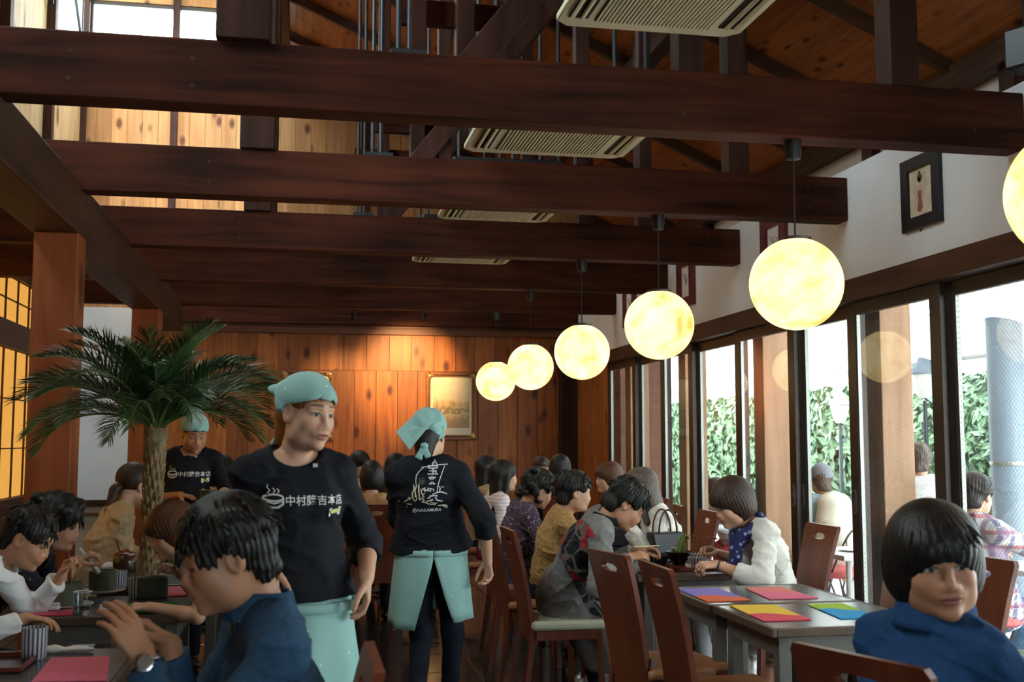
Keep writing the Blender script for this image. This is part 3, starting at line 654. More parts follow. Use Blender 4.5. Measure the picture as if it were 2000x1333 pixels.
# ------------------------------------------------------------------ body building: distance fields turned into one closed surface
def V3(*a): return np.array(a if len(a) == 3 else a[0], float)
def unit(v): v = np.asarray(v, float); return v / (np.linalg.norm(v) + 1e-9)
class Vol:
    def __init__(s, lo, hi, vox):
        s.lo = np.array(lo, float); s.v = vox
        s.n = np.ceil((np.array(hi) - s.lo) / vox).astype(int) + 1
        s.D = np.full(s.n, 1.0, np.float32)
    def _sl(s, a, b):
        i0 = np.clip(np.floor((a - s.lo) / s.v).astype(int), 0, s.n); i1 = np.clip(np.ceil((b - s.lo) / s.v).astype(int) + 1, 0, s.n)
        return i0, i1
    def _co(s, i0, i1):
        return [(s.lo[k] + s.v * np.arange(i0[k], i1[k], dtype=np.float32)).astype(np.float32).reshape([-1 if j == k else 1 for j in range(3)]) for k in range(3)]
    def _put(s, i0, i1, d, k, op):
        w = tuple(slice(a, b) for a, b in zip(i0, i1)); c = s.D[w]
        if op == 's': d = -d; c2 = np.maximum(c, d)
        elif op == 'i': c2 = np.maximum(c, d)
        else: c2 = np.minimum(c, d)
        if k > 0:
            h = np.maximum(k - np.abs(c - d), 0) / k; q = h * h * (k * 0.25)
            c2 = c2 - q if op == 'u' else c2 + q
        s.D[w] = c2
    def ell(s, c, r, ax=None, k=0.02, op='u'):
        c = V3(c); r = V3(r); m = r.max() + k + 3 * s.v; i0, i1 = s._sl(c - m, c + m)
        if (i1 <= i0).any(): return
        X = [x - np.float32(cc) for x, cc in zip(s._co(i0, i1), c)]
        if ax is None: q = X
        else: q = [X[0]*np.float32(a[0]) + X[1]*np.float32(a[1]) + X[2]*np.float32(a[2]) for a in ax]
        k0 = np.sqrt(sum((x / np.float32(rr))**2 for x, rr in zip(q, r))); k1 = np.sqrt(sum((x / np.float32(rr*rr))**2 for x, rr in zip(q, r))) + 1e-6
        s._put(i0, i1, k0 * (k0 - 1) / k1, k, op)
    def cone(s, a, b, ra, rb, k=0.02, op='u', flat=False):
        a = V3(a); b = V3(b); m = max(ra, rb) + k + 3 * s.v
        i0, i1 = s._sl(np.minimum(a, b) - m, np.maximum(a, b) + m)
        if (i1 <= i0).any(): return
        X = s._co(i0, i1); d = b - a; L2 = float(d @ d) + 1e-9
        P = [x - np.float32(c) for x, c in zip(X, a)]
        t = (P[0]*np.float32(d[0]) + P[1]*np.float32(d[1]) + P[2]*np.float32(d[2])) / np.float32(L2)
        tc_ = np.clip(t, 0, 1)
        dist = np.sqrt(sum((p - tc_ * np.float32(c))**2 for p, c in zip(P, d))) - (ra + (rb - ra) * tc_)
        if flat: dist = np.maximum(dist, (t - 1) * np.float32(math.sqrt(L2)))
        s._put(i0, i1, dist, k, op)
    def ecap(s, a, b, side, ra, rb, k=0.02, op='u', flat=False):
        """capsule with an oval section; ra, rb = (half width along side, half depth)"""
        a = V3(a); b = V3(b); d = b - a; L = np.linalg.norm(d); dn = d / L
        sd = V3(side) - dn * (V3(side) @ dn); sd = unit(sd); fr_ = np.cross(sd, dn)
        m = max(*ra, *rb) + k + 3 * s.v
        i0, i1 = s._sl(np.minimum(a, b) - m, np.maximum(a, b) + m)
        if (i1 <= i0).any(): return
        P = [x - np.float32(c) for x, c in zip(s._co(i0, i1), a)]
        def dot(w): return P[0]*np.float32(w[0]) + P[1]*np.float32(w[1]) + P[2]*np.float32(w[2])
        t = dot(dn); u = dot(sd); v = dot(fr_); tc_ = np.clip(t / L, 0, 1)
        rs = ra[0] + (rb[0] - ra[0]) * tc_; rf = ra[1] + (rb[1] - ra[1]) * tc_; e = t - tc_ * L
        k0 = np.sqrt((u/rs)**2 + (v/rf)**2 + (e/rf)**2); k1 = np.sqrt((u/rs**2)**2 + (v/rf**2)**2 + (e/rf**2)**2) + 1e-6
        dist = k0 * (k0 - 1) / k1
        if flat: dist = np.maximum(dist, t - L)
        s._put(i0, i1, dist, k, op)
    def cut(s, p, nrm, k=0.0):
        """keep the side the normal points away from"""
        p = V3(p); nrm = unit(nrm); X = s._co(np.zeros(3, int), s.n)
        d = sum((x - np.float32(c)) * np.float32(q) for x, c, q in zip(X, p, nrm))
        s._put(np.zeros(3, int), s.n, d, k, 'i')
    def warp(s, fn, band=0.03):
        i = np.nonzero(np.abs(s.D) < band); p = [s.lo[k] + s.v * i[k] for k in range(3)]
        s.D[i] += fn(*p).astype(np.float32)
    def mesh(s, smooth=1):
        ins = s.D < 0
        c = np.zeros(np.array(ins.shape) - 1, np.uint8); off = [(a, b, d) for a in (0, 1) for b in (0, 1) for d in (0, 1)]
        sh = c.shape
        for a, b, d in off: c += ins[a:a+sh[0], b:b+sh[1], d:d+sh[2]]
        ci = np.argwhere((c > 0) & (c < 8))
        if len(ci) == 0: return np.zeros((0, 3)), np.zeros((0, 4), int)
        val = {o: s.D[ci[:,0]+o[0], ci[:,1]+o[1], ci[:,2]+o[2]] for o in off}
        acc = np.zeros((len(ci), 3)); cnt = np.zeros(len(ci))
        for o in off:
            for ax in range(3):
                if o[ax] == 0:
                    p = list(o); p[ax] = 1; p = tuple(p); va, vb = val[o], val[p]; x = (va < 0) != (vb < 0)
                    t = np.where(x, va / np.where(x, va - vb, 1), 0)
                    for k in range(3): acc[:, k] += np.where(x, o[k] + (t if k == ax else 0), 0)
                    cnt += x
        vs = s.lo + s.v * (ci + acc / cnt[:, None])
        idx = np.full(sh, -1, np.int32); idx[ci[:,0], ci[:,1], ci[:,2]] = np.arange(len(ci))
        Q = []
        for ax in range(3):
            a0 = [slice(1, -1)] * 3; a0[ax] = slice(0, -1); a1 = list(a0); a1[ax] = slice(1, None)
            A = ins[tuple(a0)]; B = ins[tuple(a1)]; e = np.argwhere(A != B)
            if len(e) == 0: continue
            fl = A[e[:,0], e[:,1], e[:,2]]
            o1 = [1, 1, 1]; o1[ax] = 0; e = e + o1; u, w = (ax + 1) % 3, (ax + 2) % 3
            def I(du, dw):
                q = e.copy(); q[:, u] += du; q[:, w] += dw; return idx[q[:,0], q[:,1], q[:,2]]
            q = np.stack([I(-1, -1), I(0, -1), I(0, 0), I(-1, 0)], 1)
            q[~fl] = q[~fl][:, ::-1]; Q.append(q)
        q = np.concatenate(Q); q = q[(q >= 0).all(1)]
        for _ in range(smooth):
            sm = np.zeros_like(vs); ct = np.zeros(len(vs))
            for a in range(4):
                for b in ((a + 1) % 4, (a + 3) % 4): np.add.at(sm, q[:, a], vs[q[:, b]]); np.add.at(ct, q[:, a], 1)
            vs = vs * 0.4 + 0.6 * sm / np.maximum(ct, 1)[:, None]
        return vs, q
def np_mesh(name, parts, mats, parent=None, colors=None, mat_idx=None, attr='Col'):
    """parts: list of (verts, quads) joined into one object"""
    vs = np.concatenate([p[0] for p in parts]); o = 0; qs = []
    for p in parts: qs.append(p[1] + o); o += len(p[0])
    q = np.concatenate(qs)
    me = bpy.data.meshes.new(name); me.vertices.add(len(vs)); me.vertices.foreach_set('co', vs.astype(np.float32).ravel())
    me.loops.add(q.size); me.loops.foreach_set('vertex_index', q.astype(np.int32).ravel())
    me.polygons.add(len(q)); me.polygons.foreach_set('loop_start', np.arange(0, q.size, 4, dtype=np.int32))
    me.update(calc_edges=True)
    for m in (mats if isinstance(mats, (list, tuple)) else [mats]): me.materials.append(m)
    if mat_idx is not None: me.polygons.foreach_set('material_index', mat_idx.astype(np.int32))
    if colors is not None:
        ca = me.attributes.new(attr, 'FLOAT_COLOR', 'POINT'); ca.data.foreach_set('color', np.concatenate([colors, np.ones((len(colors), 1))], 1).astype(np.float32).ravel())
    me.shade_smooth(); me.validate()
    ob = bpy.data.objects.new(name, me); C.objects.link(ob)
    if parent is not None: ob.parent = parent
    return ob
def noise(x, y, z, f, seed=0):
    r = np.random.RandomState(seed); t = 0
    for i in range(5):
        w = r.normal(size=3); w = w / np.linalg.norm(w) * f * (0.7 + 0.35 * i); t = t + np.sin(x*w[0] + y*w[1] + z*w[2] + r.uniform(0, 6.3) + 1.3*np.sin(x*w[1]*.6 - z*w[0]*.5)) / (1 + .4 * i)
    return t / 2.4

def attr_mat(name, rough=0.5, sss=0.0, spec=0.4, attr='Col'):
    m, n, l, b = nodes(name); a = n.new('ShaderNodeAttribute'); a.attribute_name = attr
    l.new(a.outputs['Color'], b.inputs['Base Color']); b.inputs['Roughness'].default_value = rough; b.inputs['Specular IOR Level'].default_value = spec
    if sss: b.inputs['Subsurface Weight'].default_value = sss; b.inputs['Subsurface Radius'].default_value = (0.012, 0.005, 0.003); b.inputs['Subsurface Scale'].default_value = 0.5
    return m
M['skin'] = attr_mat('skin', 0.48)
def hair_mat(name, c1, c2):
    m, n, l, b = nodes(name)
    tc = n.new('ShaderNodeTexCoord'); mp = n.new('ShaderNodeMapping'); mp.inputs['Scale'].default_value = (160, 160, 9); l.new(tc.outputs['Object'], mp.inputs['Vector'])
    ns = n.new('ShaderNodeTexNoise'); ns.inputs['Scale'].default_value = 1.0; ns.inputs['Detail'].default_value = 3; l.new(mp.outputs[0], ns.inputs['Vector'])
    r = ramp(n, [(0.3, c1), (0.7, c2)]); l.new(ns.outputs['Fac'], r.inputs['Fac']); l.new(r.outputs['Color'], b.inputs['Base Color'])
    b.inputs['Roughness'].default_value = 0.45; b.inputs['Specular IOR Level'].default_value = 0.28
    bp = n.new('ShaderNodeBump'); bp.inputs['Strength'].default_value = 0.6; bp.inputs['Distance'].default_value = 0.004; l.new(ns.outputs['Fac'], bp.inputs['Height']); l.new(bp.outputs['Normal'], b.inputs['Normal'])
    return m
M['hair_black'] = hair_mat('hair_black', (0.006, 0.005, 0.005), (0.022, 0.018, 0.016))
M['hair_brown'] = hair_mat('hair_dark_brown', (0.020, 0.010, 0.007), (0.055, 0.028, 0.018))
M['hair_red'] = hair_mat('hair_red_brown', (0.05, 0.018, 0.010), (0.13, 0.05, 0.026))
M['hair_orange'] = hair_mat('hair_dyed_orange_brown', (0.12, 0.038, 0.012), (0.28, 0.10, 0.03))
M['hair_grey'] = hair_mat('hair_ash_brown', (0.06, 0.045, 0.036), (0.16, 0.12, 0.10))
SK = {'fair': (0.60, 0.33, 0.21), 'tan': (0.47, 0.225, 0.125), 'deep': (0.42, 0.21, 0.125)}

def head_parts(vox, H, ax, s, skin, eyes='open', neck=None, lips=(0.45, 0.13, 0.11), width=1.0, brow=(0.06, 0.035, 0.025), neckr=.052):
    """skull, jaw, nose, lips, ears and neck in the head's own frame (x its right, y its front, z up)"""
    nb = (np.array(ax) @ (V3(neck) - H)) / s if neck is not None else V3(0, -.03, -.2)
    v = Vol((-.11, -.135, min(-.15, nb[2] - .05)), (.11, .135, .135), vox / s)
    w = width
    v.ell((0, -.014, .032), (.074*w, .093, .084), k=0)
    v.ell((0, .018, -.028), (.064*w, .068, .086), k=.03)
    v.ell((0, .036, -.083), (.044*w, .044, .034), k=.03)
    for sx_ in (-1, 1):
        v.ell((sx_*.036*w, .056, -.030), (.028, .028, .030), k=.025)
        v.ell((sx_*.048*w, .02, -.070), (.02, .03, .03), k=.03)
        v.cone((sx_*.012, .083, .026), (sx_*.044*w, .066, .024), .010, .009, k=.02)
        v.ell((sx_*.031*w, .100, .004), (.021, .016, .013), k=.012, op='s')
        v.ell((sx_*.031*w, .0685, .003), (.0165, .0165, .0135), k=.005)
        v.cone((sx_*.015*w, .0855, .0075), (sx_*.046*w, .076, .0055), .0035, .003, k=.006)
        v.ell((sx_*.075*w, -.008, -.008), (.010, .021, .034), k=.010)
        v.ell((sx_*.083*w, .000, -.008), (.007, .011, .019), k=.005, op='s')
    v.cone((0, .083, .012), (0, .099, -.030), .0085, .0115, k=.012)
    for sx_ in (-1, 1): v.ell((sx_*.0125, .091, -.035), (.0085, .010, .0075), k=.008); v.ell((sx_*.0075, .101, -.0415), (.004, .005, .003), k=.004, op='s')
    v.ell((0, .082, -.053), (.030, .018, .022), k=.02)
    v.ell((0, .0955, -.0585), (.0205, .009, .0058), k=.006); v.ell((0, .0945, -.0685), (.0185, .009, .0066), k=.006)
    v.ell((0, .105, -.0630), (.026, .012, .0016), k=.004, op='s')
    v.ell((0, .078, -.098), (.020, .018, .016), k=.02)
    v.cone((0, -.028, -.055), nb, neckr, neckr + .005, k=.025)
    vs, q = v.mesh(2)
    x, y, z = vs.T; col = np.tile(np.array(SK[skin]), (len(vs), 1))
    def mix(mask, c): 
        m = np.clip(mask, 0, 1)[:, None]; col[:] = col * (1 - m) + np.array(c) * m
    def sm(d, e): return np.clip(1 - d / e, 0, 1)
    base = np.array(SK[skin])
    mix(0.55 * sm(np.sqrt(((np.abs(x) - .036*w)/.026)**2 + ((z + .030)/.024)**2 + ((y - .075)/.05)**2) , 1.0), base * np.array([1.06, .80, .76]))
    mix(0.35 * sm(np.sqrt((x/.016)**2 + ((z + .030)/.016)**2 + ((y - .1)/.03)**2), 1.0), base * np.array([1.0, .8, .76]))
    lp = np.sqrt((x/.0235)**2 + ((z + .0635)/.0125)**2); mix((y > .078) * np.clip((1.05 - lp) * 4, 0, 1) * .8, lips)
    mix((y > .08) * (np.abs(z + .0630) < .0016) * (np.abs(x) < .023) * .8, (0.10, .02, .02))
    ex = np.abs(x) - .031*w; bz = .0285 + .004 * np.cos(ex / .02) - .10 * np.maximum(ex, 0)**1 * .5
    mix((y > .045) * (np.abs(ex) < .020) * np.clip((.0042 - np.abs(z - bz)) / .0018, 0, 1) * .8, brow)
    inner = (y > .055) * (np.abs(ex) < .0165)
    if eyes == 'open':
        hz = .0056 * np.sqrt(np.clip(1 - (ex/.0165)**2, 0, 1)); e = z - .002
        mix(inner * (np.abs(e) < hz), (.46, .42, .39)); mix(inner * (np.abs(e) < hz) * (np.hypot(ex, e) < .0066), (.02, .012, .008))
        mix(inner * (np.abs(e - hz) < .0020), (.03, .02, .018)); mix(inner * (np.abs(e + hz) < .0010) * .5, (.15, .07, .05))
    else:
        e = z + .002 + 14 * ex * ex * -1.0
        mix(inner * (np.abs(z - (-.0035 + 12 * ex * ex)) < .0021), (.035, .022, .018))
    mix(sm(np.hypot(np.abs(x) - .0075, z + .0425), .0042) * (y > .08) * .8, base * .3)
    return (H + (vs * s) @ np.array(ax), q), col

def hair_parts(vox, H, ax, s, style, seed=0, width=1.0):
    v = Vol((-.18, -.24, -.52 if style in ('long', 'pony') else -.24), (.18, .17, .20), vox / s); w = width
    T = {'short': .017, 'crop': .013, 'bob': .022, 'long': .018, 'perm': .026, 'pony': .011, 'under': .006, 'wavy': .024}[style]
    v.ell((0, -.016, .034), (.074*w + T, .093 + T, .084 + T), k=0)
    if style in ('bob', 'wavy'):
        v.ell((0, -.030, -.025), (.090*w + .010, .092, .105), k=.03)
        v.ell((0, .05, .045), (.066*w, .062, .045), k=.03)
    if style == 'perm':
        for i in range(26):
            a = i * 2.4; zz = .10 - .19 * (i / 26); rr = .078 + .022 * math.sin(i)
            if math.cos(a) > .55 and zz < .05: continue
            v.ell((rr * math.sin(a), -.02 + rr * 1.1 * math.cos(a), zz), (.034, .034, .030), k=.012)
    if style == 'long':
        v.ecap((0, -.055, .02), (0, -.085, -.38), (1, 0, 0), (.088, .062), (.075, .028), k=.03)
        for sx_ in (-1, 1): v.cone((sx_*.075*w, .005, .0), (sx_*.085, -.01, -.22), .024, .018, k=.03)
    if style == 'pony':
        v.ell((0, -.112, -.045), (.026, .026, .024), k=.02); v.cone((0, -.12, -.06), (0.01, -.135, -.26), .028, .012, k=.02)
    if style == 'under': v.cone((0, -.065, -.03), (0, -.080, -.125), .064, .040, k=.03)
    if style in ('short', 'crop'): v.ell((0, -.062, -.045), (.066*w, .048, .068), k=.02)
    # the face stays clear
    fz = {'bob': -.042, 'wavy': -.040, 'long': -.045, 'perm': -.040, 'short': -.045, 'crop': -.038, 'pony': -.03, 'under': -.03}[style]
    ft = {'bob': .062, 'wavy': .064, 'long': .080, 'perm': .075, 'short': .096, 'crop': .092, 'pony': .095, 'under': .07}[style]
    v.ell((0, .115, fz), (.060*w if style in ('bob', 'wavy') else .068*w, .100, ft), k=.010, op='s')
    if style in ('short', 'crop', 'pony', 'perm', 'under'):
        for sx_ in (-1, 1): v.ell((sx_*.085*w, .018, -.032), (.030, .042 if style != 'perm' else .03, .044), k=.012, op='s')
    v.cut((0, -.05, {'bob': -.105, 'wavy': -.12, 'long': -.45, 'perm': -.115, 'short': -.098, 'crop': -.088, 'pony': -.30, 'under': -.135}[style]), (0, -.15, -1), k=.02)
    amp = {'short': .0065, 'crop': .005, 'bob': .0028, 'long': .003, 'perm': .006, 'pony': .0022, 'under': .002, 'wavy': .006}[style]
    def fn(x, y, z):
        th = np.arctan2(x, -(y + .02)); 
        d = amp * 0.42 * np.sin(th * 37 + 2.6 * noise(x, y, z, 22, seed)) * np.clip((.14 - z) / .1, .25, 1)
        d = d + amp * (1.1 if style in ('short', 'perm', 'crop') else .5) * noise(x, y, z, 75 if style in ('short', 'crop', 'perm') else 40, seed + 3)
        return d
    v.warp(fn)
    vs, q = v.mesh(1)
    return (H + (vs * s) @ np.array(ax), q)
def lock_mesh(H, ax, s, roots, seed=0, L=0.06, r=0.006, width=1.0):
    """tapered locks lying over the hair: roots = list of (azimuth, height, droop)"""
    q = random.Random(seed); m = MB(); A = np.array(ax)
    for az, zz, dr in roots:
        e = V3((.074*width + .02) * math.sin(az), -.016 + .112 * math.cos(az), 0); sc = math.sqrt(max(.02, 1 - ((zz - .034) / .105)**2))
        p = V3(e[0] * sc, -.016 + (e[1] + .016) * sc, zz); pts = [p]; out = unit(V3(math.sin(az), math.cos(az), .2)); d = unit(out * .5 + V3(q.uniform(-.5, .5), q.uniform(-.3, .3), .25 - dr))
        for i in range(5):
            pts.append(pts[-1] + d * L / 5); d = unit(d + V3(0, 0, -.30 * dr) + V3(q.uniform(-.12, .12), q.uniform(-.12, .12), 0))
        m.tube([tuple(H + (pp * s) @ A) for pp in pts], [r * f for f in (.6, 1, .95, .75, .45, .08)], 5)
    return m

def hand_prims(v, W, d, pn, th, curl=0.5, s=1.0, thumb=0.5, spread=0.0, k=.006, pinch=False):
    """palm, four fingers and a thumb; W wrist, d fingers' way, pn palm normal, th the thumb's side"""
    d = unit(d); pn = unit(V3(pn) - d * (V3(pn) @ d)); th = unit(np.cross(d, pn)) * (1 if np.cross(d, pn) @ V3(th) > 0 else -1)
    W = V3(W); kn = W + d * .082 * s
    v.ecap(W + d * .012 * s, W + d * .072 * s, th, (.026*s, .016*s), (.037*s, .0125*s), k=.012)
    for i, (o, L, f) in enumerate(((.029, .070, -.004), (.0098, .078, 0), (-.0098, .073, -.003), (-.0285, .057, -.010))):
        b = kn + th * o * s + d * f * s; c = curl[i] if hasattr(curl, '__len__') else curl * (1 + .06 * i)
        dd = unit(d + th * spread * (o / .03)); r = .0083 * s * (1 if i < 3 else .9)
        for j, fl in enumerate((.45, .31, .24)):
            a = c * (0.62, 0.95, 0.75)[j]
            dd = unit(dd * math.cos(a) + pn * math.sin(a) * 1.0) if j == 0 else unit(dd * math.cos(a) + unit(np.cross(np.cross(dd, pn), dd) + 1e-6 * pn if abs(dd @ pn) < .999 else -d) * math.sin(a))
            e = b + dd * L * s * fl; v.cone(b, e, r, r * .92, k=.002 if j else .006); b = e; r *= .93
    t0 = W + d * .022 * s + th * .022 * s + pn * .006 * s
    td = unit(d * (.62 + .3 * thumb) + th * (.75 - .45 * thumb) + pn * (.25 + .55 * thumb))
    t1 = t0 + td * .042 * s; v.cone(t0, t1, .0135 * s, .0105 * s, k=.010)
    td = unit(td + d * .35 - th * .25 * thumb); t2 = t1 + td * .030 * s; v.cone(t1, t2, .0102 * s, .0093 * s, k=.003)
    td = unit(td + d * .3 - th * .3 * thumb); v.cone(t2, t2 + td * .024 * s, .0092 * s, .0075 * s, k=.002)
def ik(Sh, W, l1, l2, pole):
    d = W - Sh; L = np.linalg.norm(d); 
    if L > (l1 + l2) * .995: W = Sh + d / L * (l1 + l2) * .995; d = W - Sh; L = np.linalg.norm(d)
    a = (l1*l1 - l2*l2 + L*L) / (2*L); h = math.sqrt(max(l1*l1 - a*a, 0)); dn = d / L; p = V3(pole) - dn * (V3(pole) @ dn)
    return Sh + dn * a + unit(p) * h, W

def frame(fwd, pitch=0.0, roll=0.0):
    """rows: right, front, up"""
    f = unit((fwd[0], fwd[1], 0)); r = V3(f[1], -f[0], 0); u = V3(0, 0, 1)
    c, s_ = math.cos(pitch), math.sin(pitch); f2 = f * c - u * s_; u2 = u * c + f * s_
    c, s_ = math.cos(roll), math.sin(roll); r2 = r * c + u2 * s_; u3 = u2 * c - r * s_
    return np.array([r2, f2, u3])

PEOPLE = {}
def person(label, group=None, head=(0, 0, 1.2), look=(0, 1), pitch=0.2, roll=0.0, pelvis=(0, 0, .5), face=None, s=0.95, skin='fair', eyes='open',
           hair='short', hairm='hair_black', top=None, topm=None, sleeve=1.0, bottom='trousers', botm=None, shoem='black', sit=True, knees=None, feet=None,
           rh=None, lh=None, rhd=None, lhd=None, vox=.006, hv=.0045, handv=.0036, build=1.0, shoulder=.152, loose=.012, wr=.005, seed=1, neckline='crew',
           wide=1.0, hwide=1.0, poles=None, twist=0.0, flare=0.0, neckr=.049, gz=0.0, lips=(0.45, 0.13, 0.11), hem=None, hs=None, nohair=False, arms=True):
    rt = thing('person', label, 'person', (pelvis[0], pelvis[1], gz), group=group)
    base = V3(pelvis[0], pelvis[1], gz)
    H = V3(head) - base; P = V3(pelvis) - base; fwd = unit((face or look)[:2] + (0,)) if face or look else None
    fx = unit((fwd[0], fwd[1], 0)); rx = V3(fx[1], -fx[0], 0); up = V3(0, 0, 1)
    A = frame(look, pitch, roll); hs = hs or s
    N = H - A[2] * .128 * hs - A[1] * .030 * hs - fx * .01
    tv = unit(N - P); rx = unit(rx * math.cos(twist) + fx * math.sin(twist)); fx = unit(np.cross(tv, rx)) if True else fx
    fx = unit(np.cross(up, rx) if False else V3(-rx[1], rx[0], 0))
    fr_ = unit(np.cross(tv, rx)); fr_ = fr_ if fr_ @ fx > 0 else -fr_
    TL = np.linalg.norm(N - P); ch = P + tv * TL * .62 - fr_ * .025 * s * (1 if sit else .3); wa = P + tv * TL * .28 - fr_ * .012
    sh = shoulder * s; yk = N - tv * .055 * s - fr_ * .012 * s
    S_ = {1: yk + rx * sh - tv * .030 * s, -1: yk - rx * sh - tv * .030 * s}
    l1, l2 = .272 * s, .235 * s
    W_ = {}; E_ = {}
    for sd, tgt in ((1, rh), (-1, lh)):
        if tgt is None: tgt = S_[sd] + base - up * .50 * s + fx * .06 + rx * sd * .05
        pole = (poles or {}).get(sd, -up * .8 - fx * .5 + rx * sd * .45)
        E_[sd], W_[sd] = ik(S_[sd], V3(tgt) - base, l1, l2, pole)
    hd = {}
    for sd, q in ((1, rhd), (-1, lhd)):
        fd = unit(W_[sd] - E_[sd]); q = q or {}
        hd[sd] = dict(d=q.get('d', fd), pn=q.get('pn', -up if abs(fd[2]) < .7 else -rx * sd), th=q.get('th', -rx * sd if abs(fd[2]) < .7 else fx), curl=q.get('curl', .45), thumb=q.get('thumb', .5), spread=q.get('spread', 0.0))
    b = build
    # bare body: trunk, neck, arms in one field; head and hands in finer fields that run into it
    allp = [P, N, H] + list(S_.values()) + list(E_.values()) + list(W_.values())
    lo = np.min(allp, 0) - .24; hi = np.max(allp, 0) + .16; lo[2] = max(lo[2], P[2] - .12)
    v = Vol(lo, hi, vox)
    v.ecap(P, wa, rx, (.125*s*b, .085*s), (.105*s*b, .075*s), k=.03); v.ecap(wa, ch, rx, (.105*s*b, .075*s), (.125*s*b, .085*s), k=.03)
    v.ecap(ch, yk, rx, (.125*s*b, .085*s), (.120*s*b, .055*s), k=.03); v.cone(yk, H - A[2]*.06*hs - A[1]*.028*hs, .053*s, .045*s, k=.03)
    v.cone(S_[1], S_[-1], .042*s, .042*s, k=.03)
    for sd in (1, -1):
        if not arms: continue
        v.cone(yk + rx*sd*sh*.6, S_[sd], .05*s, .048*s, k=.03); v.cone(S_[sd], E_[sd], .045*s, .036*s, k=.015); m_ = E_[sd] + (W_[sd] - E_[sd]) * .3
        v.cone(E_[sd], m_, .036*s, .036*s, k=.012); v.cone(m_, W_[sd], .036*s, .0245*s, k=.012)
    isl = [v.mesh(1)]; cols = [np.tile(np.array(SK[skin]), (len(isl[0][0]), 1))]
    hp, hc = head_parts(hv, H, A, hs, skin, eyes, neck=N - tv * .03, width=wide, lips=lips, neckr=neckr); isl.append(hp); cols.append(hc)
    if arms:
        for sd in (1, -1):
            q = hd[sd]; W = W_[sd]; hvv = Vol(W - .21, W + .21, handv)
            hvv.cone(W - unit(W - E_[sd]) * .05, W, .0275*s, .0245*s, k=.01)
            hand_prims(hvv, W, q['d'], q['pn'], q['th'], q['curl'], s * 0.97, q['thumb'], q['spread'])
            mm = hvv.mesh(1); isl.append(mm); c0 = np.tile(np.array(SK[skin]), (len(mm[0]), 1)); far = np.clip((np.linalg.norm(mm[0] - W, axis=1) - .08) / .08, 0, 1)[:, None]
            cols.append(c0 * (1 - .18 * far * np.array([[0, .5, .5]])))
    bo = np_mesh('body', isl, M['skin'], rt, np.concatenate(cols))
    # hair
    if not nohair: np_mesh('hair', [hair_parts(hv, H, A, hs, hair, seed, wide * hwide)], M[hairm], rt)
    # upper garment
    j = dict(P=P, N=N, H=H, A=A, S=S_, E=E_, W=W_, fx=fx, rx=rx, tv=tv, ch=ch, wa=wa, yk=yk, base=base, root=rt, s=s, hs=hs, fr=fr_, up=up)
    t = loose
    v = Vol(lo - .06, hi + .06, vox * 1.1)
    v.ecap(P, wa, rx, (.130*s*b + t*1.4, .092*s + t*1.3), (.112*s*b + t*1.6, .080*s + t*1.6), k=.03); v.ecap(wa, ch, rx, (.112*s*b + t*1.6, .080*s + t*1.6), (.132*s*b + t, .090*s + t), k=.03)
    v.ecap(ch, yk, rx, (.132*s*b + t, .090*s + t), (.115*s*b + t, .058*s + t), k=.03)
    if flare: v.ecap(P + tv * ((hem or -.02) - .02), wa, rx, (.150*s*b + t + flare, .120*s + t + flare), (.112*s*b + t*1.6, .082*s + t*1.6), k=.03)
    if top == 'woman': 
        for sd in (1, -1): v.ell(ch + rx*sd*.058*s + fr_*.065*s, (.052*s,)*3, k=.04)
    t2 = t * .55
    v.cone(S_[1] + tv*.012, S_[-1] + tv*.012, .044*s + t2, .044*s + t2, k=.03)
    for sd in (1, -1):
        v.cone(yk + rx*sd*sh*.45 + tv*.006, S_[sd], .048*s + t2, .046*s + t2, k=.035)
        if sleeve > 0:
            a = min(sleeve, .52) / .52; ee = S_[sd] + (E_[sd] - S_[sd]) * a; v.cone(S_[sd], ee, .046*s + t2, (.046 - .008*a)*s + t*.8, k=.025, flat=(sleeve < .5))
            if sleeve > .52: f = (sleeve - .52) / .48; v.cone(E_[sd], E_[sd] + (W_[sd] - E_[sd]) * f, .038*s + t*.8, (.038 - .011*f)*s + t*.75, k=.02, flat=True)
    def fold(x, y, z):
        c1 = np.abs(noise(x, y, z * 1.6, 20, seed + 9)); c2 = np.abs(noise(x, y, z * 2.4, 34, seed + 12))
        return wr * (1.5 * np.exp(-(c1 / .16)**2) + 1.0 * np.exp(-(c2 / .18)**2) - .8) * -.8 + wr * .30 * noise(x, y, z, 14, seed + 15)
    v.warp(fold)
    nc = N + A[1] * .03 * hs + up * .035
    if neckline == 'crew': v.cone(N - tv*.05 + fr_*.02, H - A[2]*.03, .064*s, .080*s, k=.01, op='s')
    elif neckline == 'wide': v.ell(N + fr_*.045*s + up*.02, (.088*s, .075*s, .075*s), ax=np.array([rx, fr_, tv]), k=.01, op='s')
    else: v.cone(N - tv*.015 + fr_*.008, H, .058*s, .085*s, k=.008, op='s')
    hz = hem if hem is not None else -.02
    v.cut(P + tv * hz, -tv + (fx * -.0), k=.004)
    tops = np_mesh(top if top not in (None, 'woman') else 'shirt', [v.mesh(1)], topm, rt); j['top'] = tops
    # legs
    hip = {sd: P + rx*sd*.082*s + up*(-.005) for sd in (1, -1)}
    kn = {}; an = {}
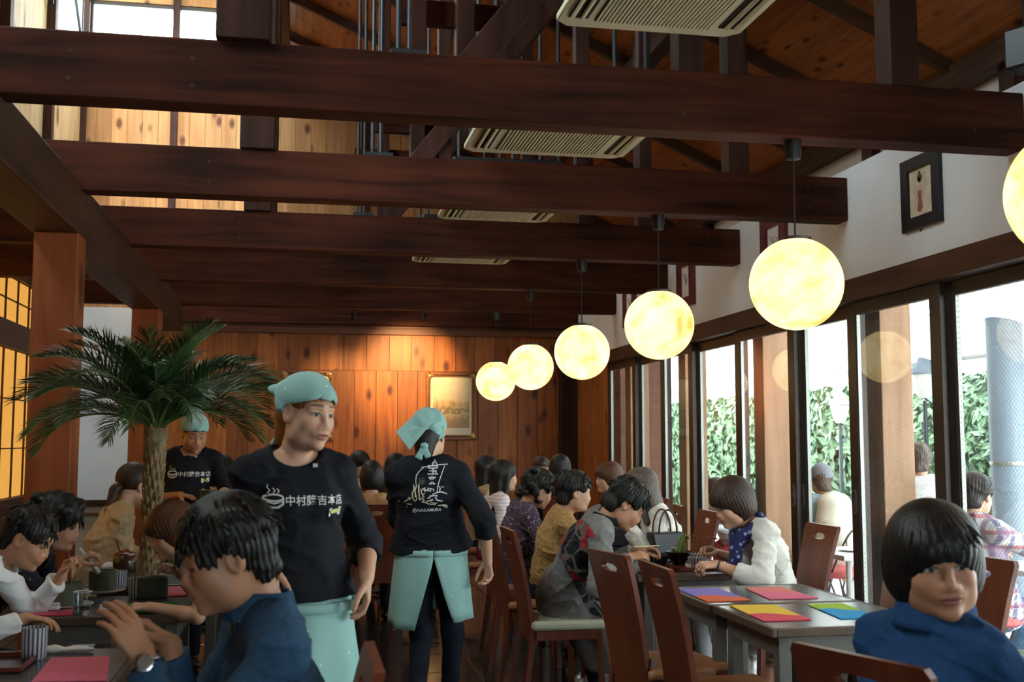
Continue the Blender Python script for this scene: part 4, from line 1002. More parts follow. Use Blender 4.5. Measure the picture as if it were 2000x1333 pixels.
    for sd in (1, -1):
        if sit:
            kn[sd] = (V3(knees[sd]) - base) if knees and sd in knees else hip[sd] + fx*.40*s + rx*sd*.03 + up*(.46*s - hip[sd][2])
            an[sd] = (V3(feet[sd]) - base) if feet and sd in feet else V3(kn[sd][0], kn[sd][1], .08*s) - fx*.05 + rx*sd*.01
        else:
            kn[sd] = (V3(knees[sd]) - base) if knees and sd in knees else hip[sd] + fx*.02 + up*(.44*s - hip[sd][2])
            an[sd] = (V3(feet[sd]) - base) if feet and sd in feet else V3(kn[sd][0], kn[sd][1], .08*s) - fx*.02
    j.update(hip=hip, kn=kn, an=an)
    if bottom:
        pts = [P] + list(kn.values()) + list(an.values()); v = Vol(np.min(pts, 0) - .2, np.max(pts, 0) + .2, vox * 1.2)
        v.ecap(P - rx*.05, P + rx*.05, fx, (.11*s*b, .105*s*b), (.11*s*b, .105*s*b), k=.02); v.ecap(P, wa, rx, (.128*s*b, .09*s), (.112*s*b, .08*s), k=.03)
        if bottom == 'skirt':
            v.ecap(P, (kn[1] + kn[-1]) / 2 + (up * -.02), rx, (.15*s, .10*s), (.19*s, .085*s), k=.04)
            if not sit: pass
        for sd in (1, -1):
            if bottom != 'skirt': v.cone(hip[sd], kn[sd], .080*s*b, .056*s, k=.03)
            if bottom == 'trousers': v.cone(kn[sd], an[sd], .055*s, .043*s, k=.02, flat=True)
        v.warp(lambda x, y, z: .004 * noise(x, y, z * 2, 40, seed + 21))
        np_mesh('trousers' if bottom == 'trousers' else bottom, [v.mesh(1)], botm, rt)
        if bottom == 'skirt':
            lv = Vol(np.min(pts, 0) - .2, np.max(pts, 0) + .2, vox * 1.2)
            for sd in (1, -1): lv.cone(kn[sd] - up*.02, an[sd], .046*s, .032*s, k=.0)
            np_mesh('stocking', [lv.mesh(1)], M['stocking'], rt)
        if shoem:
            for sd in (1, -1):
                ff = unit(V3(fx) + rx*sd*.12); a = V3(an[sd][0], an[sd][1], max(an[sd][2] - .08*s, 0) if not sit else max(an[sd][2] - .08*s, 0))
                sv = Vol(a - .27, a + .27, vox * 1.1); g = a + up * .035
                sv.cone(an[sd], g + ff * -.02, .036*s, .036*s, k=.01); sv.ecap(g - ff*.045*s, g + ff*.12*s, rx, (.034*s, .034*s), (.042*s, .026*s), k=.02); sv.cut(a + up*.002, -up)
                np_mesh('shoe', [sv.mesh(1)], M[shoem], rt)
    PEOPLE[label] = j
    return j

# ------------------------------------------------------------------ garments and prints laid on the figures
def band(name, mat, root, c, ax, bot, top, h, a0, a1, n=40, rows=8, wave=0.0, nw=6, th=0.003, gap=None, drop=None, lean=(0, 0)):
    """open cloth band round an axis: ax rows right, front, up; radii (side, front) at foot and head; angle 0 is the front"""
    vs = []; fs = []
    for i in range(rows + 1):
        f = i / rows
        g = gap(f) if gap else 0.0
        for k in range(n + 1):
            t = a0 + g + (a1 - a0 - 2 * g) * k / n
            w = 1 + wave * (1 - f) * math.sin(nw * t + 1.3 * f)
            rs = (bot[0] + (top[0] - bot[0]) * f) * w; rf = (bot[1] + (top[1] - bot[1]) * f) * w
            z = h * f - (drop(t) * (1 - f) if drop else 0)
            p = V3(c) + ax[0] * (math.sin(t) * rs + lean[0] * (1 - f)) + ax[1] * (math.cos(t) * rf + lean[1] * (1 - f)) + ax[2] * z
            vs.append(tuple(p))
    for i in range(rows):
        for k in range(n): a = i * (n + 1) + k; fs.append((a, a + 1, a + n + 2, a + n + 1))
    m = MB(); m.add(vs, fs); o = m.build(name, mat, root, smooth=True, fixn=False)
    md = o.modifiers.new('thickness', 'SOLIDIFY'); md.thickness = th; md.offset = 0
    return o
def cloth(name, col, rough=0.85, var=0.1, scale=30, bump=0.15):
    return plain(name, col, rough, var, scale, bump=bump, spec=0.2)
def specked(name, col, spot, sc=9.0, size=0.09, rough=0.85):
    m, n, l, b = nodes(name); tc = n.new('ShaderNodeTexCoord'); vo = n.new('ShaderNodeTexVoronoi'); vo.inputs['Scale'].default_value = sc; l.new(tc.outputs['Object'], vo.inputs['Vector'])
    r = ramp(n, [(size, spot), (size + .02, col)]); l.new(vo.outputs['Distance'], r.inputs['Fac']); l.new(r.outputs['Color'], b.inputs['Base Color']); b.inputs['Roughness'].default_value = rough
    b.inputs['Specular IOR Level'].default_value = 0.2
    return m
M['teal'] = specked('teal_cotton', (0.29, 0.49, 0.455), (0.70, 0.80, 0.78), 24, 0.09)
M['blackshirt'] = cloth('black_cotton', (0.008, 0.009, 0.013), 0.8)
M['blacktrs'] = cloth('dark_navy_cloth', (0.010, 0.013, 0.024), 0.75)
M['whiteprint'] = plain('white_print', (0.72, 0.72, 0.70), 0.7, 0.05)
M['creamprint'] = plain('cream_print', (0.62, 0.55, 0.36), 0.7, 0.05)
M['tagyellow'] = plain('yellow_tag', (0.62, 0.62, 0.20), 0.6, 0.05)
M['stocking'] = plain('stocking', (0.05, 0.035, 0.03), 0.6)
M['denim'] = cloth('denim_shirt', (0.032, 0.080, 0.150), 0.85, 0.25, 60, 0.3)
M['jeans'] = cloth('pale_jeans', (0.12, 0.22, 0.36), 0.85, 0.2, 50, 0.3)
M['fleece'] = cloth('blue_fleece', (0.016, 0.055, 0.140), 0.95, 0.15, 80, 0.3)
M['whitecloth'] = cloth('white_cotton', (0.74, 0.73, 0.72), 0.85, 0.04)
M['tancloth'] = cloth('tan_knit', (0.42, 0.29, 0.16), 0.9, 0.15, 50, 0.3)
M['lace'] = cloth('mustard_lace', (0.40, 0.235, 0.085), 0.9, 0.4, 70, 0.5)
M['dots'] = specked('purple_dotted_cloth', (0.075, 0.050, 0.075), (0.55, 0.52, 0.55), 62, 0.22)
M['navylace'] = specked('navy_lace', (0.012, 0.012, 0.022), (0.16, 0.13, 0.16), 40, 0.2)
M['pinkstripe'] = stripes('pink_striped_knit', 'z', 38, (0.66, 0.52, 0.50), (0.78, 0.72, 0.70), 0.5)
M['greystripe'] = stripes('grey_striped_shirt', 'z', 16, (0.78, 0.79, 0.82), (0.40, 0.42, 0.48), 0.25)
M['beigeblouse'] = cloth('ivory_blouse', (0.68, 0.65, 0.58), 0.7, 0.05)
M['scarf'] = specked('blue_scarf', (0.03, 0.035, 0.11), (0.32, 0.38, 0.60), 30, 0.26)
M['brownshirt'] = cloth('brown_knit', (0.16, 0.08, 0.045), 0.9)
M['paleblue'] = cloth('pale_blue_jacket', (0.42, 0.62, 0.72), 0.8)
M['darkred'] = cloth('dark_red_skirt', (0.25, 0.02, 0.02), 0.8)
def plaid():
    m, n, l, b = nodes('plaid_shirt'); tc = n.new('ShaderNodeTexCoord'); sx = n.new('ShaderNodeSeparateXYZ'); l.new(tc.outputs['Object'], sx.inputs[0]); ms = []
    for i, fq, dt in ((2, 11, .32), (0, 11, .32), (2, 22, .15), (1, 11, .30)):
        a = n.new('ShaderNodeMath'); a.operation = 'MULTIPLY'; a.inputs[1].default_value = fq; l.new(sx.outputs[i], a.inputs[0])
        f_ = n.new('ShaderNodeMath'); f_.operation = 'FRACT'; l.new(a.outputs[0], f_.inputs[0]); t_ = n.new('ShaderNodeMath'); t_.operation = 'LESS_THAN'; t_.inputs[1].default_value = dt; l.new(f_.outputs[0], t_.inputs[0]); ms.append(t_)
    col = None
    for t_, cc in zip(ms, ((0.50, 0.06, 0.07), (0.06, 0.08, 0.22), (0.62, 0.60, 0.62), (0.20, 0.10, 0.20))):
        mx = n.new('ShaderNodeMix'); mx.data_type = 'RGBA'
        if col is None: mx.inputs['A'].default_value = (0.66, 0.64, 0.66, 1)
        else: l.new(col, mx.inputs['A'])
        mx.inputs['B'].default_value = (*cc, 1); h_ = n.new('ShaderNodeMath'); h_.operation = 'MULTIPLY'; h_.inputs[1].default_value = 0.75; l.new(t_.outputs[0], h_.inputs[0]); l.new(h_.outputs[0], mx.inputs['Factor']); col = mx.outputs['Result']
    l.new(col, b.inputs['Base Color']); b.inputs['Roughness'].default_value = 0.85
    return m
M['plaid'] = plaid()

class Printer:
    """lays flat lettering and drawing on a garment by dropping it along one direction"""
    def __init__(s, j, o, c, right, up, way):
        s.root = j['root']; me = o.data
        s.bvh = BVHTree.FromPolygons([v.co.copy() for v in me.vertices], [tuple(p.vertices) for p in me.polygons])
        s.c = Vector(tuple(c)); s.r = Vector(tuple(unit(right))); s.u = Vector(tuple(unit(up))); s.w = Vector(tuple(unit(way)))
    def P(s, x, y, lift=0.0025):
        p = s.c + s.r * x + s.u * y - s.w * 0.4
        h = s.bvh.ray_cast(p, s.w, 1.0)
        q = h[0] if h[0] is not None else s.c + s.r * x + s.u * y
        return q - s.w * lift
    def stroke(s, m, pts, w):
        vs = []; P2 = []
        for i in range(len(pts) - 1):
            a, b = pts[i], pts[i+1]; k = max(1, int(math.hypot(b[0]-a[0], b[1]-a[1]) / 0.012))
            P2 += [(a[0] + (b[0]-a[0])*t/k, a[1] + (b[1]-a[1])*t/k) for t in range(k)]
        P2.append(pts[-1]); n = len(P2)
        for i, (x, y) in enumerate(P2):
            x0, y0 = P2[max(i-1, 0)]; x1, y1 = P2[min(i+1, n-1)]; L = math.hypot(x1-x0, y1-y0) + 1e-9; nx, ny = -(y1-y0)/L, (x1-x0)/L
            ww = w * (0.55 + 0.45 * math.sin(math.pi * (0.15 + 0.7 * i / max(n-1, 1))))
            vs += [s.P(x + nx*ww/2, y + ny*ww/2), s.P(x - nx*ww/2, y - ny*ww/2)]
        m.add(vs, [(2*i, 2*i+1, 2*i+3, 2*i+2) for i in range(n-1)])
    def text(s, body, x, y, size, mat, name='lettering', slant=0.0, shear=0.0):
        cu = bpy.data.curves.new('t', 'FONT'); cu.body = body; cu.size = size; cu.align_x = 'LEFT'; cu.shear = shear; cu.offset = size * 0.012; cu.resolution_u = 3
        ob = bpy.data.objects.new('t', cu); C.objects.link(ob); dg = bpy.context.evaluated_depsgraph_get(); dg.update()
        me = bpy.data.meshes.new_from_object(ob.evaluated_get(dg)); bpy.data.objects.remove(ob)
        m = MB(); m.add([s.P(x + v.co.x, y + v.co.y + slant * v.co.x, 0.003) for v in me.vertices], [tuple(p.vertices) for p in me.polygons])
        return m.build(name, mat, s.root, fixn=False)

def bandana(j, flap='rear'):
    H, A, s, root = j['H'], j['A'], j['hs'], j['root']
    v = Vol((-.15, -.26, -.14), (.15, .14, .17), .0042)
    v.ell((0, -.016, .036), (.074 + .017, .093 + .017, .084 + .014), k=0)
    v.ell((0, -.014, .030), (.074 + .009, .093 + .009, .084 + .004), k=0.003, op='s')
    v.cut((0, .085, .050), (0, .42, -1), k=.004)
    if flap == 'rear':
        v.ecap((0, -.075, .055), (.0, -.215, .050), (1, 0, 0), (.072, .050), (.006, .010), k=.02)
        v.ell((0, -.10, -.055), (.022, .020, .016), k=.01); v.cone((0.0, -.105, -.06), (.02, -.125, -.125), .012, .008, k=.008); v.cone((0.0, -.105, -.06), (-.022, -.12, -.115), .012, .008, k=.008)
        v.cone((.070, -.02, .0), (0, -.10, -.052), .014, .012, k=.01); v.cone((-.070, -.02, .0), (0, -.10, -.052), .014, .012, k=.01)
    v.warp(lambda x, y, z: .0022 * np.sin(55 * z + 26 * y + 8 * np.sin(14 * x)))
    vs, q = v.mesh(1); b = np_mesh('bandana', [(H + (vs * s) @ A, q)], M['teal'], root)
    if flap == 'hang':
        m = MB()
        poly = [(-.015, .128), (.070, .105), (.094, .060), (.030, .020), (-.055, -.095), (-.128, -.005)]
        n = len(poly); pts = []
        for d_ in (0, 1):
            for x, z in poly: pts.append(V3(x, -.120 - .014 * d_ - .02 * (x < -.05) + .05 * max(0, z - .07) / .05 + .03 * (x > .06), z))
        m.add([tuple(H + (p * s) @ A) for p in pts], [tuple(range(n)), tuple(range(2*n - 1, n - 1, -1))] + [(i, (i+1) % n, n + (i+1) % n, n + i) for i in range(n)])
        o = m.build('flap', M['teal'], b, bevel=0.004)
        v = Vol((-.14, -.20, -.20), (.14, .05, .10), .004)
        v.ell((.012, -.118, -.072), (.020, .018, .015), k=.01)
        v.ecap((.01, -.12, -.075), (-.014, -.128, -.135), (1, 0, 0), (.012, .006), (.022, .005), k=.006); v.ecap((.012, -.12, -.075), (.036, -.125, -.128), (1, 0, 0), (.011, .006), (.018, .005), k=.006)
        v.ecap((.080, -.02, .01), (.015, -.115, -.068), (0, 0, 1), (.028, .006), (.012, .007), k=.01); v.cone((-.080, -.02, .0), (.005, -.115, -.068), .010, .009, k=.01)
        vs, q = v.mesh(1); np_mesh('knot', [(H + (vs * s) @ A, q)], M['teal'], b)
    return b
def staff_logo(j):
    """steaming bowl and the shop's brush lettering across the chest, name tag below, clip at the collar"""
    c = j['ch'] + j['tv'] * .035; p = Printer(j, j['top'], c, -j['rx'], j['up'], -j['fx'])
    m = MB(); sc = j['s']
    ell_ = [(-.098 + .026*math.cos(t), -.012 + .010*math.sin(t)) for t in [2*math.pi*i/16 for i in range(17)]]
    p.stroke(m, ell_, .006)
    p.stroke(m, [(-.124, -.012), (-.122, -.032), (-.108, -.042), (-.088, -.042), (-.074, -.032), (-.072, -.012)], .008); p.stroke(m, [(-.118, -.024), (-.098, -.030), (-.078, -.024)], .005)
    p.stroke(m, [(-.112, .002), (-.106, .012), (-.112, .020), (-.108, .030)], .0035); p.stroke(m, [(-.098, .002), (-.092, .010), (-.097, .018)], .0035); p.stroke(m, [(-.086, .002), (-.081, .009), (-.086, .016)], .0035)
    m.build('bowl_logo', M['whiteprint'], j['root'], fixn=False)
    p.text('\u4e2d\u6751\u85e4\u5409\u672c\u5e97', -.068, -.034, .034, M['whiteprint'])
    m = MB(); m.add([p.P(.075, -.075, .006), p.P(.125, -.070, .006), p.P(.125, -.044, .006), p.P(.075, -.049, .006)], [(0, 1, 2, 3)]); t = m.build('name_tag', M['whiteprint'], j['root'], fixn=False)
    m = MB(); m.add([p.P(.080, -.066, .008), p.P(.120, -.062, .008), p.P(.120, -.049, .008), p.P(.080, -.053, .008)], [(0, 1, 2, 3)]); m.build('tag_stripe', M['tagyellow'], t, fixn=False)
    m = MB()
    for dy in (0, -.018): q = p.P(.042, .105 + dy, .006); m.box(tuple(q - Vector((.008, .004, .006))), tuple(q + Vector((.008, .004, .006))))
    m.build('collar_clip', M['whiteprint'], j['root'])

# ------------------------------------------------------------------ the people
CARD = dict(d=(0, 0, -1))
j = person('walking waitress in teal bandana and apron, facing front with steaming-bowl logo', 'waitresses in black shirts', head=(0.020, 3.617, 1.472), look=(0.62, -0.78), pitch=0.16, roll=0.06,
           pelvis=(0.008, 3.660, 0.900), face=(0.30, -1), wide=.98, neckr=.046, s=0.985, skin='fair', hair='under', hairm='hair_orange', top='woman', topm=M['blackshirt'], sleeve=0.72, botm=M['blacktrs'], sit=False,
           rh=(-0.075, 3.546, 0.995), lh=(0.214, 3.577, 0.949), vox=.006, hv=.003, loose=.020, hem=-.02, flare=.026, seed=3, rhd=dict(d=(.1, -.2, -1), pn=(1, 0, 0), th=(0, -1, 0), curl=.5), lhd=dict(d=(.02, -.05, -1), pn=(-1, 0, 0), th=(0, -1, 0), curl=.6),
           poles={1: V3(-.25, 1, 0), -1: V3(.2, 1, 0)}, neckline='wide', shoulder=.148, knees={1: (0.021, 3.600, 0.460), -1: (0.124, 3.760, 0.460)}, feet={1: (-0.019, 3.450, 0.080), -1: (0.143, 3.900, 0.080)})
bandana(j); staff_logo(j)
ax_ = np.array([j['rx'], j['fx'], j['up']])
ap = band('apron', M['teal'], j['root'], j['P'] - j['up']*.30, ax_, (.195, .180), (.160, .130), .31, R(-165), R(165), 56, 10, 0.05, 7, .004, lean=(.0, .02))
m = MB(); 
for q in (0.4,): pass
band('waistband', M['teal'], ap, j['P'] - j['up']*.055, ax_, (.184, .156), (.182, .154), .03, R(-178), R(178), 40, 2, 0, 1, .005)

j = person('waitress seen from behind with a white sailing-ship print on her back', 'waitresses in black shirts', head=(0.614, 5.359, 1.415), look=(0.42, 1), pitch=0.10, pelvis=(0.634, 5.420, 0.880), face=(0.03, 1), s=0.96, skin='fair',
           hair='under', hairm='hair_black', topm=M['blackshirt'], sleeve=0.70, botm=M['blacktrs'], sit=False, rh=(0.894, 5.300, 0.808), lh=(0.533, 5.669, 0.887), vox=.006, hv=.0036, loose=.022, hem=-.015, flare=.030, seed=5, build=1.12,
           rhd=dict(d=(.12, .1, -1), pn=(-.6, -.3, .0), th=(0.2, 1, 0), curl=.75), poles={1: V3(.35, -1, 0), -1: V3(-.45, -.6, -.7)}, shoulder=.150, knees={1: (0.755, 5.520, 0.450), -1: (0.584, 5.360, 0.450)}, feet={1: (0.755, 5.600, 0.080), -1: (0.537, 5.220, 0.080)})
bandana(j, 'hang')
ax_ = np.array([j['rx'], j['fx'], j['up']])
ap = band('apron', M['teal'], j['root'], j['P'] - j['up']*.34, ax_, (.200, .185), (.165, .138), .39, R(-179.5), R(179.5), 64, 12, 0.045, 8, .004, gap=lambda f: R(27) * max(0, .74 - f) / .74, drop=lambda t: .05 * (1 if t < 0 else .3) * abs(math.sin(t / 2)))
band('waistband', M['teal'], ap, j['P'] - j['up']*.05, ax_, (.178, .151), (.176, .149), .03, R(-179), R(179), 40, 2, 0, 1, .005)
# the back print, traced stroke by stroke
p = Printer(j, j['top'], j['ch'] + j['tv'] * .02, j['rx'], j['up'], j['fx']); k_ = .0205 / 100.0 * .98
def px_(x, y): return ((x - 800) * .000296 + .02, (740 - y) * .000296)
W1 = .007
def strokes(L, w, mat, nm):
    m = MB()
    for s_ in L: p.stroke(m, [px_(*q) for q in s_], w)
    tag(m.build(nm, mat, j['root'], fixn=False), kind='stuff')
strokes([[(585,398),(700,390),(850,360),(1020,350)], [(630,400),(560,460),(512,530),(505,620),(512,690)], [(968,370),(920,500),(880,620),(850,720),(845,790)], [(760,350),(800,300),(815,278)], [(815,290),(845,345)], [(780,340),(800,322),(835,340)]], .0042, M['whiteprint'], 'ship_sail')
strokes([[(470,680),(480,740),(455,800),(450,860),(480,930)], [(520,690),(490,760),(500,830),(520,900)], [(555,670),(550,760),(560,860),(575,920)], [(585,740),(600,820),(640,880)], [(620,830),(650,810)], [(600,870),(640,930),(610,950)], [(480,860),(520,850)], [(470,930),(510,935),(520,900)], [(545,900),(600,910)]], .0062, M['creamprint'], 'ship_hull')
strokes([[(770,830),(850,800),(910,790),(1010,825)], [(870,700),(895,740),(880,800)], [(905,720),(925,710)], [(935,715),(955,712)], [(720,860),(850,845)], [(690,890),(740,885)], [(845,850),(820,890),(850,925),(935,940)], [(700,940),(780,915)], [(610,730),(640,765),(690,760)], [(650,720),(640,760),(660,790)], [(700,720),(690,770),(740,780),(750,730)], [(700,745),(740,740)], [(770,740),(790,760),(785,780)], [(615,760),(650,740)]], .0055, M['whiteprint'], 'ship_rigging')
strokes([[(330,955),(400,900),(450,880)], [(385,880),(420,890)], [(370,985),(445,990)], [(400,915),(430,912)], [(660,960),(720,985),(830,995)], [(740,950),(800,975),(850,968)], [(865,1010),(930,1005),(1000,1040),(1030,1035)], [(940,995),(1020,1015)], [(235,945),(255,942)], [(360,1030),(380,1032)], [(600,950),(660,960),(700,930)]], .0058, M['creamprint'], 'ship_waves')
strokes([[(560,580),(640,575),(635,660),(560,665),(560,580)], [(575,600),(575,650)], [(600,595),(600,655)], [(620,600),(620,650)]], .0045, plain('grey_print', (.10, .10, .11), .7), 'seal_print')
p.text('\u5b9d', *px_(682, 505), .056, M['whiteprint'], 'lettering'); p.text('\u6765', *px_(690, 660), .044, M['whiteprint'], 'lettering')
p.text('NAKAMURA', *px_(535, 1112), .0205, M['whiteprint'], 'lettering', slant=.04, shear=.1)
cx, cy = px_(497, 1090); m = MB(); p.stroke(m, [(cx + .009*math.cos(t), cy + .009*math.sin(t)) for t in [2*math.pi*i/14 for i in range(15)]], .0028); p.stroke(m, [(cx - .008, cy), (cx + .008, cy)], .0028); p.stroke(m, [(cx, cy - .008), (cx, cy + .008)], .0028); m.build('ring_logo', M['whiteprint'], j['root'], fixn=False)
m = MB(); m.add([p.P(*px_(598, 190), .005), p.P(*px_(770, 185), .005), p.P(*px_(770, 135), .005), p.P(*px_(598, 140), .005)], [(0, 1, 2, 3)]); m.build('back_label', M['tagyellow'], j['root'], fixn=False)

j = person('waitress behind the palm looking down at the bowl she carries', 'waitresses in black shirts', head=(-0.663, 7.278, 1.432), look=(0.35, -1), pitch=0.45, pelvis=(-0.705, 7.120, 0.900), face=(0.12, -1), s=0.965, skin='tan', eyes='down', hair='under', hairm='hair_black',
           topm=M['blackshirt'], sleeve=0.62, botm=M['blacktrs'], sit=False, rh=(-0.719, 7.069, 1.049), lh=(-0.493, 6.977, 1.020), vox=.007, hv=.004, loose=.016, hem=-.03, seed=6, poles={1: V3(-.7, .3, -.7), -1: V3(.7, .3, -.7)}, rhd=dict(d=(.9, -.5, -.1), pn=(0, 0, -1), th=(-.3, -1, 0), curl=.5), lhd=dict(d=(-.6, -.6, .2), pn=(0, 0, 1), th=(0, 0, 1), curl=.5))
bandana(j); staff_logo(j); ax_ = np.array([j['rx'], j['fx'], j['up']])
band('apron', M['teal'], j['root'], j['P'] - j['up']*.28, ax_, (.20, .17), (.165, .135), .30, R(-165), R(165), 48, 8, 0.04, 7, .004)

# man in the denim shirt, near side of the first table
j = person('man in a blue denim shirt bowed over the near table, hands raised', head=(-0.158, 2.527, 1.133), neckr=.056, look=(-1, -0.22), pitch=0.34, pelvis=(-0.084, 2.500, 0.500), s=1.02, hs=.98, skin='tan', eyes='down', hair='short', hairm='hair_black', topm=M['denim'], sleeve=0.96,
           botm=M['blacktrs'], lh=(-0.303, 2.389, 0.934), rh=(-0.271, 2.547, 0.935), vox=.006, hv=.003, handv=.003, loose=.016, wr=.005, seed=8, shoulder=.165, build=1.05, neckline='collar', wide=1.03,
           lhd=dict(d=(-.42, .05, .72), pn=(-.55, .55, -.1), th=(-.3, .8, .3), curl=.42, thumb=.7), rhd=dict(d=(-.75, -.22, .50), pn=(-.2, -.6, -.5), th=(-.3, -.7, .4), curl=.65, thumb=.7), poles={1: V3(.3, .5, -.9), -1: V3(.3, -.5, -.9)}, feet={1: (-.55, 2.55, .08), -1: (-.55, 2.35, .08)})
ax_ = np.array([j['rx'], unit(j['fr'] - j['up']*.0), j['tv']])
band('collar', M['denim'], j['root'], j['N'] - j['tv']*.035, ax_, (.082, .084), (.064, .066), .06, R(-165), R(165), 36, 4, 0, 1, .006)
m = MB(); W = j['W'][-1]; d_ = unit(j['W'][-1] - j['E'][-1]); a_ = Vector(tuple(d_)).orthogonal().normalized(); b_ = Vector(tuple(d_)).cross(a_)
m.tube([Vector(tuple(W - d_*.012)) + (a_*math.cos(t) + b_*math.sin(t))*.031 for t in [2*math.pi*i/20 for i in range(21)]], .006, 6); ws = m.build('wristwatch_band', M['steel'], j['root'], smooth=True)
m = MB(); q = Vector(tuple(W - d_*.012)) + Vector((.0, -.033, .012)); m.lathe([(.018, 0), (.018, .008), (.014, .009)], 16); w_ = m.build('wristwatch_face', M['steel'], ws); w_.location = q; w_.rotation_euler = (R(70), 0, 0)
m = lock_mesh(j['H'], j['A'], j['hs'], [(rnd.uniform(-3.1, 3.1), rnd.uniform(.03, .13), rnd.uniform(.7, 1.0)) for i in range(70)] + [(rnd.uniform(-.8, .8), rnd.uniform(.095, .115), .9) for i in range(16)], 9, .034, .0048); tag(m.build('hair_lock', M['hair_black'], j['root'], smooth=True), kind='stuff')

j = person('boy in a white shirt bent over his bowl, spoon in his fist', head=(-1.014, 4.522, 1.014), look=(1, -0.12), pitch=0.52, pelvis=(-1.50, 4.42, 0.50), s=0.86, hs=.93, skin='tan', eyes='down', hair='crop', hairm='hair_black', topm=M['whitecloth'], sleeve=0.95, botm=M['blacktrs'],
           lh=(-0.925, 4.684, 0.843), rh=(-0.972, 4.355, 0.736), vox=.006, hv=.0036, loose=.02, wr=.006, seed=10, neckline='collar', lhd=dict(d=(.35, 0, .7), pn=(.8, -.4, -.2), th=(0, -.2, 1), curl=1.35, thumb=.9), rhd=dict(d=(1, .1, -.15), pn=(0, 0, -1), th=(0, 1, 0), curl=.45), poles={1: V3(-.3, -.6, -.8), -1: V3(-.2, .5, -.9)})
ax_ = np.array([j['rx'], j['fr'], j['tv']])
band('collar', M['whitecloth'], j['root'], j['N'] - j['tv']*.035, ax_, (.085, .088), (.066, .068), .04, R(-150), R(150), 30, 3, 0, 1, .005)
m = MB()
for q in range(4): c = j['ch'] + j['tv']*(.10 - .09*q) + j['fr']*.105 - j['rx']*.0; m.ball(tuple(c), (.006,)*3, 8, 5)
m.build('button', M['black'], j['root'])

j = person('woman with dark curled hair in navy lace, stirring a bowl beside the boy', head=(-1.029, 5.116, 1.026), look=(1, -0.22), pitch=0.28, pelvis=(-1.52, 5.02, 0.50), s=0.95, skin='fair', eyes='down', hair='perm', hairm='hair_black', topm=M['navylace'], sleeve=0.55, botm=M['blacktrs'],
           rh=(-0.942, 5.053, 0.864), lh=(-1.02, 5.16, 0.72), vox=.007, hv=.0036, seed=11, loose=.018, rhd=dict(d=(.7, .0, .35), pn=(.3, .2, -.8), th=(.4, -.3, .8), curl=1.1, thumb=.9), lhd=dict(d=(1, -.2, 0), pn=(0, 0, -1)), poles={1: V3(-.2, -.7, -.7), -1: V3(0, .7, -.7)})

j = person('woman in a tan cardigan leaning away beside the palm trunk', head=(-0.909, 6.484, 1.135), look=(0.72, 0.7), pitch=0.25, pelvis=(-1.067, 6.350, 0.480), face=(1, 0.35), s=0.98, skin='fair', hair='pony', hairm='hair_brown', topm=M['tancloth'], sleeve=0.9, botm=M['blacktrs'], rh=(-.78, 6.42, .72), lh=(-.75, 6.75, .72), vox=.008, hv=.0045, loose=.028, wr=.007, seed=12, build=1.15)
m = MB(); c = j['H'] + j['A'][1]*-.115*.98 + j['A'][2]*-.03; m.tube([Vector(tuple(c)) + Vector((.022*math.cos(t), .010*math.sin(t), .018*math.sin(t))) for t in [.4*i for i in range(17)]], .005, 6); m.build('hair_clip', plain('gold_clip', (.6, .42, .2), .3, metal=.6), j['root'])

j = person('child with brown bobbed hair bowed over a bowl at the inner side of the table', head=(-0.521, 4.817, 1.007), look=(-1, -0.25), pitch=0.38, pelvis=(-0.02, 4.72, 0.50), s=0.82, hs=.90, skin='fair', eyes='down', hair='bob', hairm='hair_red', topm=M['blacktrs'], sleeve=0.25, botm=M['blacktrs'],
           lh=(-0.574, 4.607, 0.729), rh=(-0.503, 5.036, 0.804), vox=.006, hv=.004, seed=13, lhd=dict(d=(-1, .1, .05), pn=(0, .3, -1), th=(0, .3, 1), curl=1.2), rhd=dict(d=(-.6, -.3, .6), pn=(-.5, -.2, -.6), th=(-.5, 0, .7), curl=.9, thumb=.9), poles={1: V3(.4, .6, -.8), -1: V3(.5, -.6, -.8)})

j = person('dark-haired diner in black behind the carrying waitress', head=(-0.541, 7.996, 1.155), look=(1, -0.35), pitch=0.3, pelvis=(-0.590, 7.900, 0.500), s=0.95, skin='fair', eyes='down', hair='bob', hairm='hair_black', topm=M['blackshirt'], botm=M['blacktrs'], rh=(-0.393, 7.787, 0.901), lh=(-0.373, 8.092, 0.881), vox=.010, hv=.005, handv=.0045, seed=14)
j = person('dark-haired person in black farther behind the carrying waitress', head=(-0.455, 8.906, 1.089), look=(-1, -0.1), pitch=0.3, pelvis=(-0.282, 8.800, 0.500), s=0.95, skin='fair', eyes='down', hair='short', hairm='hair_black', topm=M['blackshirt'], botm=M['blacktrs'], rh=(-0.452, 8.700, 0.720), lh=(-0.442, 8.500, 0.720), vox=.010, hv=.006, handv=.005, seed=15)

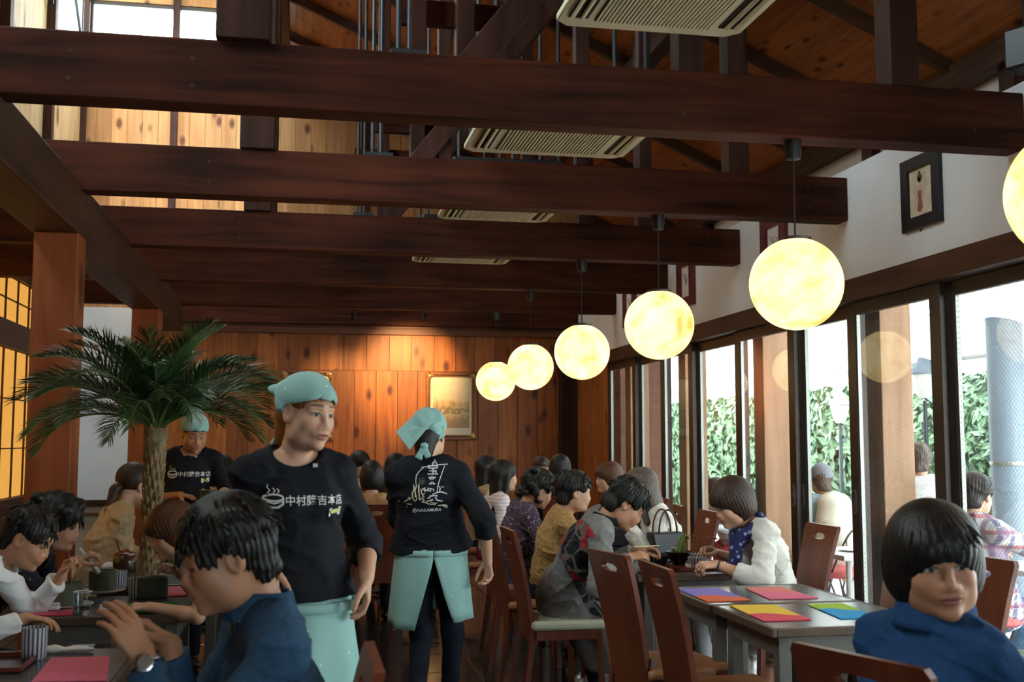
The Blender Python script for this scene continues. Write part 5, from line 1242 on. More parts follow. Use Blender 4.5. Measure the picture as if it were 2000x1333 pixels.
# middle of the room
j = person('woman seen from behind with a short black bob and tan blouse', head=(0.525, 8.308, 1.107), look=(0.05, 1), pitch=0.1, pelvis=(0.541, 8.450, 0.500), s=0.94, skin='fair', hair='bob', hairm='hair_black', topm=plain('orange_tan_blouse', (.42, .22, .09), .85), botm=M['blacktrs'], rh=(0.677, 8.850, 0.720), lh=(0.453, 8.850, 0.720), vox=.009, hv=.0045, seed=16, neckline='wide', hwide=.92)
j = person('woman with long black hair beside the plank wall, partly behind the ship-print waitress', head=(0.833, 9.676, 1.149), look=(0.8, 0.6), pitch=0.1, pelvis=(0.822, 9.750, 0.500), s=0.94, skin='fair', hair='long', hairm='hair_black', topm=M['blackshirt'], botm=M['blacktrs'], vox=.010, hv=.005, seed=17)
j = person('dark-haired diner peeping out behind the walking waitress', head=(0.550, 10.445, 1.161), look=(0.6, -0.8), pitch=0.2, pelvis=(0.537, 10.500, 0.500), s=0.94, skin='fair', eyes='down', hair='bob', hairm='hair_black', topm=M['brownshirt'], botm=M['blacktrs'], vox=.010, hv=.005, seed=18)
j = person('young woman with long straight black hair and pink striped sleeves', head=(1.550, 8.418, 1.112), look=(1, 0.12), pitch=0.06, pelvis=(1.478, 8.600, 0.500), s=0.95, skin='fair', hair='long', hairm='hair_black', top='woman', topm=M['pinkstripe'], botm=M['darkred'], bottom='skirt', rh=(1.633, 8.329, 0.804), lh=(1.761, 8.900, 0.720), vox=.008, hv=.0042, seed=19)
j = person('woman with long dark hair and beige top behind the pink striped one', head=(1.609, 9.530, 1.131), look=(1, 0.3), pitch=0.05, pelvis=(1.575, 9.700, 0.500), s=0.95, skin='fair', hair='long', hairm='hair_black', topm=M['tancloth'], botm=M['blacktrs'], vox=.010, hv=.005, seed=20)
j = person('woman with permed dark hair in a purple dotted dress', head=(1.503, 6.948, 1.076), look=(1, 0.08), pitch=0.45, pelvis=(1.425, 7.200, 0.500), s=0.95, skin='tan', eyes='down', hair='perm', hairm='hair_black', topm=M['dots'], bottom='skirt', botm=M['dots'], sleeve=.55, rh=(1.612, 6.844, 0.871), lh=(1.751, 7.500, 0.720), vox=.008, hv=.0042, loose=.024, wr=.008, seed=21, build=1.2)
j = person('woman with short dark hair in a mustard lace top', head=(1.569, 6.270, 1.089), look=(1, -0.02), pitch=0.16, pelvis=(1.457, 6.500, 0.500), s=0.94, skin='fair', hair='short', hairm='hair_black', topm=M['lace'], sleeve=.9, botm=M['blacktrs'], rh=(1.72, 6.40, .73), lh=(1.74, 6.66, .73), vox=.007, hv=.004, loose=.02, wr=.006, seed=22, build=1.15)

# man in the long grey patchwork coat
j = person('man in a long grey tweed coat with red and black patchwork, eating', head=(1.641, 5.461, 1.062), look=(1, -0.16), pitch=0.72, pelvis=(1.405, 5.860, 0.510), face=(1, 0.02), s=1.0, skin='tan', eyes='down', hair='short', hairm='hair_black', top='coat', topm=attr_mat('grey_tweed_patchwork', 0.9, spec=.15), sleeve=0.97, botm=M['blacktrs'], shoem=None,
           rh=(1.621, 5.387, 0.797), lh=(1.745, 5.649, 0.805), vox=.006, hv=.0036, handv=.0034, loose=.028, wr=.005, seed=23, shoulder=.158, build=1.12, hem=-.10, rhd=dict(d=(1, .1, .18), pn=(0, .4, -.8), th=(.1, .6, .6), curl=.7, thumb=.8), lhd=dict(d=(1, -.2, .1), pn=(0, -.3, -.8), th=(0, -.6, .6), curl=.7, thumb=.8),
           poles={1: V3(-.3, -.4, -1), -1: V3(-.2, .5, -.9)}, knees={1: (1.73, 5.80, .50), -1: (1.75, 6.08, .50)}, feet={1: (1.58, 5.98, .07), -1: (1.62, 6.16, .07)}, neckline='collar', twist=-0.15)
fx, rx, up = j['fx'], j['rx'], j['up']; ch = j['ch']
v = Vol(j['P'] - .45 + V3(0, 0, -.3), j['P'] + .5, .0075)
v.ecap(j['P'] + up*.08, j['P'] + fx*.12 - up*.04, rx, (.185, .14), (.19, .14), k=.04); v.ecap(j['P'] + fx*.05 + rx*.10, j['P'] + fx*.27 + rx*.17 - up*.30, rx, (.10, .12), (.055, .15), k=.05); v.ecap(j['P'] - fx*.02 - rx*.06, j['P'] + fx*.25 - rx*.1 - up*.02, rx, (.12, .13), (.10, .10), k=.05)
v.warp(lambda x, y, z: .007 * noise(x, y, z * .7, 24, 31)); v.cut(j['P'] - up*.33, -up)
sk = np_mesh('coat_skirt', [v.mesh(1)], M['blackshirt'], j['root'])
def patch_color(o, j, region=True):
    me = o.data; co = np.empty(len(me.vertices)*3, np.float32); me.vertices.foreach_get('co', co); co = co.reshape(-1, 3)
    q = co - j['ch']; a = q @ j['rx']; b = q @ j['fx']; z = q @ j['up']
    n_ = noise(q[:,0], q[:,1], q[:,2], 300, 1) * .12 + noise(q[:,0], q[:,1], q[:,2], 90, 2) * .08
    col = np.array([.21, .20, .19])[None] * (1 + n_)[:, None]
    if region:
        r_ = np.random.RandomState(5); seeds = np.stack([r_.uniform(-.3, .3, 420), r_.uniform(-.35, .35, 420), r_.uniform(-.6, .35, 420)], 1); P_ = np.stack([a, b, z], 1)
        d = ((P_[:, None] - seeds[None])**2).sum(2); ki = d.argmin(1); pal = np.array([(.42, .02, .03), (.015, .014, .016), (.05, .045, .045), (.38, .03, .04), (.02, .02, .022), (.16, .11, .09)])
        pc = pal[r_.randint(0, 6, 420)][ki] * (1 + .5 * noise(a, b, z, 120, 7))[:, None]
        ds = np.sort(d, 1); edge = (np.sqrt(ds[:,1]) - np.sqrt(ds[:,0])) < .006; pc[edge] = (.14, .12, .11)
        w = a * 0.9 ; line = b + .55 * z
        def seg(A_, B_):
            d_ = B_ - A_; t = np.clip(((co - A_) @ d_) / (d_ @ d_), 0, 1); return np.linalg.norm(co - A_ - t[:, None] * d_, axis=1)
        arm = np.minimum(seg(j['S'][1] + (j['E'][1] - j['S'][1]) * .25, j['E'][1]), seg(j['E'][1], j['W'][1]))
        m_ = (a > -.04) & (line > -.15) & (line < .075) & (z < .20) & (z > -.40) & (arm > .072)
        col[m_] = pc[m_]
    ca = me.attributes.new('Col', 'FLOAT_COLOR', 'POINT'); ca.data.foreach_set('color', np.concatenate([np.clip(col, 0, 1), np.ones((len(col), 1))], 1).astype(np.float32).ravel())
tw = j['top'].data.materials[0]; sk.data.materials[0] = tw; patch_color(j['top'], j); patch_color(sk, j)
band('collar', M['blackshirt'], j['root'], j['N'] - j['tv']*.02, np.array([j['rx'], j['fr'], j['tv']]), (.082, .082), (.066, .068), .045, R(-160), R(160), 30, 3, 0, 1, .006)
sv_m = plain('silver_shoe', (.42, .44, .47), .3, .1, 20, metal=.5)
for sd in (1, -1):
    a = V3(j['an'][sd][0], j['an'][sd][1], 0); sv = Vol(a - .25, a + .25, .006); ff = unit(V3(.95, .25, 0)); g = a + up*.04
    sv.cone(j['an'][sd] + up*.03, g - ff*.02, .038, .042, k=.01); sv.ecap(g - ff*.05, g + ff*.15, (-ff[1], ff[0], 0), (.038, .038), (.044, .028), k=.02); sv.cut(a + up*.002, -up); np_mesh('shoe', [sv.mesh(1)], sv_m, j['root'])

def short_locks(j, hm, sd, n=70, L=.036):
    q = random.Random(sd); m = lock_mesh(j['H'], j['A'], j['hs'], [(q.uniform(-3.1, 3.1), q.uniform(.03, .13), q.uniform(.7, 1.0)) for i in range(n)] + [(q.uniform(-.8, .8), q.uniform(.09, .112), .9) for i in range(14)], sd, L, .0046)
    tag(m.build('hair_lock', M[hm], j['root'], smooth=True), kind='stuff')
short_locks(j, 'hair_black', 3)
short_locks(PEOPLE['woman with short dark hair in a mustard lace top'], 'hair_black', 4)
short_locks(PEOPLE['boy in a white shirt bent over his bowl, spoon in his fist'], 'hair_black', 5, 60, .032)
short_locks(PEOPLE['woman with dark curled hair in navy lace, stirring a bowl beside the boy'], 'hair_black', 6, 90, .05)
short_locks(PEOPLE['woman with permed dark hair in a purple dotted dress'], 'hair_black', 7, 90, .05)

# window side of the tables
j = person('woman with a red-brown bob facing away from the windows at the far table', head=(2.366, 8.366, 1.093), look=(-1, -0.08), pitch=0.05, pelvis=(2.622, 8.700, 0.500), s=0.95, skin='fair', hair='bob', hairm='hair_red', topm=M['brownshirt'], botm=M['blacktrs'], rh=(2.459, 8.900, 0.720), lh=(2.363, 8.550, 0.720), vox=.010, hv=.0045, seed=25)
j = person('woman in a white blouse with long ash-brown hair, elbow on the table', head=(2.110, 6.729, 1.081), look=(-0.8, 0.6), pitch=0.30, pelvis=(2.385, 7.000, 0.500), face=(-1, .1), s=1.0, skin='fair', hair='long', hairm='hair_grey', topm=M['beigeblouse'], sleeve=.95, botm=M['blacktrs'], lh=(1.979, 6.571, 0.855), rh=(2.266, 7.300, 0.730), vox=.007, hv=.004, loose=.026, wr=.006, seed=26, lhd=dict(d=(-.1, .1, 1), pn=(0, 1, 0), th=(1, 0, 0), curl=.6), poles={1: V3(.2, .6, -.8), -1: V3(-.3, -.5, -1)}, build=1.1)
j = person('woman in an ivory blouse and blue scarf eating opposite the coated man', head=(2.193, 5.417, 1.064), look=(-1, -0.05), pitch=0.42, pelvis=(2.575, 5.780, 0.510), s=0.98, skin='fair', eyes='down', hair='bob', hairm='hair_brown', top='woman', topm=M['beigeblouse'], sleeve=.80, bottom='trousers', botm=M['whitecloth'], lh=(2.061, 5.306, 0.761), rh=(2.214, 5.684, 0.777), vox=.006, hv=.0036, handv=.0034, loose=.026, wr=.005, seed=27,
           lhd=dict(d=(-1, 0, .02), pn=(0, .4, -1), th=(0, .3, 1), curl=1.3, thumb=.9), rhd=dict(d=(-.9, -.15, .45), pn=(-.2, -.3, -.8), th=(-.2, -.6, .7), curl=.9, thumb=.9), poles={1: V3(.4, .6, -.8), -1: V3(.5, -.7, -.8)})
v = Vol(j['N'] - .28, j['N'] + .2, .006); N_ = j['N'] - j['tv']*.015
for t in [2*math.pi*i/18 for i in range(18)]: v.ell(N_ + j['rx']*.078*math.sin(t) + j['fr']*(.074*math.cos(t) + .015) - j['tv']*(.012 + .012*math.cos(t)), (.034, .034, .028), k=.02)
v.ecap(N_ + j['fr']*.09 - up*.03, N_ + j['fr']*.12 - up*.21 , j['rx'], (.04, .028), (.055, .016), k=.02); v.cone(N_ - j['rx']*.05 + j['fr']*.08, N_ - j['rx']*.06 + j['fr']*.12 - up*.13, .03, .014, k=.02)
v.warp(lambda x, y, z: .005 * noise(x, y, z, 60, 41)); np_mesh('scarf', [v.mesh(1)], M['scarf'], j['root'])
band('belt', M['blackshirt'], j['root'], j['P'] + j['tv']*.005, np.array([j['rx'], j['fr'], j['tv']]), (.165, .14), (.165, .14), .02, R(-180), R(180), 36, 1, 0, 1, .004)
m = MB(); W = j['W'][-1]; d_ = unit(W - j['E'][-1]); a_ = Vector(tuple(d_)).orthogonal().normalized(); b_ = Vector(tuple(d_)).cross(a_)
m.tube([Vector(tuple(W - d_*.01)) + (a_*math.cos(t) + b_*math.sin(t))*.028 for t in [2*math.pi*i/16 for i in range(17)]], .004, 6); m.build('bracelet', M['black'], j['root'], smooth=True)

# woman in blue at the front
j = person('woman in a blue zipped fleece at the front turning to look back', head=(1.456, 2.365, 1.100), look=(-0.30, -1), pitch=0.10, roll=-0.10, pelvis=(1.418, 2.360, 0.490), face=(0.93, 0.36), s=0.98, hs=1.04, skin='tan', hair='bob', hairm='hair_black', topm=M['fleece'], sleeve=.95, botm=M['blacktrs'], rh=(1.92, 2.22, .74), lh=(1.86, 2.62, .74),
           vox=.006, hv=.0028, loose=.022, wr=.006, seed=30, build=1.12, shoulder=.150, neckline='collar', lips=(.36, .10, .09), hwide=1.06, hem=-.06, wide=1.04)
ax_ = np.array([j['rx'], j['fr'], j['tv']])
band('collar', M['fleece'], j['root'], j['N'] - j['tv']*.035, ax_, (.098, .098), (.080, .084), .075, R(14), R(346), 40, 5, 0, 1, .009)
p = Printer(j, j['top'], j['ch'], -j['rx'], j['tv'], -j['fr']); m = MB(); p.stroke(m, [(.012, .16), (.010, .08), (.012, 0), (.012, -.18)], .008); m.build('zip', plain('dark_zip', (.02, .03, .05), .4), j['root'], fixn=False)
m = lock_mesh(j['H'], j['A'], j['hs'], [(-.75 + .068*i, .085 + .006*math.sin(i*2.1), .80) for i in range(22)] , 12, .055, .0055, 1.04); tag(m.build('hair_lock', M['hair_black'], j['root'], smooth=True), kind='stuff')

# far diners at the plank wall
j = person('dark-haired diner by the plank wall facing the room', head=(2.410, 11.015, 1.100), look=(0.1, -1), pitch=0.2, pelvis=(2.527, 11.500, 0.500), s=0.95, skin='fair', eyes='down', hair='short', hairm='hair_brown', topm=M['blackshirt'], botm=M['blacktrs'], vox=.011, hv=.006, handv=.006, seed=33)
j = person('dark-haired diner by the plank wall seen from behind', head=(2.204, 9.313, 1.138), look=(0.3, 1), pitch=0.1, pelvis=(2.269, 9.500, 0.500), s=0.95, skin='fair', hair='bob', hairm='hair_black', topm=M['blackshirt'], botm=M['blacktrs'], vox=.011, hv=.006, handv=.006, seed=34)

# outside on the terrace
j = person('terrace guest in a striped shirt bowed over a table behind the scarf woman', head=(4.010, 10.320, 0.890), look=(-0.8, -0.5), pitch=0.55, pelvis=(4.289, 10.600, 0.330), gz=-0.18, s=0.97, skin='fair', eyes='down', hair='bob', hairm='hair_black', topm=M['greystripe'], botm=M['darkred'], rh=(4.036, 10.500, 0.560), lh=(3.947, 10.200, 0.560), vox=.011, hv=.006, handv=.006, seed=36)
j = person('terrace guest in a grey cap with a cream backpack, seen from behind', head=(4.466, 8.991, 1.042), look=(0.15, 1), pitch=0.05, pelvis=(4.665, 9.250, 0.330), gz=-0.18, s=1.05, skin='fair', hair='short', hairm='hair_grey', topm=M['paleblue'], botm=M['whitecloth'], vox=.010, hv=.0055, handv=.006, seed=37, loose=.03, build=1.2)
v = Vol((-.15, -.15, -.02), (.15, .2, .16), .006); v.ell((0, -.01, .035), (.098, .118, .108), k=0); v.cut((0, 0, .03), (0, .15, -1)); v.ecap((0, .09, .045), (0, .16, .030), (1, 0, 0), (.07, .008), (.05, .006), k=.01)
vs, q = v.mesh(1); np_mesh('cap', [(j['H'] + (vs * j['hs']) @ j['A'], q)], plain('grey_cap', (.20, .23, .27), .8), j['root'])
v = Vol(j['ch'] - .4, j['ch'] + .4, .010); c = j['ch'] - j['fx']*.20; v.ecap(c + up*.17, c - up*.24, j['rx'], (.15, .10), (.18, .13), k=.02); v.ecap(c - j['fx']*.1, c - j['fx']*.1 - up*.14, j['rx'], (.12, .05), (.13, .06), k=.03)
v.warp(lambda x, y, z: .006 * noise(x, y, z, 30, 44)); bp = np_mesh('backpack', [v.mesh(1)], plain('cream_canvas', (.74, .70, .58), .8), None); bp.location = j['base']; tag(bp, 'cream canvas backpack on the capped terrace guest', 'backpack')
j = person('terrace guest in a white shirt half hidden by the outer post', head=(4.575, 7.624, 1.234), look=(0.4, 1), pitch=0.1, pelvis=(4.652, 7.600, 0.330), gz=-0.18, s=1.05, skin='fair', hair='short', hairm='hair_grey', topm=M['whitecloth'], botm=M['whitecloth'], vox=.010, hv=.0055, handv=.006, seed=38, loose=.03, build=1.2)
j = person('terrace guest in a plaid shirt and pale jeans, seen from behind', head=(4.106, 6.197, 1.046), look=(0.85, 0.5), pitch=0.25, pelvis=(4.250, 6.280, 0.330), gz=-0.18, face=(0.95, 0.3), s=1.06, skin='fair', hair='short', hairm='hair_black', topm=M['plaid'], sleeve=.96, botm=M['jeans'], rh=(4.78, 6.15, .60), lh=(4.75, 6.7, .60), vox=.008, hv=.0045, loose=.03, wr=.006, seed=39, build=1.15, hem=-.08, shoulder=.165)

# ------------------------------------------------------------------ chairs and tables
M['chairwood'] = wood('red_brown_lacquered_wood', (0.085, 0.018, 0.008), (0.17, 0.038, 0.015), 'z', 0.35, 5, vary=0.08, spec=0.5, bump=0.05)
M['leather'] = plain('tan_leather_seat', (0.34, 0.135, 0.055), 0.5, 0.1, 14, bump=0.1)
M['leather_pale'] = plain('pale_green_leather_seat', (0.50, 0.50, 0.36), 0.5, 0.08, 14, bump=0.1)
M['tabletop'] = plain('dark_grey_laminate', (0.060, 0.064, 0.072), 0.22, 0.08, 10)
M['tableedge'] = wood('table_edge_wood', (0.04, 0.022, 0.014), (0.085, 0.048, 0.032), 'y', 0.4, 5)
M['tableleg'] = plain('grey_painted_steel', (0.105, 0.092, 0.078), 0.45, 0.08, 8, metal=0.1)
chairs = {}
def back_curve(z): t = (z - .36) / .56; return -0.175 - 0.055 * t - 0.055 * t * t * (1 if t > 0 else 0)
def make_chair(label, seatm, loc, rz, group):
    t = thing('dining_chair', label, 'chair', loc, rz, group)
    m = MB(); n = 14; hole = [(0.072 * (1 if math.cos(a) > 0 else -1) * abs(math.cos(a))**.6, 0.855 + 0.017 * math.sin(a)) for a in [2*math.pi*i/24 for i in range(24)]]
    # panel as a grid with a slot: strips above, below and beside the hole
    def W(z): t_ = (z - .36) / .56; return 0.165 + 0.028 * max(0, t_)**1.5
    zs = [.34 + i * (.838 - .34) / 12 for i in range(13)]
    def strip(z0, z1, x0, x1, x0b=None, x1b=None):
        x0b = x0 if x0b is None else x0b; x1b = x1 if x1b is None else x1b; th = .011
        vs = []
        for (x, z) in ((x0, z0), (x1, z0), (x1b, z1), (x0b, z1)):
            vs += [(x, back_curve(z) - th, z), (x, back_curve(z) + th, z)]
        m.add(vs, [(0,2,4,6), (1,7,5,3), (0,1,3,2), (2,3,5,4), (4,5,7,6), (6,7,1,0)])
    k_ = 10
    bm = bmesh.new(); outer = [(-W(.34), .34)] + [(-W(z), z) for z in zs[1:]] + [(-W(.90), .90), (-W(.90)+.012, .918)] + [(W(.90)-.012, .918), (W(.90), .90)] + [(W(z), z) for z in reversed(zs[1:])] + [(W(.34), .34)]
    def loop(pts): 
        v_ = [bm.verts.new((x, 0, z)) for x, z in pts]; return [bm.edges.new((v_[i], v_[(i+1) % len(v_)])) for i in range(len(v_))]
    ed = loop(outer) + loop(hole)
    bmesh.ops.triangle_fill(bm, edges=ed, use_beauty=True)
    bmesh.ops.subdivide_edges(bm, edges=[e for e in bm.edges if e.calc_length() > .12], cuts=2)
    bmesh.ops.triangulate(bm, faces=bm.faces)
    r_ = bmesh.ops.extrude_face_region(bm, geom=bm.faces[:]); top_ = [g for g in r_['geom'] if isinstance(g, bmesh.types.BMVert)]
    for v_ in top_: v_.co.y += .022
    for v_ in bm.verts: v_.co.y += back_curve(v_.co.z) - .011
    bmesh.ops.recalc_face_normals(bm, faces=bm.faces)
    me = bpy.data.meshes.new('backrest'); bm.to_mesh(me); bm.free(); me.materials.append(M['chairwood']); o = bpy.data.objects.new('backrest', me); C.objects.link(o); o.parent = t
    m = MB(); m.box((-.205, -.19, .41), (.205, .20, .46)); m.build('seat', seatm, t, bevel=.018, smooth=R(50))
    m = MB(); m.box((-.19, -.17, .36), (.19, .18, .41)); m.build('seat_frame', M['chairwood'], t, bevel=.004)
    for sx_ in (-1, 1):
        m = MB(); m.bar((sx_*.175, .165, .40), (sx_*.18, .185, 0), .034, .034); m.build('leg', M['chairwood'], t, bevel=.003)
        m = MB(); m.bar((sx_*.158, -.165, .50), (sx_*.165, -.235, 0), .034, .030); m.build('leg', M['chairwood'], t, bevel=.003)
    return t
def chair(x, y, ang, label, pale=False, group='red-brown slot-back dining chairs'):
    k = 'p' if pale else 'l'
    if k not in chairs: chairs[k] = make_chair(label, M['leather_pale' if pale else 'leather'], (x, y, 0), ang, group)
    else: dup(chairs[k], (x, y, 0), ang, label, group)
Rt, Lf = R(-90), R(90)        # facing the windows / facing the aisle wall
chair(1.60, 4.02, Rt, 'empty slot-back chair nearest the camera on the aisle side of the mat-laid tables')
chair(1.55, 4.56, R(-80), 'empty slot-back chair next to the coated man, on the aisle side of the mat-laid tables')
chair(1.37, 5.80, Rt, 'slot-back chair with a pale seat under the man in the patchwork coat', True)
chair(1.38, 6.50, Rt, 'slot-back chair under the woman in mustard lace')
chair(1.44, 7.22, Rt, 'slot-back chair under the woman in the purple dotted dress')
chair(1.46, 8.62, Rt, 'slot-back chair under the young woman with pink striped sleeves')
chair(1.50, 9.72, Rt, 'slot-back chair under the beige-topped woman')
chair(2.58, 5.76, Lf, 'slot-back chair behind the woman in the blue scarf')
chair(2.46, 4.68, R(84), 'empty slot-back chair by the window with the slot showing beside the fleece woman')
chair(2.42, 4.02, R(95), 'empty slot-back chair close behind the fleece woman, tall back by the glass')
chair(2.40, 7.02, Lf, 'slot-back chair under the woman in the white blouse')
chair(2.42, 7.72, R(80), 'empty slot-back chair turned by the window past the white blouse woman')
chair(2.62, 8.66, Lf, 'slot-back chair under the woman with the red-brown bob')
chair(1.46, 2.36, R(-69), 'slot-back chair under the woman in the blue fleece')
chair(-0.12, 2.44, Lf, 'slot-back chair under the man in the denim shirt')
chair(0.0, 4.74, Lf, 'slot-back chair under the brown-haired child')
chair(-1.50, 4.44, Rt, 'slot-back chair under the boy in the white shirt')
chair(-1.52, 5.04, Rt, 'slot-back chair under the woman in navy lace')
chair(-1.13, 6.34, R(-70), 'slot-back chair under the woman in the tan cardigan')
chair(0.53, 8.42, 0.0, 'slot-back chair under the woman seen from behind with the black bob')
chair((0.821, 9.730, 0.000)[0], 9.73, R(-50), 'slot-back chair under the long-haired woman by the plank wall')
chair((0.538, 10.520, 0.000)[0], 10.52, R(160), 'slot-back chair under the diner peeping out behind the waitress')
chair(-0.64, 7.88, R(-100), 'slot-back chair under the diner in black behind the carrying waitress')
chair(-0.28, 8.82, Lf, 'slot-back chair under the far diner in black')
chair((2.531, 11.520, 0.000)[0], 11.52, R(180), 'slot-back chair under the plank wall diner facing the room')
chair((2.264, 9.480, 0.000)[0], 9.48, R(-10), 'slot-back chair under the plank wall diner seen from behind')
def table(x0, x1, y0, y1, label):
    t = thing('table', label, 'table', ((x0 + x1) / 2, (y0 + y1) / 2, 0), group='grey-topped restaurant tables')
    a, b_ = (x1 - x0) / 2, (y1 - y0) / 2
    box('tabletop', (-a + .02, -b_ + .02, .675), (a - .02, b_ - .02, .70), M['tabletop'], t)
    m = MB(); m.box((-a, -b_, .668), (-a + .02, b_, .7005)); m.box((a - .02, -b_, .668), (a, b_, .7005)); m.box((-a + .02, -b_, .668), (a - .02, -b_ + .02, .7005)); m.box((-a + .02, b_ - .02, .668), (a - .02, b_, .7005)); m.build('edge_band', M['tableedge'], t, bevel=.004)
    m = MB(); m.box((-a + .05, -b_ + .05, .59), (a - .05, -b_ + .07, .668)); m.box((-a + .05, b_ - .07, .59), (a - .05, b_ - .05, .668)); m.box((-a + .05, -b_ + .07, .59), (-a + .07, b_ - .07, .668)); m.box((a - .07, -b_ + .07, .59), (a - .05, b_ - .07, .668)); m.build('apron', M['tableleg'], t)
    for sx_ in (-1, 1):
        for sy_ in (-1, 1): box('leg', (sx_*(a - .07) - .025, sy_*(b_ - .07) - .025, 0), (sx_*(a - .07) + .025, sy_*(b_ - .07) + .025, .66), M['tableleg'], t, .003)
table(1.68, 2.36, 4.42, 5.00, 'empty grey-topped table with purple and pink place mats by the windows')
table(1.69, 2.36, 3.82, 4.41, 'empty grey-topped table with yellow and green place mats by the windows')
table(1.69, 2.34, 5.44, 6.14, 'grey-topped table shared by the coated man and the scarf woman')
table(1.72, 2.28, 6.26, 6.90, 'grey-topped table before the woman in mustard lace')
table(1.72, 2.28, 6.94, 7.60, 'grey-topped table before the woman in the dotted dress')
table(1.80, 2.40, 8.35, 9.00, 'grey-topped table before the young woman with pink sleeves')
table(-1.06, -0.42, 4.57, 5.16, 'grey-topped table where the boy and the child eat')
table(-0.98, -0.34, 5.52, 6.10, 'grey-topped table behind the palm trunk')
table(-0.95, -0.30, 6.14, 6.75, 'grey-topped table before the woman in the tan cardigan')
table(-1.16, -0.50, 2.70, 3.90, 'grey-topped table before the man in denim, at the front')
table(1.84, 2.55, 1.90, 2.70, 'grey-topped table before the woman in the blue fleece')
table(0.22, 0.86, 8.78, 9.40, 'grey-topped table before the woman seen from behind')
table(-0.40, -0.05, 8.00, 8.50, 'small grey-topped table between the two far diners in black')

# ------------------------------------------------------------------ place mats, tableware, bags
def felt(n, c): return plain(n, c, 0.9, 0.08, 40, bump=0.1)
FC = dict(purple=felt('mat_purple', (.19, .14, .42)), orange=felt('mat_orange', (.60, .10, .03)), pink=felt('mat_pink', (.68, .13, .22)), yellow=felt('mat_yellow', (.72, .44, .03)), red=felt('mat_red', (.62, .05, .08)),
          green=felt('mat_lime', (.32, .48, .04)), blue=felt('mat_blue', (.02, .28, .55)), leaf=felt('mat_green', (.05, .22, .05)), rose=felt('mat_rose', (.60, .12, .17)), coral=felt('mat_coral', (.66, .16, .13)))
def mat(P, c1, c2, label, split=.40):
    z0, z1 = .701, .7045
    t = thing('place_mat', label, 'place mat', (P[0][0], P[0][1], z0), group='two-tone felt place mats')
    Q = [Vector((p[0] - P[0][0], p[1] - P[0][1], 0)) for p in P]; n = 9
    L = [Q[3].lerp(Q[0], split + .05*math.sin(0)) , ]; edge = [Q[3].lerp(Q[0], split).lerp(Q[2].lerp(Q[1], split * .8), i / n) + (Q[0] - Q[3]) * .06 * math.sin(5.0 * i / n) for i in range(n + 1)]
    m = MB(); poly = [Q[0], Q[1]] + edge[::-1]; m.prism([(p.x, p.y) for p in poly], 0, z1 - z0); m.build('upper_colour', FC[c1], t)
    m = MB(); poly = edge + [Q[2], Q[3]]; m.prism([(p.x, p.y) for p in poly], 0, z1 - z0); m.build('lower_colour', FC[c2], t)
mat([(1.714, 4.905, 0.703), (1.903, 4.887, 0.703), (1.899, 4.504, 0.703), (1.700, 4.496, 0.703)], 'purple', 'orange', 'purple and orange felt mat at the aisle side of the empty table')
mat([(2.033, 4.880, 0.703), (2.207, 4.883, 0.703), (2.210, 4.507, 0.703), (1.991, 4.517, 0.703)], 'coral', 'pink', 'coral and pink felt mat at the window side of the empty table', .6)
mat([(1.753, 4.382, 0.703), (1.940, 4.361, 0.703), (1.921, 3.977, 0.703), (1.728, 3.977, 0.703)], 'yellow', 'red', 'yellow and red felt mat on the empty table')
mat([(2.082, 4.348, 0.703), (2.240, 4.348, 0.703), (2.195, 3.986, 0.703), (2.042, 3.978, 0.703)], 'green', 'blue', 'lime and blue felt mat on the empty table beside the fleece woman', .62)
mat([(-1.00, 3.50, 0), (-.66, 3.50, 0), (-.66, 3.80, 0), (-1.00, 3.80, 0)][::-1] if False else [(-0.755, 3.731, 0.703), (-0.580, 3.723, 0.703), (-0.525, 3.349, 0.703), (-0.733, 3.375, 0.703)], 'rose', 'pink', 'rose felt mat on the front table before the man in denim', .3)
mat([(-1.042, 4.736, 0.703), (-0.894, 4.789, 0.703), (-0.866, 4.623, 0.703), (-1.030, 4.642, 0.703)], 'pink', 'red', 'pink felt mat under the boy on the shared table', .3)
mat([(-0.700, 4.895, 0.703), (-0.503, 4.917, 0.703), (-0.450, 4.622, 0.703), (-0.686, 4.641, 0.703)], 'leaf', 'leaf', 'green felt mat under the child on the shared table', .3)
mat([(-0.658, 5.413, 0.703), (-0.541, 5.427, 0.703), (-0.477, 5.102, 0.703), (-0.579, 5.089, 0.703)], 'rose', 'red', 'red felt mat behind the child on the shared table', .3)
mat([(-0.858, 6.780, 0.703), (-0.749, 6.876, 0.703), (-0.667, 6.468, 0.703), (-0.786, 6.387, 0.703)], 'rose', 'leaf', 'red and green felt mat on the table behind the palm', .4)
mat([(2.085, 6.189, 0.703), (2.143, 6.206, 0.703), (2.085, 5.995, 0.703), (2.020, 5.981, 0.703)], 'green', 'blue', 'lime and blue felt mat beside the coated man', .5)
M['cupstripe'] = ringstripes('indigo_striped_porcelain', 18, (.62, .62, .58), (.04, .06, .15), .55)
M['cupstripe_br'] = ringstripes('brown_striped_porcelain', 16, (.55, .50, .42), (.06, .045, .04), .55)
M['porcelain'] = plain('white_porcelain', (.74, .74, .72), .25, .03); M['greenpot'] = plain('green_grey_stoneware', (.085, .095, .060), .45, .3, 18, bump=.2)
M['blacklac'] = plain('black_lacquer', (.012, .010, .012), .2, .1); M['redlac'] = plain('red_brown_lacquer', (.16, .03, .02), .25, .1)
M['tea'] = plain('green_tea_broth', (.16, .15, .03), .2, .2, 20); M['rice'] = plain('pale_noodle', (.60, .55, .30), .6, .3, 60)
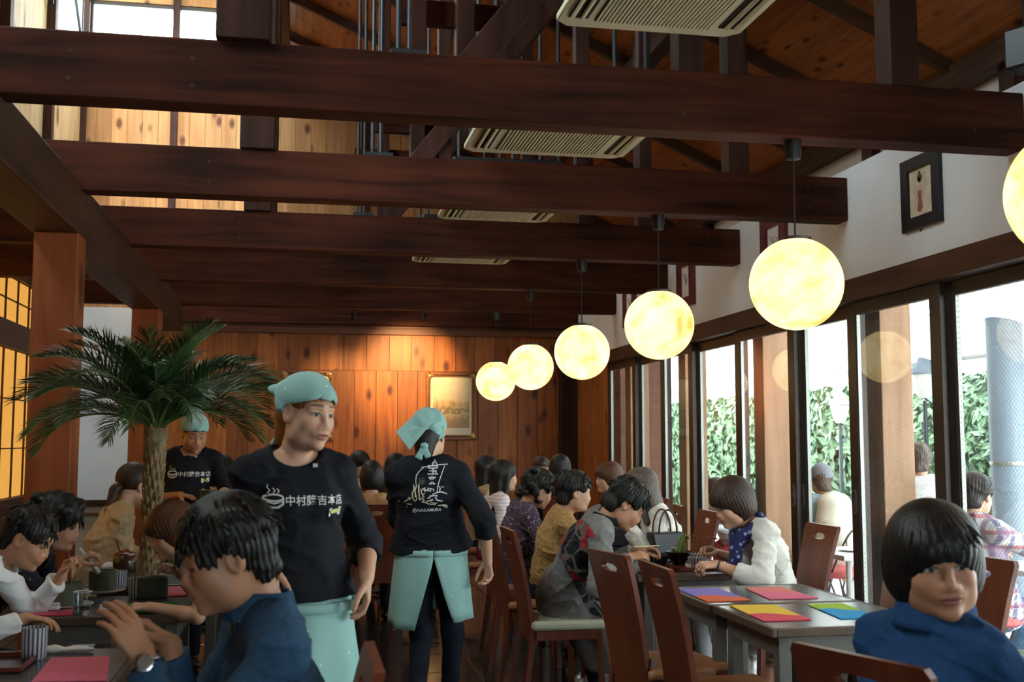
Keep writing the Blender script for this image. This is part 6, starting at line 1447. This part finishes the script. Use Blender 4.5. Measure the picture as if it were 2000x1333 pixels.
def lathe_thing(name, label, cat, p, prof, matl, part, group=None, inner=None, n=28):
    t = thing(name, label, cat, p, group=group); m = MB(); m.lathe(prof, n); m.build(part, matl, t, smooth=R(45))
    if inner: m = MB(); m.lathe([(inner[0], inner[1] - .004), (inner[0] * .6, inner[1]), (.002, inner[1] + inner[2])], 24); m.build(inner[3], inner[4], t, smooth=True)
    return t
def cup(p, label, mt, h=.085, r=.034): return lathe_thing('tea_cup', label, 'cup', p, [(r*.82, 0), (r*.97, .008), (r, h*.5), (r*1.02, h), (r*.90, h), (r*.86, .02), (.003, .012)], M[mt], 'body', 'striped tea cups', (r*.86, h*.72, 0, 'tea', M['tea']))
cup((-0.807, 3.735, 0.701), 'indigo striped tea cup alone on the front table', 'cupstripe', .098, .038)
cup((-0.808, 5.385, 0.701), 'indigo striped tea cup beside the woman in navy lace', 'cupstripe', .085, .034)
cup((-0.691, 5.092, 0.701), 'brown striped tea cup beside the child', 'cupstripe_br', .085, .034)
cup((-0.970, 6.764, 0.701), 'striped tea cup on the table behind the palm', 'cupstripe_br', .085, .034)
cup((-0.650, 6.484, 0.701), 'striped tea cup behind the child on the far table', 'cupstripe', .085, .034)
cup((2.085, 5.961, 0.701), 'grey striped tea cup between the coated man and the scarf woman', 'cupstripe_br', .085, .036)
cup((2.129, 7.224, 0.701), 'pale blue striped tea cup under the blouse woman elbow', 'cupstripe', .08, .034)
def pot(p, label, r=.062, h=.082):
    t = lathe_thing('stoneware_bowl', label, 'bowl', p, [(r*.94, 0), (r, .006), (r*.99, h*.9), (r*1.04, h), (r*.93, h), (r*.90, .03), (.003, .02)], M['greenpot'], 'body', 'green stoneware noodle bowls', (r*.90, h*.80, .006, 'noodles', M['rice']))
    return t
def plate(p, label, r=.10): lathe_thing('saucer_plate', label, 'plate', p, [(r*.6, 0), (r*.95, .010), (r, .013), (r*.98, .014), (r*.6, .006), (.003, .005)], M['porcelain'], 'dish', 'white plates under the bowls')
B1 = (-0.927, 4.865, 0.701); B2 = (-0.864, 5.291, 0.701); B3 = (-0.621, 5.079, 0.701)
plate(B1, 'white plate under the boy bowl'); pot((B1[0], B1[1], .7145), 'green stoneware bowl the boy digs into', .058, .085)
plate(B2, 'white plate under the bowl of the woman in navy lace'); pot((B2[0], B2[1], .7145), 'green stoneware bowl the woman in navy lace stirs', .060, .085)
pot((B3[0], B3[1], .705), 'green stoneware bowl in front of the child', .064, .085)
def stick(name, label, cat, pts, rad, mt, n=8, group=None):
    m = MB(); m.tube(pts, rad, n); o = m.build(name, mt, smooth=True); tag(o, label, cat, group); return o
jj = PEOPLE['boy in a white shirt bent over his bowl, spoon in his fist']; hw = jj['W'][-1] + jj['base'] + V3(.035, 0, .05)
stick('spoon', 'dark red spoon in the fist of the boy', 'spoon', [tuple(hw + V3(-.01, 0, .06)), tuple(hw), tuple(V3(B1[0], B1[1], .775))], [.006, .006, .011], M['redlac'])
jj = PEOPLE['woman with dark curled hair in navy lace, stirring a bowl beside the boy']; hw = jj['W'][1] + jj['base'] + V3(.05, -.01, .02)
stick('spoon', 'pale spoon stirred by the woman in navy lace', 'spoon', [tuple(hw + V3(-.03, 0, .04)), tuple(hw), tuple(V3(B2[0] - .01, B2[1], .775))], [.006, .007, .013], M['porcelain'])
jj = PEOPLE['child with brown bobbed hair bowed over a bowl at the inner side of the table']; hw = jj['W'][1] + jj['base'] + V3(-.05, -.02, .03)
for q in (0, 1): stick('chopstick', ('upper', 'lower')[q] + ' dark chopstick in the hand of the child', 'chopstick', [tuple(hw + V3(.03, .012*q, .09)), tuple(V3(B3[0] + .02, B3[1] + .008*q, .80))], [.0045, .002], M['redlac'], 6, 'chopsticks of the child')
jj = PEOPLE['woman in an ivory blouse and blue scarf eating opposite the coated man']; hw = jj['W'][1] + jj['base'] + V3(-.07, -.02, .03); F_ = (2.086, 5.733, 0.709); F_ = (F_[0] - .01, F_[1] + .09, .865)
for q in (0, 1): stick('chopstick', ('upper', 'lower')[q] + ' dark chopstick in the hand of the scarf woman', 'chopstick', [tuple(hw + V3(.06, .01*q, .05)), (F_[0] + .03, F_[1] + .006*q, F_[2])], [.0045, .002], M['redlac'], 6, 'chopsticks of the scarf woman')
jj = PEOPLE['man in a long grey tweed coat with red and black patchwork, eating']; hw = jj['W'][1] + jj['base'] + V3(.09, .01, .02)
for q in (0, 1): stick('chopstick', ('upper', 'lower')[q] + ' pale chopstick in the hand of the coated man', 'chopstick', [tuple(hw + V3(-.05, .01*q, .03)), tuple(hw + V3(.10, .06 + .006*q, .03))], [.0045, .002], M['rice'], 6, 'chopsticks of the coated man')
t = lathe_thing('water_glass', 'clear water glass on the shared table before the man in denim', 'glass', (-0.832, 4.643, 0.701), [(.030, 0), (.033, .004), (.037, .09), (.0345, .09), (.031, .010), (.003, .008)], glass_mat('drinking_glass', (.90, .92, .92)), 'tumbler', None, (.031, .035, 0, 'water', glass_mat('water', (.85, .88, .88))))
m = MB(); m.tube([(.034*math.cos(a), .034*math.sin(a), .088) for a in [2*math.pi*i/24 for i in range(25)]], .0018, 5); m.build('rim', M['porcelain'], t)
for p, lab in (((-0.744, 4.712, 0.702), 'white folded towel on the shared table by the man in denim'), ((-0.973, 4.756, 0.706), 'white folded towel in front of the boy')):
    t = thing('hand_towel', lab, 'towel', p); m = MB(); m.box((-.035, -.02, 0), (.035, .02, .018)); m.build('fold', M['whitecloth'], t, bevel=.006); m = MB(); m.box((-.034, -.018, .0185), (.034, .021, .026)); m.build('top_fold', M['whitecloth'], t, bevel=.004)
v = Vol((-.15, -.08, -.03), (.15, .08, .05), .004); v.ecap((-.09, 0, .012), (.08, .02, .010), (0, 1, 0), (.020, .012), (.014, .008), k=.01); v.ecap((-.02, .0, .012), (.11, .005, .008), (0, 1, 0), (.012, .009), (.010, .005), k=.01); v.warp(lambda x, y, z: .004*noise(x, y, z, 90, 3)); v.cut((0, 0, .001), (0, 0, -1))
o = np_mesh('hand_towel', [v.mesh(1)], M['whitecloth']); o.location = (-0.755, 3.818, 0.701); tag(o, 'crumpled white towel behind the cup on the front table', 'towel')
v = Vol((-.1, -.08, -.03), (.1, .08, .07), .004); v.ell((0, 0, .02), (.05, .035, .025), k=0); v.ell((.04, .01, .015), (.03, .025, .018), k=.02); v.warp(lambda x, y, z: .006*noise(x, y, z, 80, 5)); v.cut((0, 0, .001), (0, 0, -1))
o = np_mesh('napkin', [v.mesh(1)], M['whitecloth']); o.location = (-0.973, 6.220, 0.701); tag(o, 'crumpled white napkin beside the brown jar', 'napkin')
t = thing('tray', 'black lacquer tray at the edge of the front table', 'tray', (-0.894, 3.640, 0.701)); box('base', (-.10, -.13, 0), (.10, .13, .006), M['blacklac'], t, .002); m = MB(); m.box((-.10, -.13, .006), (-.094, .13, .018)); m.box((.094, -.13, .006), (.10, .13, .018)); m.box((-.094, -.13, .006), (.094, -.124, .018)); m.box((-.094, .124, .006), (.094, .13, .018)); m.build('rim', M['redlac'], t)
J = (-0.886, 6.086, 0.701)
t = lathe_thing('lidded_jar', 'brown glazed jar with spoon on the table behind the palm', 'jar', J, [(.05, 0), (.058, .01), (.062, .05), (.055, .085), (.048, .09), (.045, .085), (.003, .02)], plain('brown_glaze', (.06, .025, .015), .2, .2, 12), 'body')
m = MB(); m.lathe([(.054, .088), (.052, .098), (.02, .108), (.014, .118), (.003, .120)], 24); m.build('lid', M['redlac'], t, smooth=R(45)); m = MB(); m.tube([(-.02, 0, .09), (-.05, 0, .17)], .006); m.build('ladle', M['redlac'], t)
# tray carried by the waitress
jj = PEOPLE['waitress behind the palm looking down at the bowl she carries']; T_ = (-0.519, 6.213, 1.044)
t = thing('tray', 'dark tray carried by the waitress behind the palm', 'tray', T_); box('base', (-.17, -.12, -.012), (.17, .12, -.004), M['blacklac'], t, .003); m = MB(); m.box((-.17, -.12, -.004), (-.164, .12, .01)); m.box((.164, -.12, -.004), (.17, .12, .01)); m.box((-.164, -.12, -.004), (.164, -.114, .01)); m.box((-.164, .114, -.004), (.164, .12, .01)); m.build('rim', M['blacklac'], t)
pot((T_[0] + .035, T_[1], T_[2] - .003), 'green stoneware bowl on the tray of the waitress behind the palm', .046, .075)
# the coated man's and the scarf woman's meal
def bowl(p, label, mt, r=.06, h=.055, food=None): return lathe_thing('bowl', label, 'bowl', p, [(r*.45, 0), (r*.5, .008), (r*.85, h*.5), (r, h), (r*.96, h), (r*.8, h*.5), (.003, .012)], M[mt], 'body', 'bowls on the coated man table', (r*.86, h*.75, .012, 'food', food or M['rice']))
t = thing('tray', 'red lacquer tray in front of the scarf woman', 'tray', (2.094, 5.754, 0.701)); box('base', (-.13, -.17, 0), (.13, .17, .006), M['redlac'], t, .002); m = MB(); m.box((-.13, -.17, .006), (-.124, .17, .016)); m.box((.124, -.17, .006), (.13, .17, .016)); m.box((-.124, -.17, .006), (.124, -.164, .016)); m.box((-.124, .164, .006), (.124, .17, .016)); m.build('rim', M['redlac'], t)
a = (2.086, 5.733, 0.709); bowl((a[0], a[1] - .07, .708), 'small blue and white bowl on the red tray near edge', 'cupstripe', .048, .055)
bowl((a[0] + .05, a[1] + .05, .708), 'blue and white bowl by the fist of the scarf woman', 'cupstripe', .055, .06)
bowl((a[0] - .04, a[1] + .10, .708), 'black noodle bowl the scarf woman lifts noodles from', 'blacklac', .075, .07, plain('green_noodles', (.20, .26, .05), .5, .4, 60))
m = MB(); q_ = random.Random(3); T0 = Vector((F_[0] - a[0] + .045, F_[1] - a[1] - .10, F_[2] - .76))
for i in range(26):
    e = Vector((q_.uniform(-.045, .045), q_.uniform(-.03, .03), 0)); s0 = T0 + Vector((q_.uniform(-.012, .012), q_.uniform(-.008, .008), q_.uniform(-.004, .006)))
    m.tube([s0 + Vector((.012, 0, -.02)), s0, s0.lerp(e, .35) + Vector((-.008, 0, .006)), s0.lerp(e, .7) + Vector((q_.uniform(-.006, .006), 0, 0)), e], .0026, 5)
o = m.build('noodles', plain('tea_noodles', (.18, .24, .05), .5, .4, 70), smooth=True, loc=(a[0] - .04, a[1] + .10, .76)); tag(o, 'green tea noodles hanging from the chopsticks of the scarf woman', 'noodles', kind='stuff')
bowl((1.914, 5.789, 0.701), 'black lacquer bowl under the hands of the coated man', 'blacklac', .06, .065)
t = thing('tray', 'dark tray under the bowl of the coated man', 'tray', (1.885, 5.701, 0.701)); box('base', (-.11, -.15, -.003), (.11, .15, .0005), M['blacklac'], t, .001)
plate((2.090, 6.699, 0.701), 'pale dish beyond the hands of the coated man', .09)
t = thing('smartphone', 'dark phone with pale screen lying before the coated man', 'phone', (1.794, 5.542, 0.702), R(80)); box('case', (-.035, -.07, 0), (.035, .07, .008), M['black'], t, .003); box('screen', (-.031, -.062, .008), (.031, .062, .0085), plain('phone_screen', (.30, .32, .36), .15), t)
def tote(name, label, p, w, d, h, mt, hm, rz=0, handle=.16):
    t = thing(name, label, 'bag', p, rz); m = MB(); b_, t_ = .82, 1.0
    m.add([(-w/2*b_, -d/2, 0), (w/2*b_, -d/2, 0), (w/2*b_, d/2, 0), (-w/2*b_, d/2, 0), (-w/2*t_, -d/2*.8, h), (w/2*t_, -d/2*.8, h), (w/2*t_, d/2*.8, h), (-w/2*t_, d/2*.8, h)], [(3,2,1,0), (4,5,6,7), (0,1,5,4), (1,2,6,5), (2,3,7,6), (3,0,4,7)]); m.build('body', mt, t, bevel=.012)
    for s_ in (-1, 1):
        m = MB(); m.tube([(w*.28*math.cos(a), s_*d*.36, h*.96 + handle*math.sin(a)) for a in [math.pi*i/12 for i in range(13)]], .006, 6); m.build('handle', hm, t, smooth=True)
    return t
tote('tote_bag', 'bright yellow tote bag on the floor beyond the empty tables', (2.735, 7.219, 0.000), .24, .13, .27, plain('yellow_canvas', (.78, .66, .18), .8), M['header'], R(20), .10)
tote('shoulder_bag', 'small patterned bag on the floor beside the yellow tote', (2.454, 7.160, 0.000), .16, .10, .22, specked('patterned_cloth', (.30, .20, .08), (.60, .48, .25), 30, .25), M['black'], R(-10), .10)
tote('handbag', 'black handbag with looped handles behind the meal tray', (2.18, 6.46, .7005), .22, .11, .13, M['black'], M['header'], R(10), .14)
tote('handbag', 'dark handbag with tall loops beside the white blouse woman', (2.02, 6.98, .7005), .20, .10, .12, plain('navy_leather', (.02, .022, .04), .4), M['black'], R(-20), .16)
lathe_thing('serving_bowl', 'pale rimmed bowl cut off at the table edge by the fleece woman', 'bowl', (1.996, 2.858, 0.702), [(.05, 0), (.055, .008), (.085, .06), (.088, .075), (.082, .075), (.078, .06), (.003, .015)], plain('celadon_glaze', (.42, .46, .38), .3, .1), 'body', None, (.075, .055, 0, 'soup', M['tea']))

# ------------------------------------------------------------------ the terrace outside
tag(box('ground', (3.66, -6, -0.5), (30, 60, -0.18), plain('pale_terrace_paving', (0.50, 0.48, 0.45), 0.8, 0.1, 2)), kind='structure')
M['outpost'] = wood('sunlit_cedar_post', (0.34, 0.17, 0.085), (0.52, 0.30, 0.17), 'z', 0.5, 4, knots=0.3, vary=0.08)
for k, yy in enumerate((4.80, 6.60, 8.44, 10.28, 12.10)):
    tag(box('outer_post', (3.66, yy - .10, -0.18), (3.88, yy + .10, 3.10), M['outpost'], bevel=.006), ('cedar veranda post outside, hidden behind the fleece woman side of the glass', 'cedar veranda post outside the wired pane, with the lamp mirrored over it', 'cedar veranda post outside behind the scarf woman', 'cedar veranda post outside behind the white blouse woman', 'cedar veranda post outside the farthest pane')[k], 'post', kind='structure')
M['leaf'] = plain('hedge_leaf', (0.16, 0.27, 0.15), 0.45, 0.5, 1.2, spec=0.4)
def hedge(label, y0, y1, x0, x1, zt, n, size, seed):
    r_ = np.random.RandomState(seed); t = thing('hedge', label, 'hedge', ((x0 + x1) / 2, (y0 + y1) / 2, -0.18))
    cx, cy = (x0 + x1) / 2, (y0 + y1) / 2
    v = Vol((x0 - cx - .5, y0 - cy - .5, -.1), (x1 - cx + .5, y1 - cy + .5, zt + .9), .16)
    v.ecap((0, y0 - cy + .6, zt * .5), (0, y1 - cy - .6, zt * .5), (1, 0, 0), ((x1 - x0)/2, zt*.5), ((x1 - x0)/2, zt*.5), k=0); v.warp(lambda x, y, z: .22 * noise(x, y, z, 3.2, seed), .4)
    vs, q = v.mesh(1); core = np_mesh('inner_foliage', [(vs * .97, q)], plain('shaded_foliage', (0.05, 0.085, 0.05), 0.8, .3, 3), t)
    a, b_, c = vs[q[:,0]], vs[q[:,1]], vs[q[:,2]]; nr = np.cross(b_ - a, c - a); ar = np.linalg.norm(nr, axis=1); nr = nr / (ar[:, None] + 1e-9)
    w = ar * ((nr[:,0] < .35) | (nr[:,2] > .3)); f = r_.choice(len(q), n, p=w / w.sum()); u1 = r_.rand(n, 1); u2 = r_.rand(n, 1)
    p = a[f] + (b_[f] - a[f]) * u1 + (vs[q[f, 3]] - a[f]) * u2; N_ = nr[f] + r_.normal(size=(n, 3)) * .55; N_ /= np.linalg.norm(N_, axis=1)[:, None]; p = p + N_ * r_.uniform(0, .10, (n, 1))
    T_ = np.cross(N_, r_.normal(size=(n, 3))); T_ /= np.linalg.norm(T_, axis=1)[:, None]; B_ = np.cross(N_, T_); s_ = size * r_.uniform(.6, 1.25, (n, 1))
    V_ = np.stack([p - T_*s_, p - B_*s_*.45 + N_*s_*.12, p + T_*s_, p + B_*s_*.45 + N_*s_*.12], 1).reshape(-1, 3)
    o = np_mesh('foliage', [(V_, np.arange(4*n).reshape(-1, 4))], M['leaf'], t); o['kind'] = 'stuff'; o.data.shade_flat()
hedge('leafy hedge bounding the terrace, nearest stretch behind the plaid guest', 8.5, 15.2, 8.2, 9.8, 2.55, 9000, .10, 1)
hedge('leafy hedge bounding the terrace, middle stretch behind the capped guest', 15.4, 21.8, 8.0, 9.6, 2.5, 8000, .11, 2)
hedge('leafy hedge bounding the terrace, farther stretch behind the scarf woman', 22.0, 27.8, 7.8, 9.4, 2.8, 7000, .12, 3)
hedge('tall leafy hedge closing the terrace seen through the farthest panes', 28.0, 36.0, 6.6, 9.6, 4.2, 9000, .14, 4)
M['canvas'], n_, l_, b_ = nodes('white_awning_canvas'); b_.inputs['Base Color'].default_value = (.85, .85, .84, 1); b_.inputs['Roughness'].default_value = .9
tl = n_.new('ShaderNodeBsdfTranslucent'); tl.inputs['Color'].default_value = (.85, .83, .82, 1); mx = n_.new('ShaderNodeMixShader'); mx.inputs[0].default_value = .55
l_.new(b_.outputs[0], mx.inputs[1]); l_.new(tl.outputs[0], mx.inputs[2]); l_.new(mx.outputs[0], n_['Material Output'].inputs['Surface'])
for k, (y0, y1) in enumerate(((2.0, 9.6), (9.8, 17.5), (17.7, 25.0))):
    t = thing('awning', ('white terrace awning over the plaid guest', 'white terrace awning over the capped guest', 'white terrace awning at the far end of the terrace')[k], 'awning', (4.75, (y0 + y1) / 2, 2.95)); L = (y1 - y0) / 2
    m = MB(); n = 12
    for i in range(n):
        a, b_ = -L + 2*L*i/n, -L + 2*L*(i+1)/n
        m.add([(0, a, 0), (0, b_, 0), (2.6, b_, -.62), (2.6, a, -.62), (0, a, -.012), (0, b_, -.012), (2.6, b_, -.632), (2.6, a, -.632)], [(0,1,2,3), (7,6,5,4), (0,3,7,4), (1,5,6,2), (0,4,5,1), (3,2,6,7)])
    m.build('canopy', M['canvas'], t)
    m = MB(); N = 60
    vs = []
    for i in range(N + 1):
        yy = -L + 2*L*i/N; vs += [(2.60, yy, -.62), (2.61, yy, -.84 + .05*abs(math.sin(i*math.pi/5)))]
    m.add(vs, [(2*i, 2*i+2, 2*i+3, 2*i+1) for i in range(N)]); o = m.build('valance', M['canvas'], t); md = o.modifiers.new('thickness', 'SOLIDIFY'); md.thickness = .006
    m = MB(); m.tube([(2.55, -L, -.64), (2.55, L, -.64)], .025, 10); m.build('front_bar', M['track'], t)
M['pillar_grey'] = plain('blue_grey_painted_steel', (0.20, 0.25, 0.31), 0.5, 0.06, 3)
for p, lab in ((( 6.55, 9.35), 'thick blue-grey terrace column behind the plaid guest'), ((6.55, 14.15), 'blue-grey terrace column beside the double door stile')):
    t = thing('terrace_column', lab, 'column', (*p, -0.18)); m = MB(); m.lathe([(.165, 0), (.165, 1.35), (.165, 4.0)], 28); m.build('shaft', M['pillar_grey'], t, smooth=R(40)); m = MB(); m.lathe([(.169, 1.33), (.172, 1.34), (.172, 1.36), (.169, 1.37)], 28); m.build('joint_ring', M['track'], t)
    m = MB(); m.lathe([(.23, 0), (.23, .03), (.17, .05)], 28); m.build('base_plate', M['pillar_grey'], t, smooth=R(40))
M['opal'] = plain('opal_glass', (.80, .80, .76), .3, .02)
def lantern(p, label, s):
    t = thing('lantern', label, 'lantern', (p[0], p[1], -0.18)); z = p[2] + .18
    m = MB(); m.lathe([(.05, 0), (.03, .1), (.025, z - .25*s)], 14); m.build('post', M['darkgrey'], t, smooth=R(40))
    m = MB(); m.tube([(0, 0, z - .6*s), (.10*s, 0, z - .45*s), (.12*s, 0, z - .3*s), (.0, 0, z - .22*s)], .012*s, 6); m.build('scroll', M['darkgrey'], t)
    m = MB(); m.lathe([(.06*s, z - .22*s), (.10*s, z - .17*s), (.15*s, z + .05*s), (.14*s, z + .07*s)], 16); m.build('shade', M['opal'], t, smooth=R(40))
    m = MB(); m.lathe([(.18*s, z + .07*s), (.17*s, z + .10*s), (.08*s, z + .20*s), (.045*s, z + .30*s), (.03*s, z + .33*s), (.012*s, z + .45*s), (.002, z + .50*s)], 16); m.build('roof', M['pillar_grey'], t, smooth=R(40))
lantern((7.221, 11.842, 2.103), 'terrace lantern with pointed roof seen beside the mirrored lamp', 1.0)
lantern((7.218, 22.072, 2.041), 'small terrace lantern seen through the farthest panes', 1.0)
lantern((7.689, 14.844, 1.839), 'terrace lantern behind the capped guest', .9)
M['whitetop'] = plain('white_table_top', (.76, .76, .76), .4, .02); M['redcushion'] = plain('coral_red_cushion', (.62, .13, .13), .7, .06); M['wire'] = plain('black_wire', (.03, .03, .035), .4)
def terrace_table(x, y, w, d, label):
    t = thing('terrace_table', label, 'table', (x, y, -0.18), group='white terrace tables'); box('tabletop', (-w/2, -d/2, .67), (w/2, d/2, .71), M['whitetop'], t, .006)
    for sx_ in (-1, 1):
        for sy_ in (-1, 1): m = MB(); m.tube([(sx_*(w/2 - .08), sy_*(d/2 - .08), 0), (sx_*(w/2 - .08), sy_*(d/2 - .08), .67)], .024, 10); m.build('leg', M['whitetop'], t)
def terrace_chair(x, y, rz, label):
    t = thing('terrace_chair', label, 'chair', (x, y, -0.18), rz, 'red cushioned wire terrace chairs'); m = MB(); m.lathe([(.17, .43), (.20, .45), (.20, .48), (.17, .505), (.003, .51)], 24); m.build('cushion', M['redcushion'], t, smooth=R(50))
    for k in range(4): a = R(45 + 90*k); m = MB(); m.tube([(.15*math.cos(a), .15*math.sin(a), .43), (.10*math.cos(a + .5), .10*math.sin(a + .5), .25), (.20*math.cos(a + .9), .20*math.sin(a + .9), 0)], .008, 6); m.build('leg', M['wire'], t)
    m = MB(); m.tube([(.19*math.cos(R(200 + 140*i/12)), .19*math.sin(R(200 + 140*i/12)), .45 + .38*math.sin(math.pi*i/12)) for i in range(13)], .009, 6)
    bk = m.build('backrest', M['wire'], t); m = MB()
    for q in (.3, .5, .7): a = R(200 + 140*q); m.tube([(.19*math.cos(a), .19*math.sin(a), .45), (.19*math.cos(a), .19*math.sin(a), .45 + .38*math.sin(math.pi*q))], .005, 5)
    tag(m.build('spindle', M['wire'], bk), kind='stuff')
terrace_table(4.27, 8.02, .6, .72, 'white terrace table laid before the capped guest')
terrace_table(5.05, 6.55, .75, 1.2, 'white terrace table before the plaid guest')
terrace_table(4.75, 9.95, .5, .8, 'white terrace table before the striped shirt guest')
terrace_chair(4.42, 8.68, R(30), 'red cushioned wire chair nearest the glass by the white table')
terrace_chair(4.22, 6.28, R(-75), 'red cushioned chair under the plaid guest'); terrace_chair(4.30, 10.6, R(80), 'red cushioned chair under the striped shirt guest')
terrace_chair(4.42, 7.62, R(0), 'red cushioned chair under the white-shirted guest'); terrace_chair((4.665, 9.250, 0.000)[0], 9.25, R(0), 'red cushioned chair under the capped guest')
lathe_thing('bowl', 'white bowl on the terrace table before the capped guest', 'bowl', (4.38, 8.10, .531), [(.03, 0), (.05, .04), (.06, .07), (.055, .07), (.045, .03), (.003, .01)], M['porcelain'], 'body')
lathe_thing('plate', 'white plate beside the bowl on the terrace table', 'plate', (4.20, 7.98, .531), [(.05, 0), (.10, .012), (.098, .016), (.05, .006), (.003, .005)], M['porcelain'], 'dish')
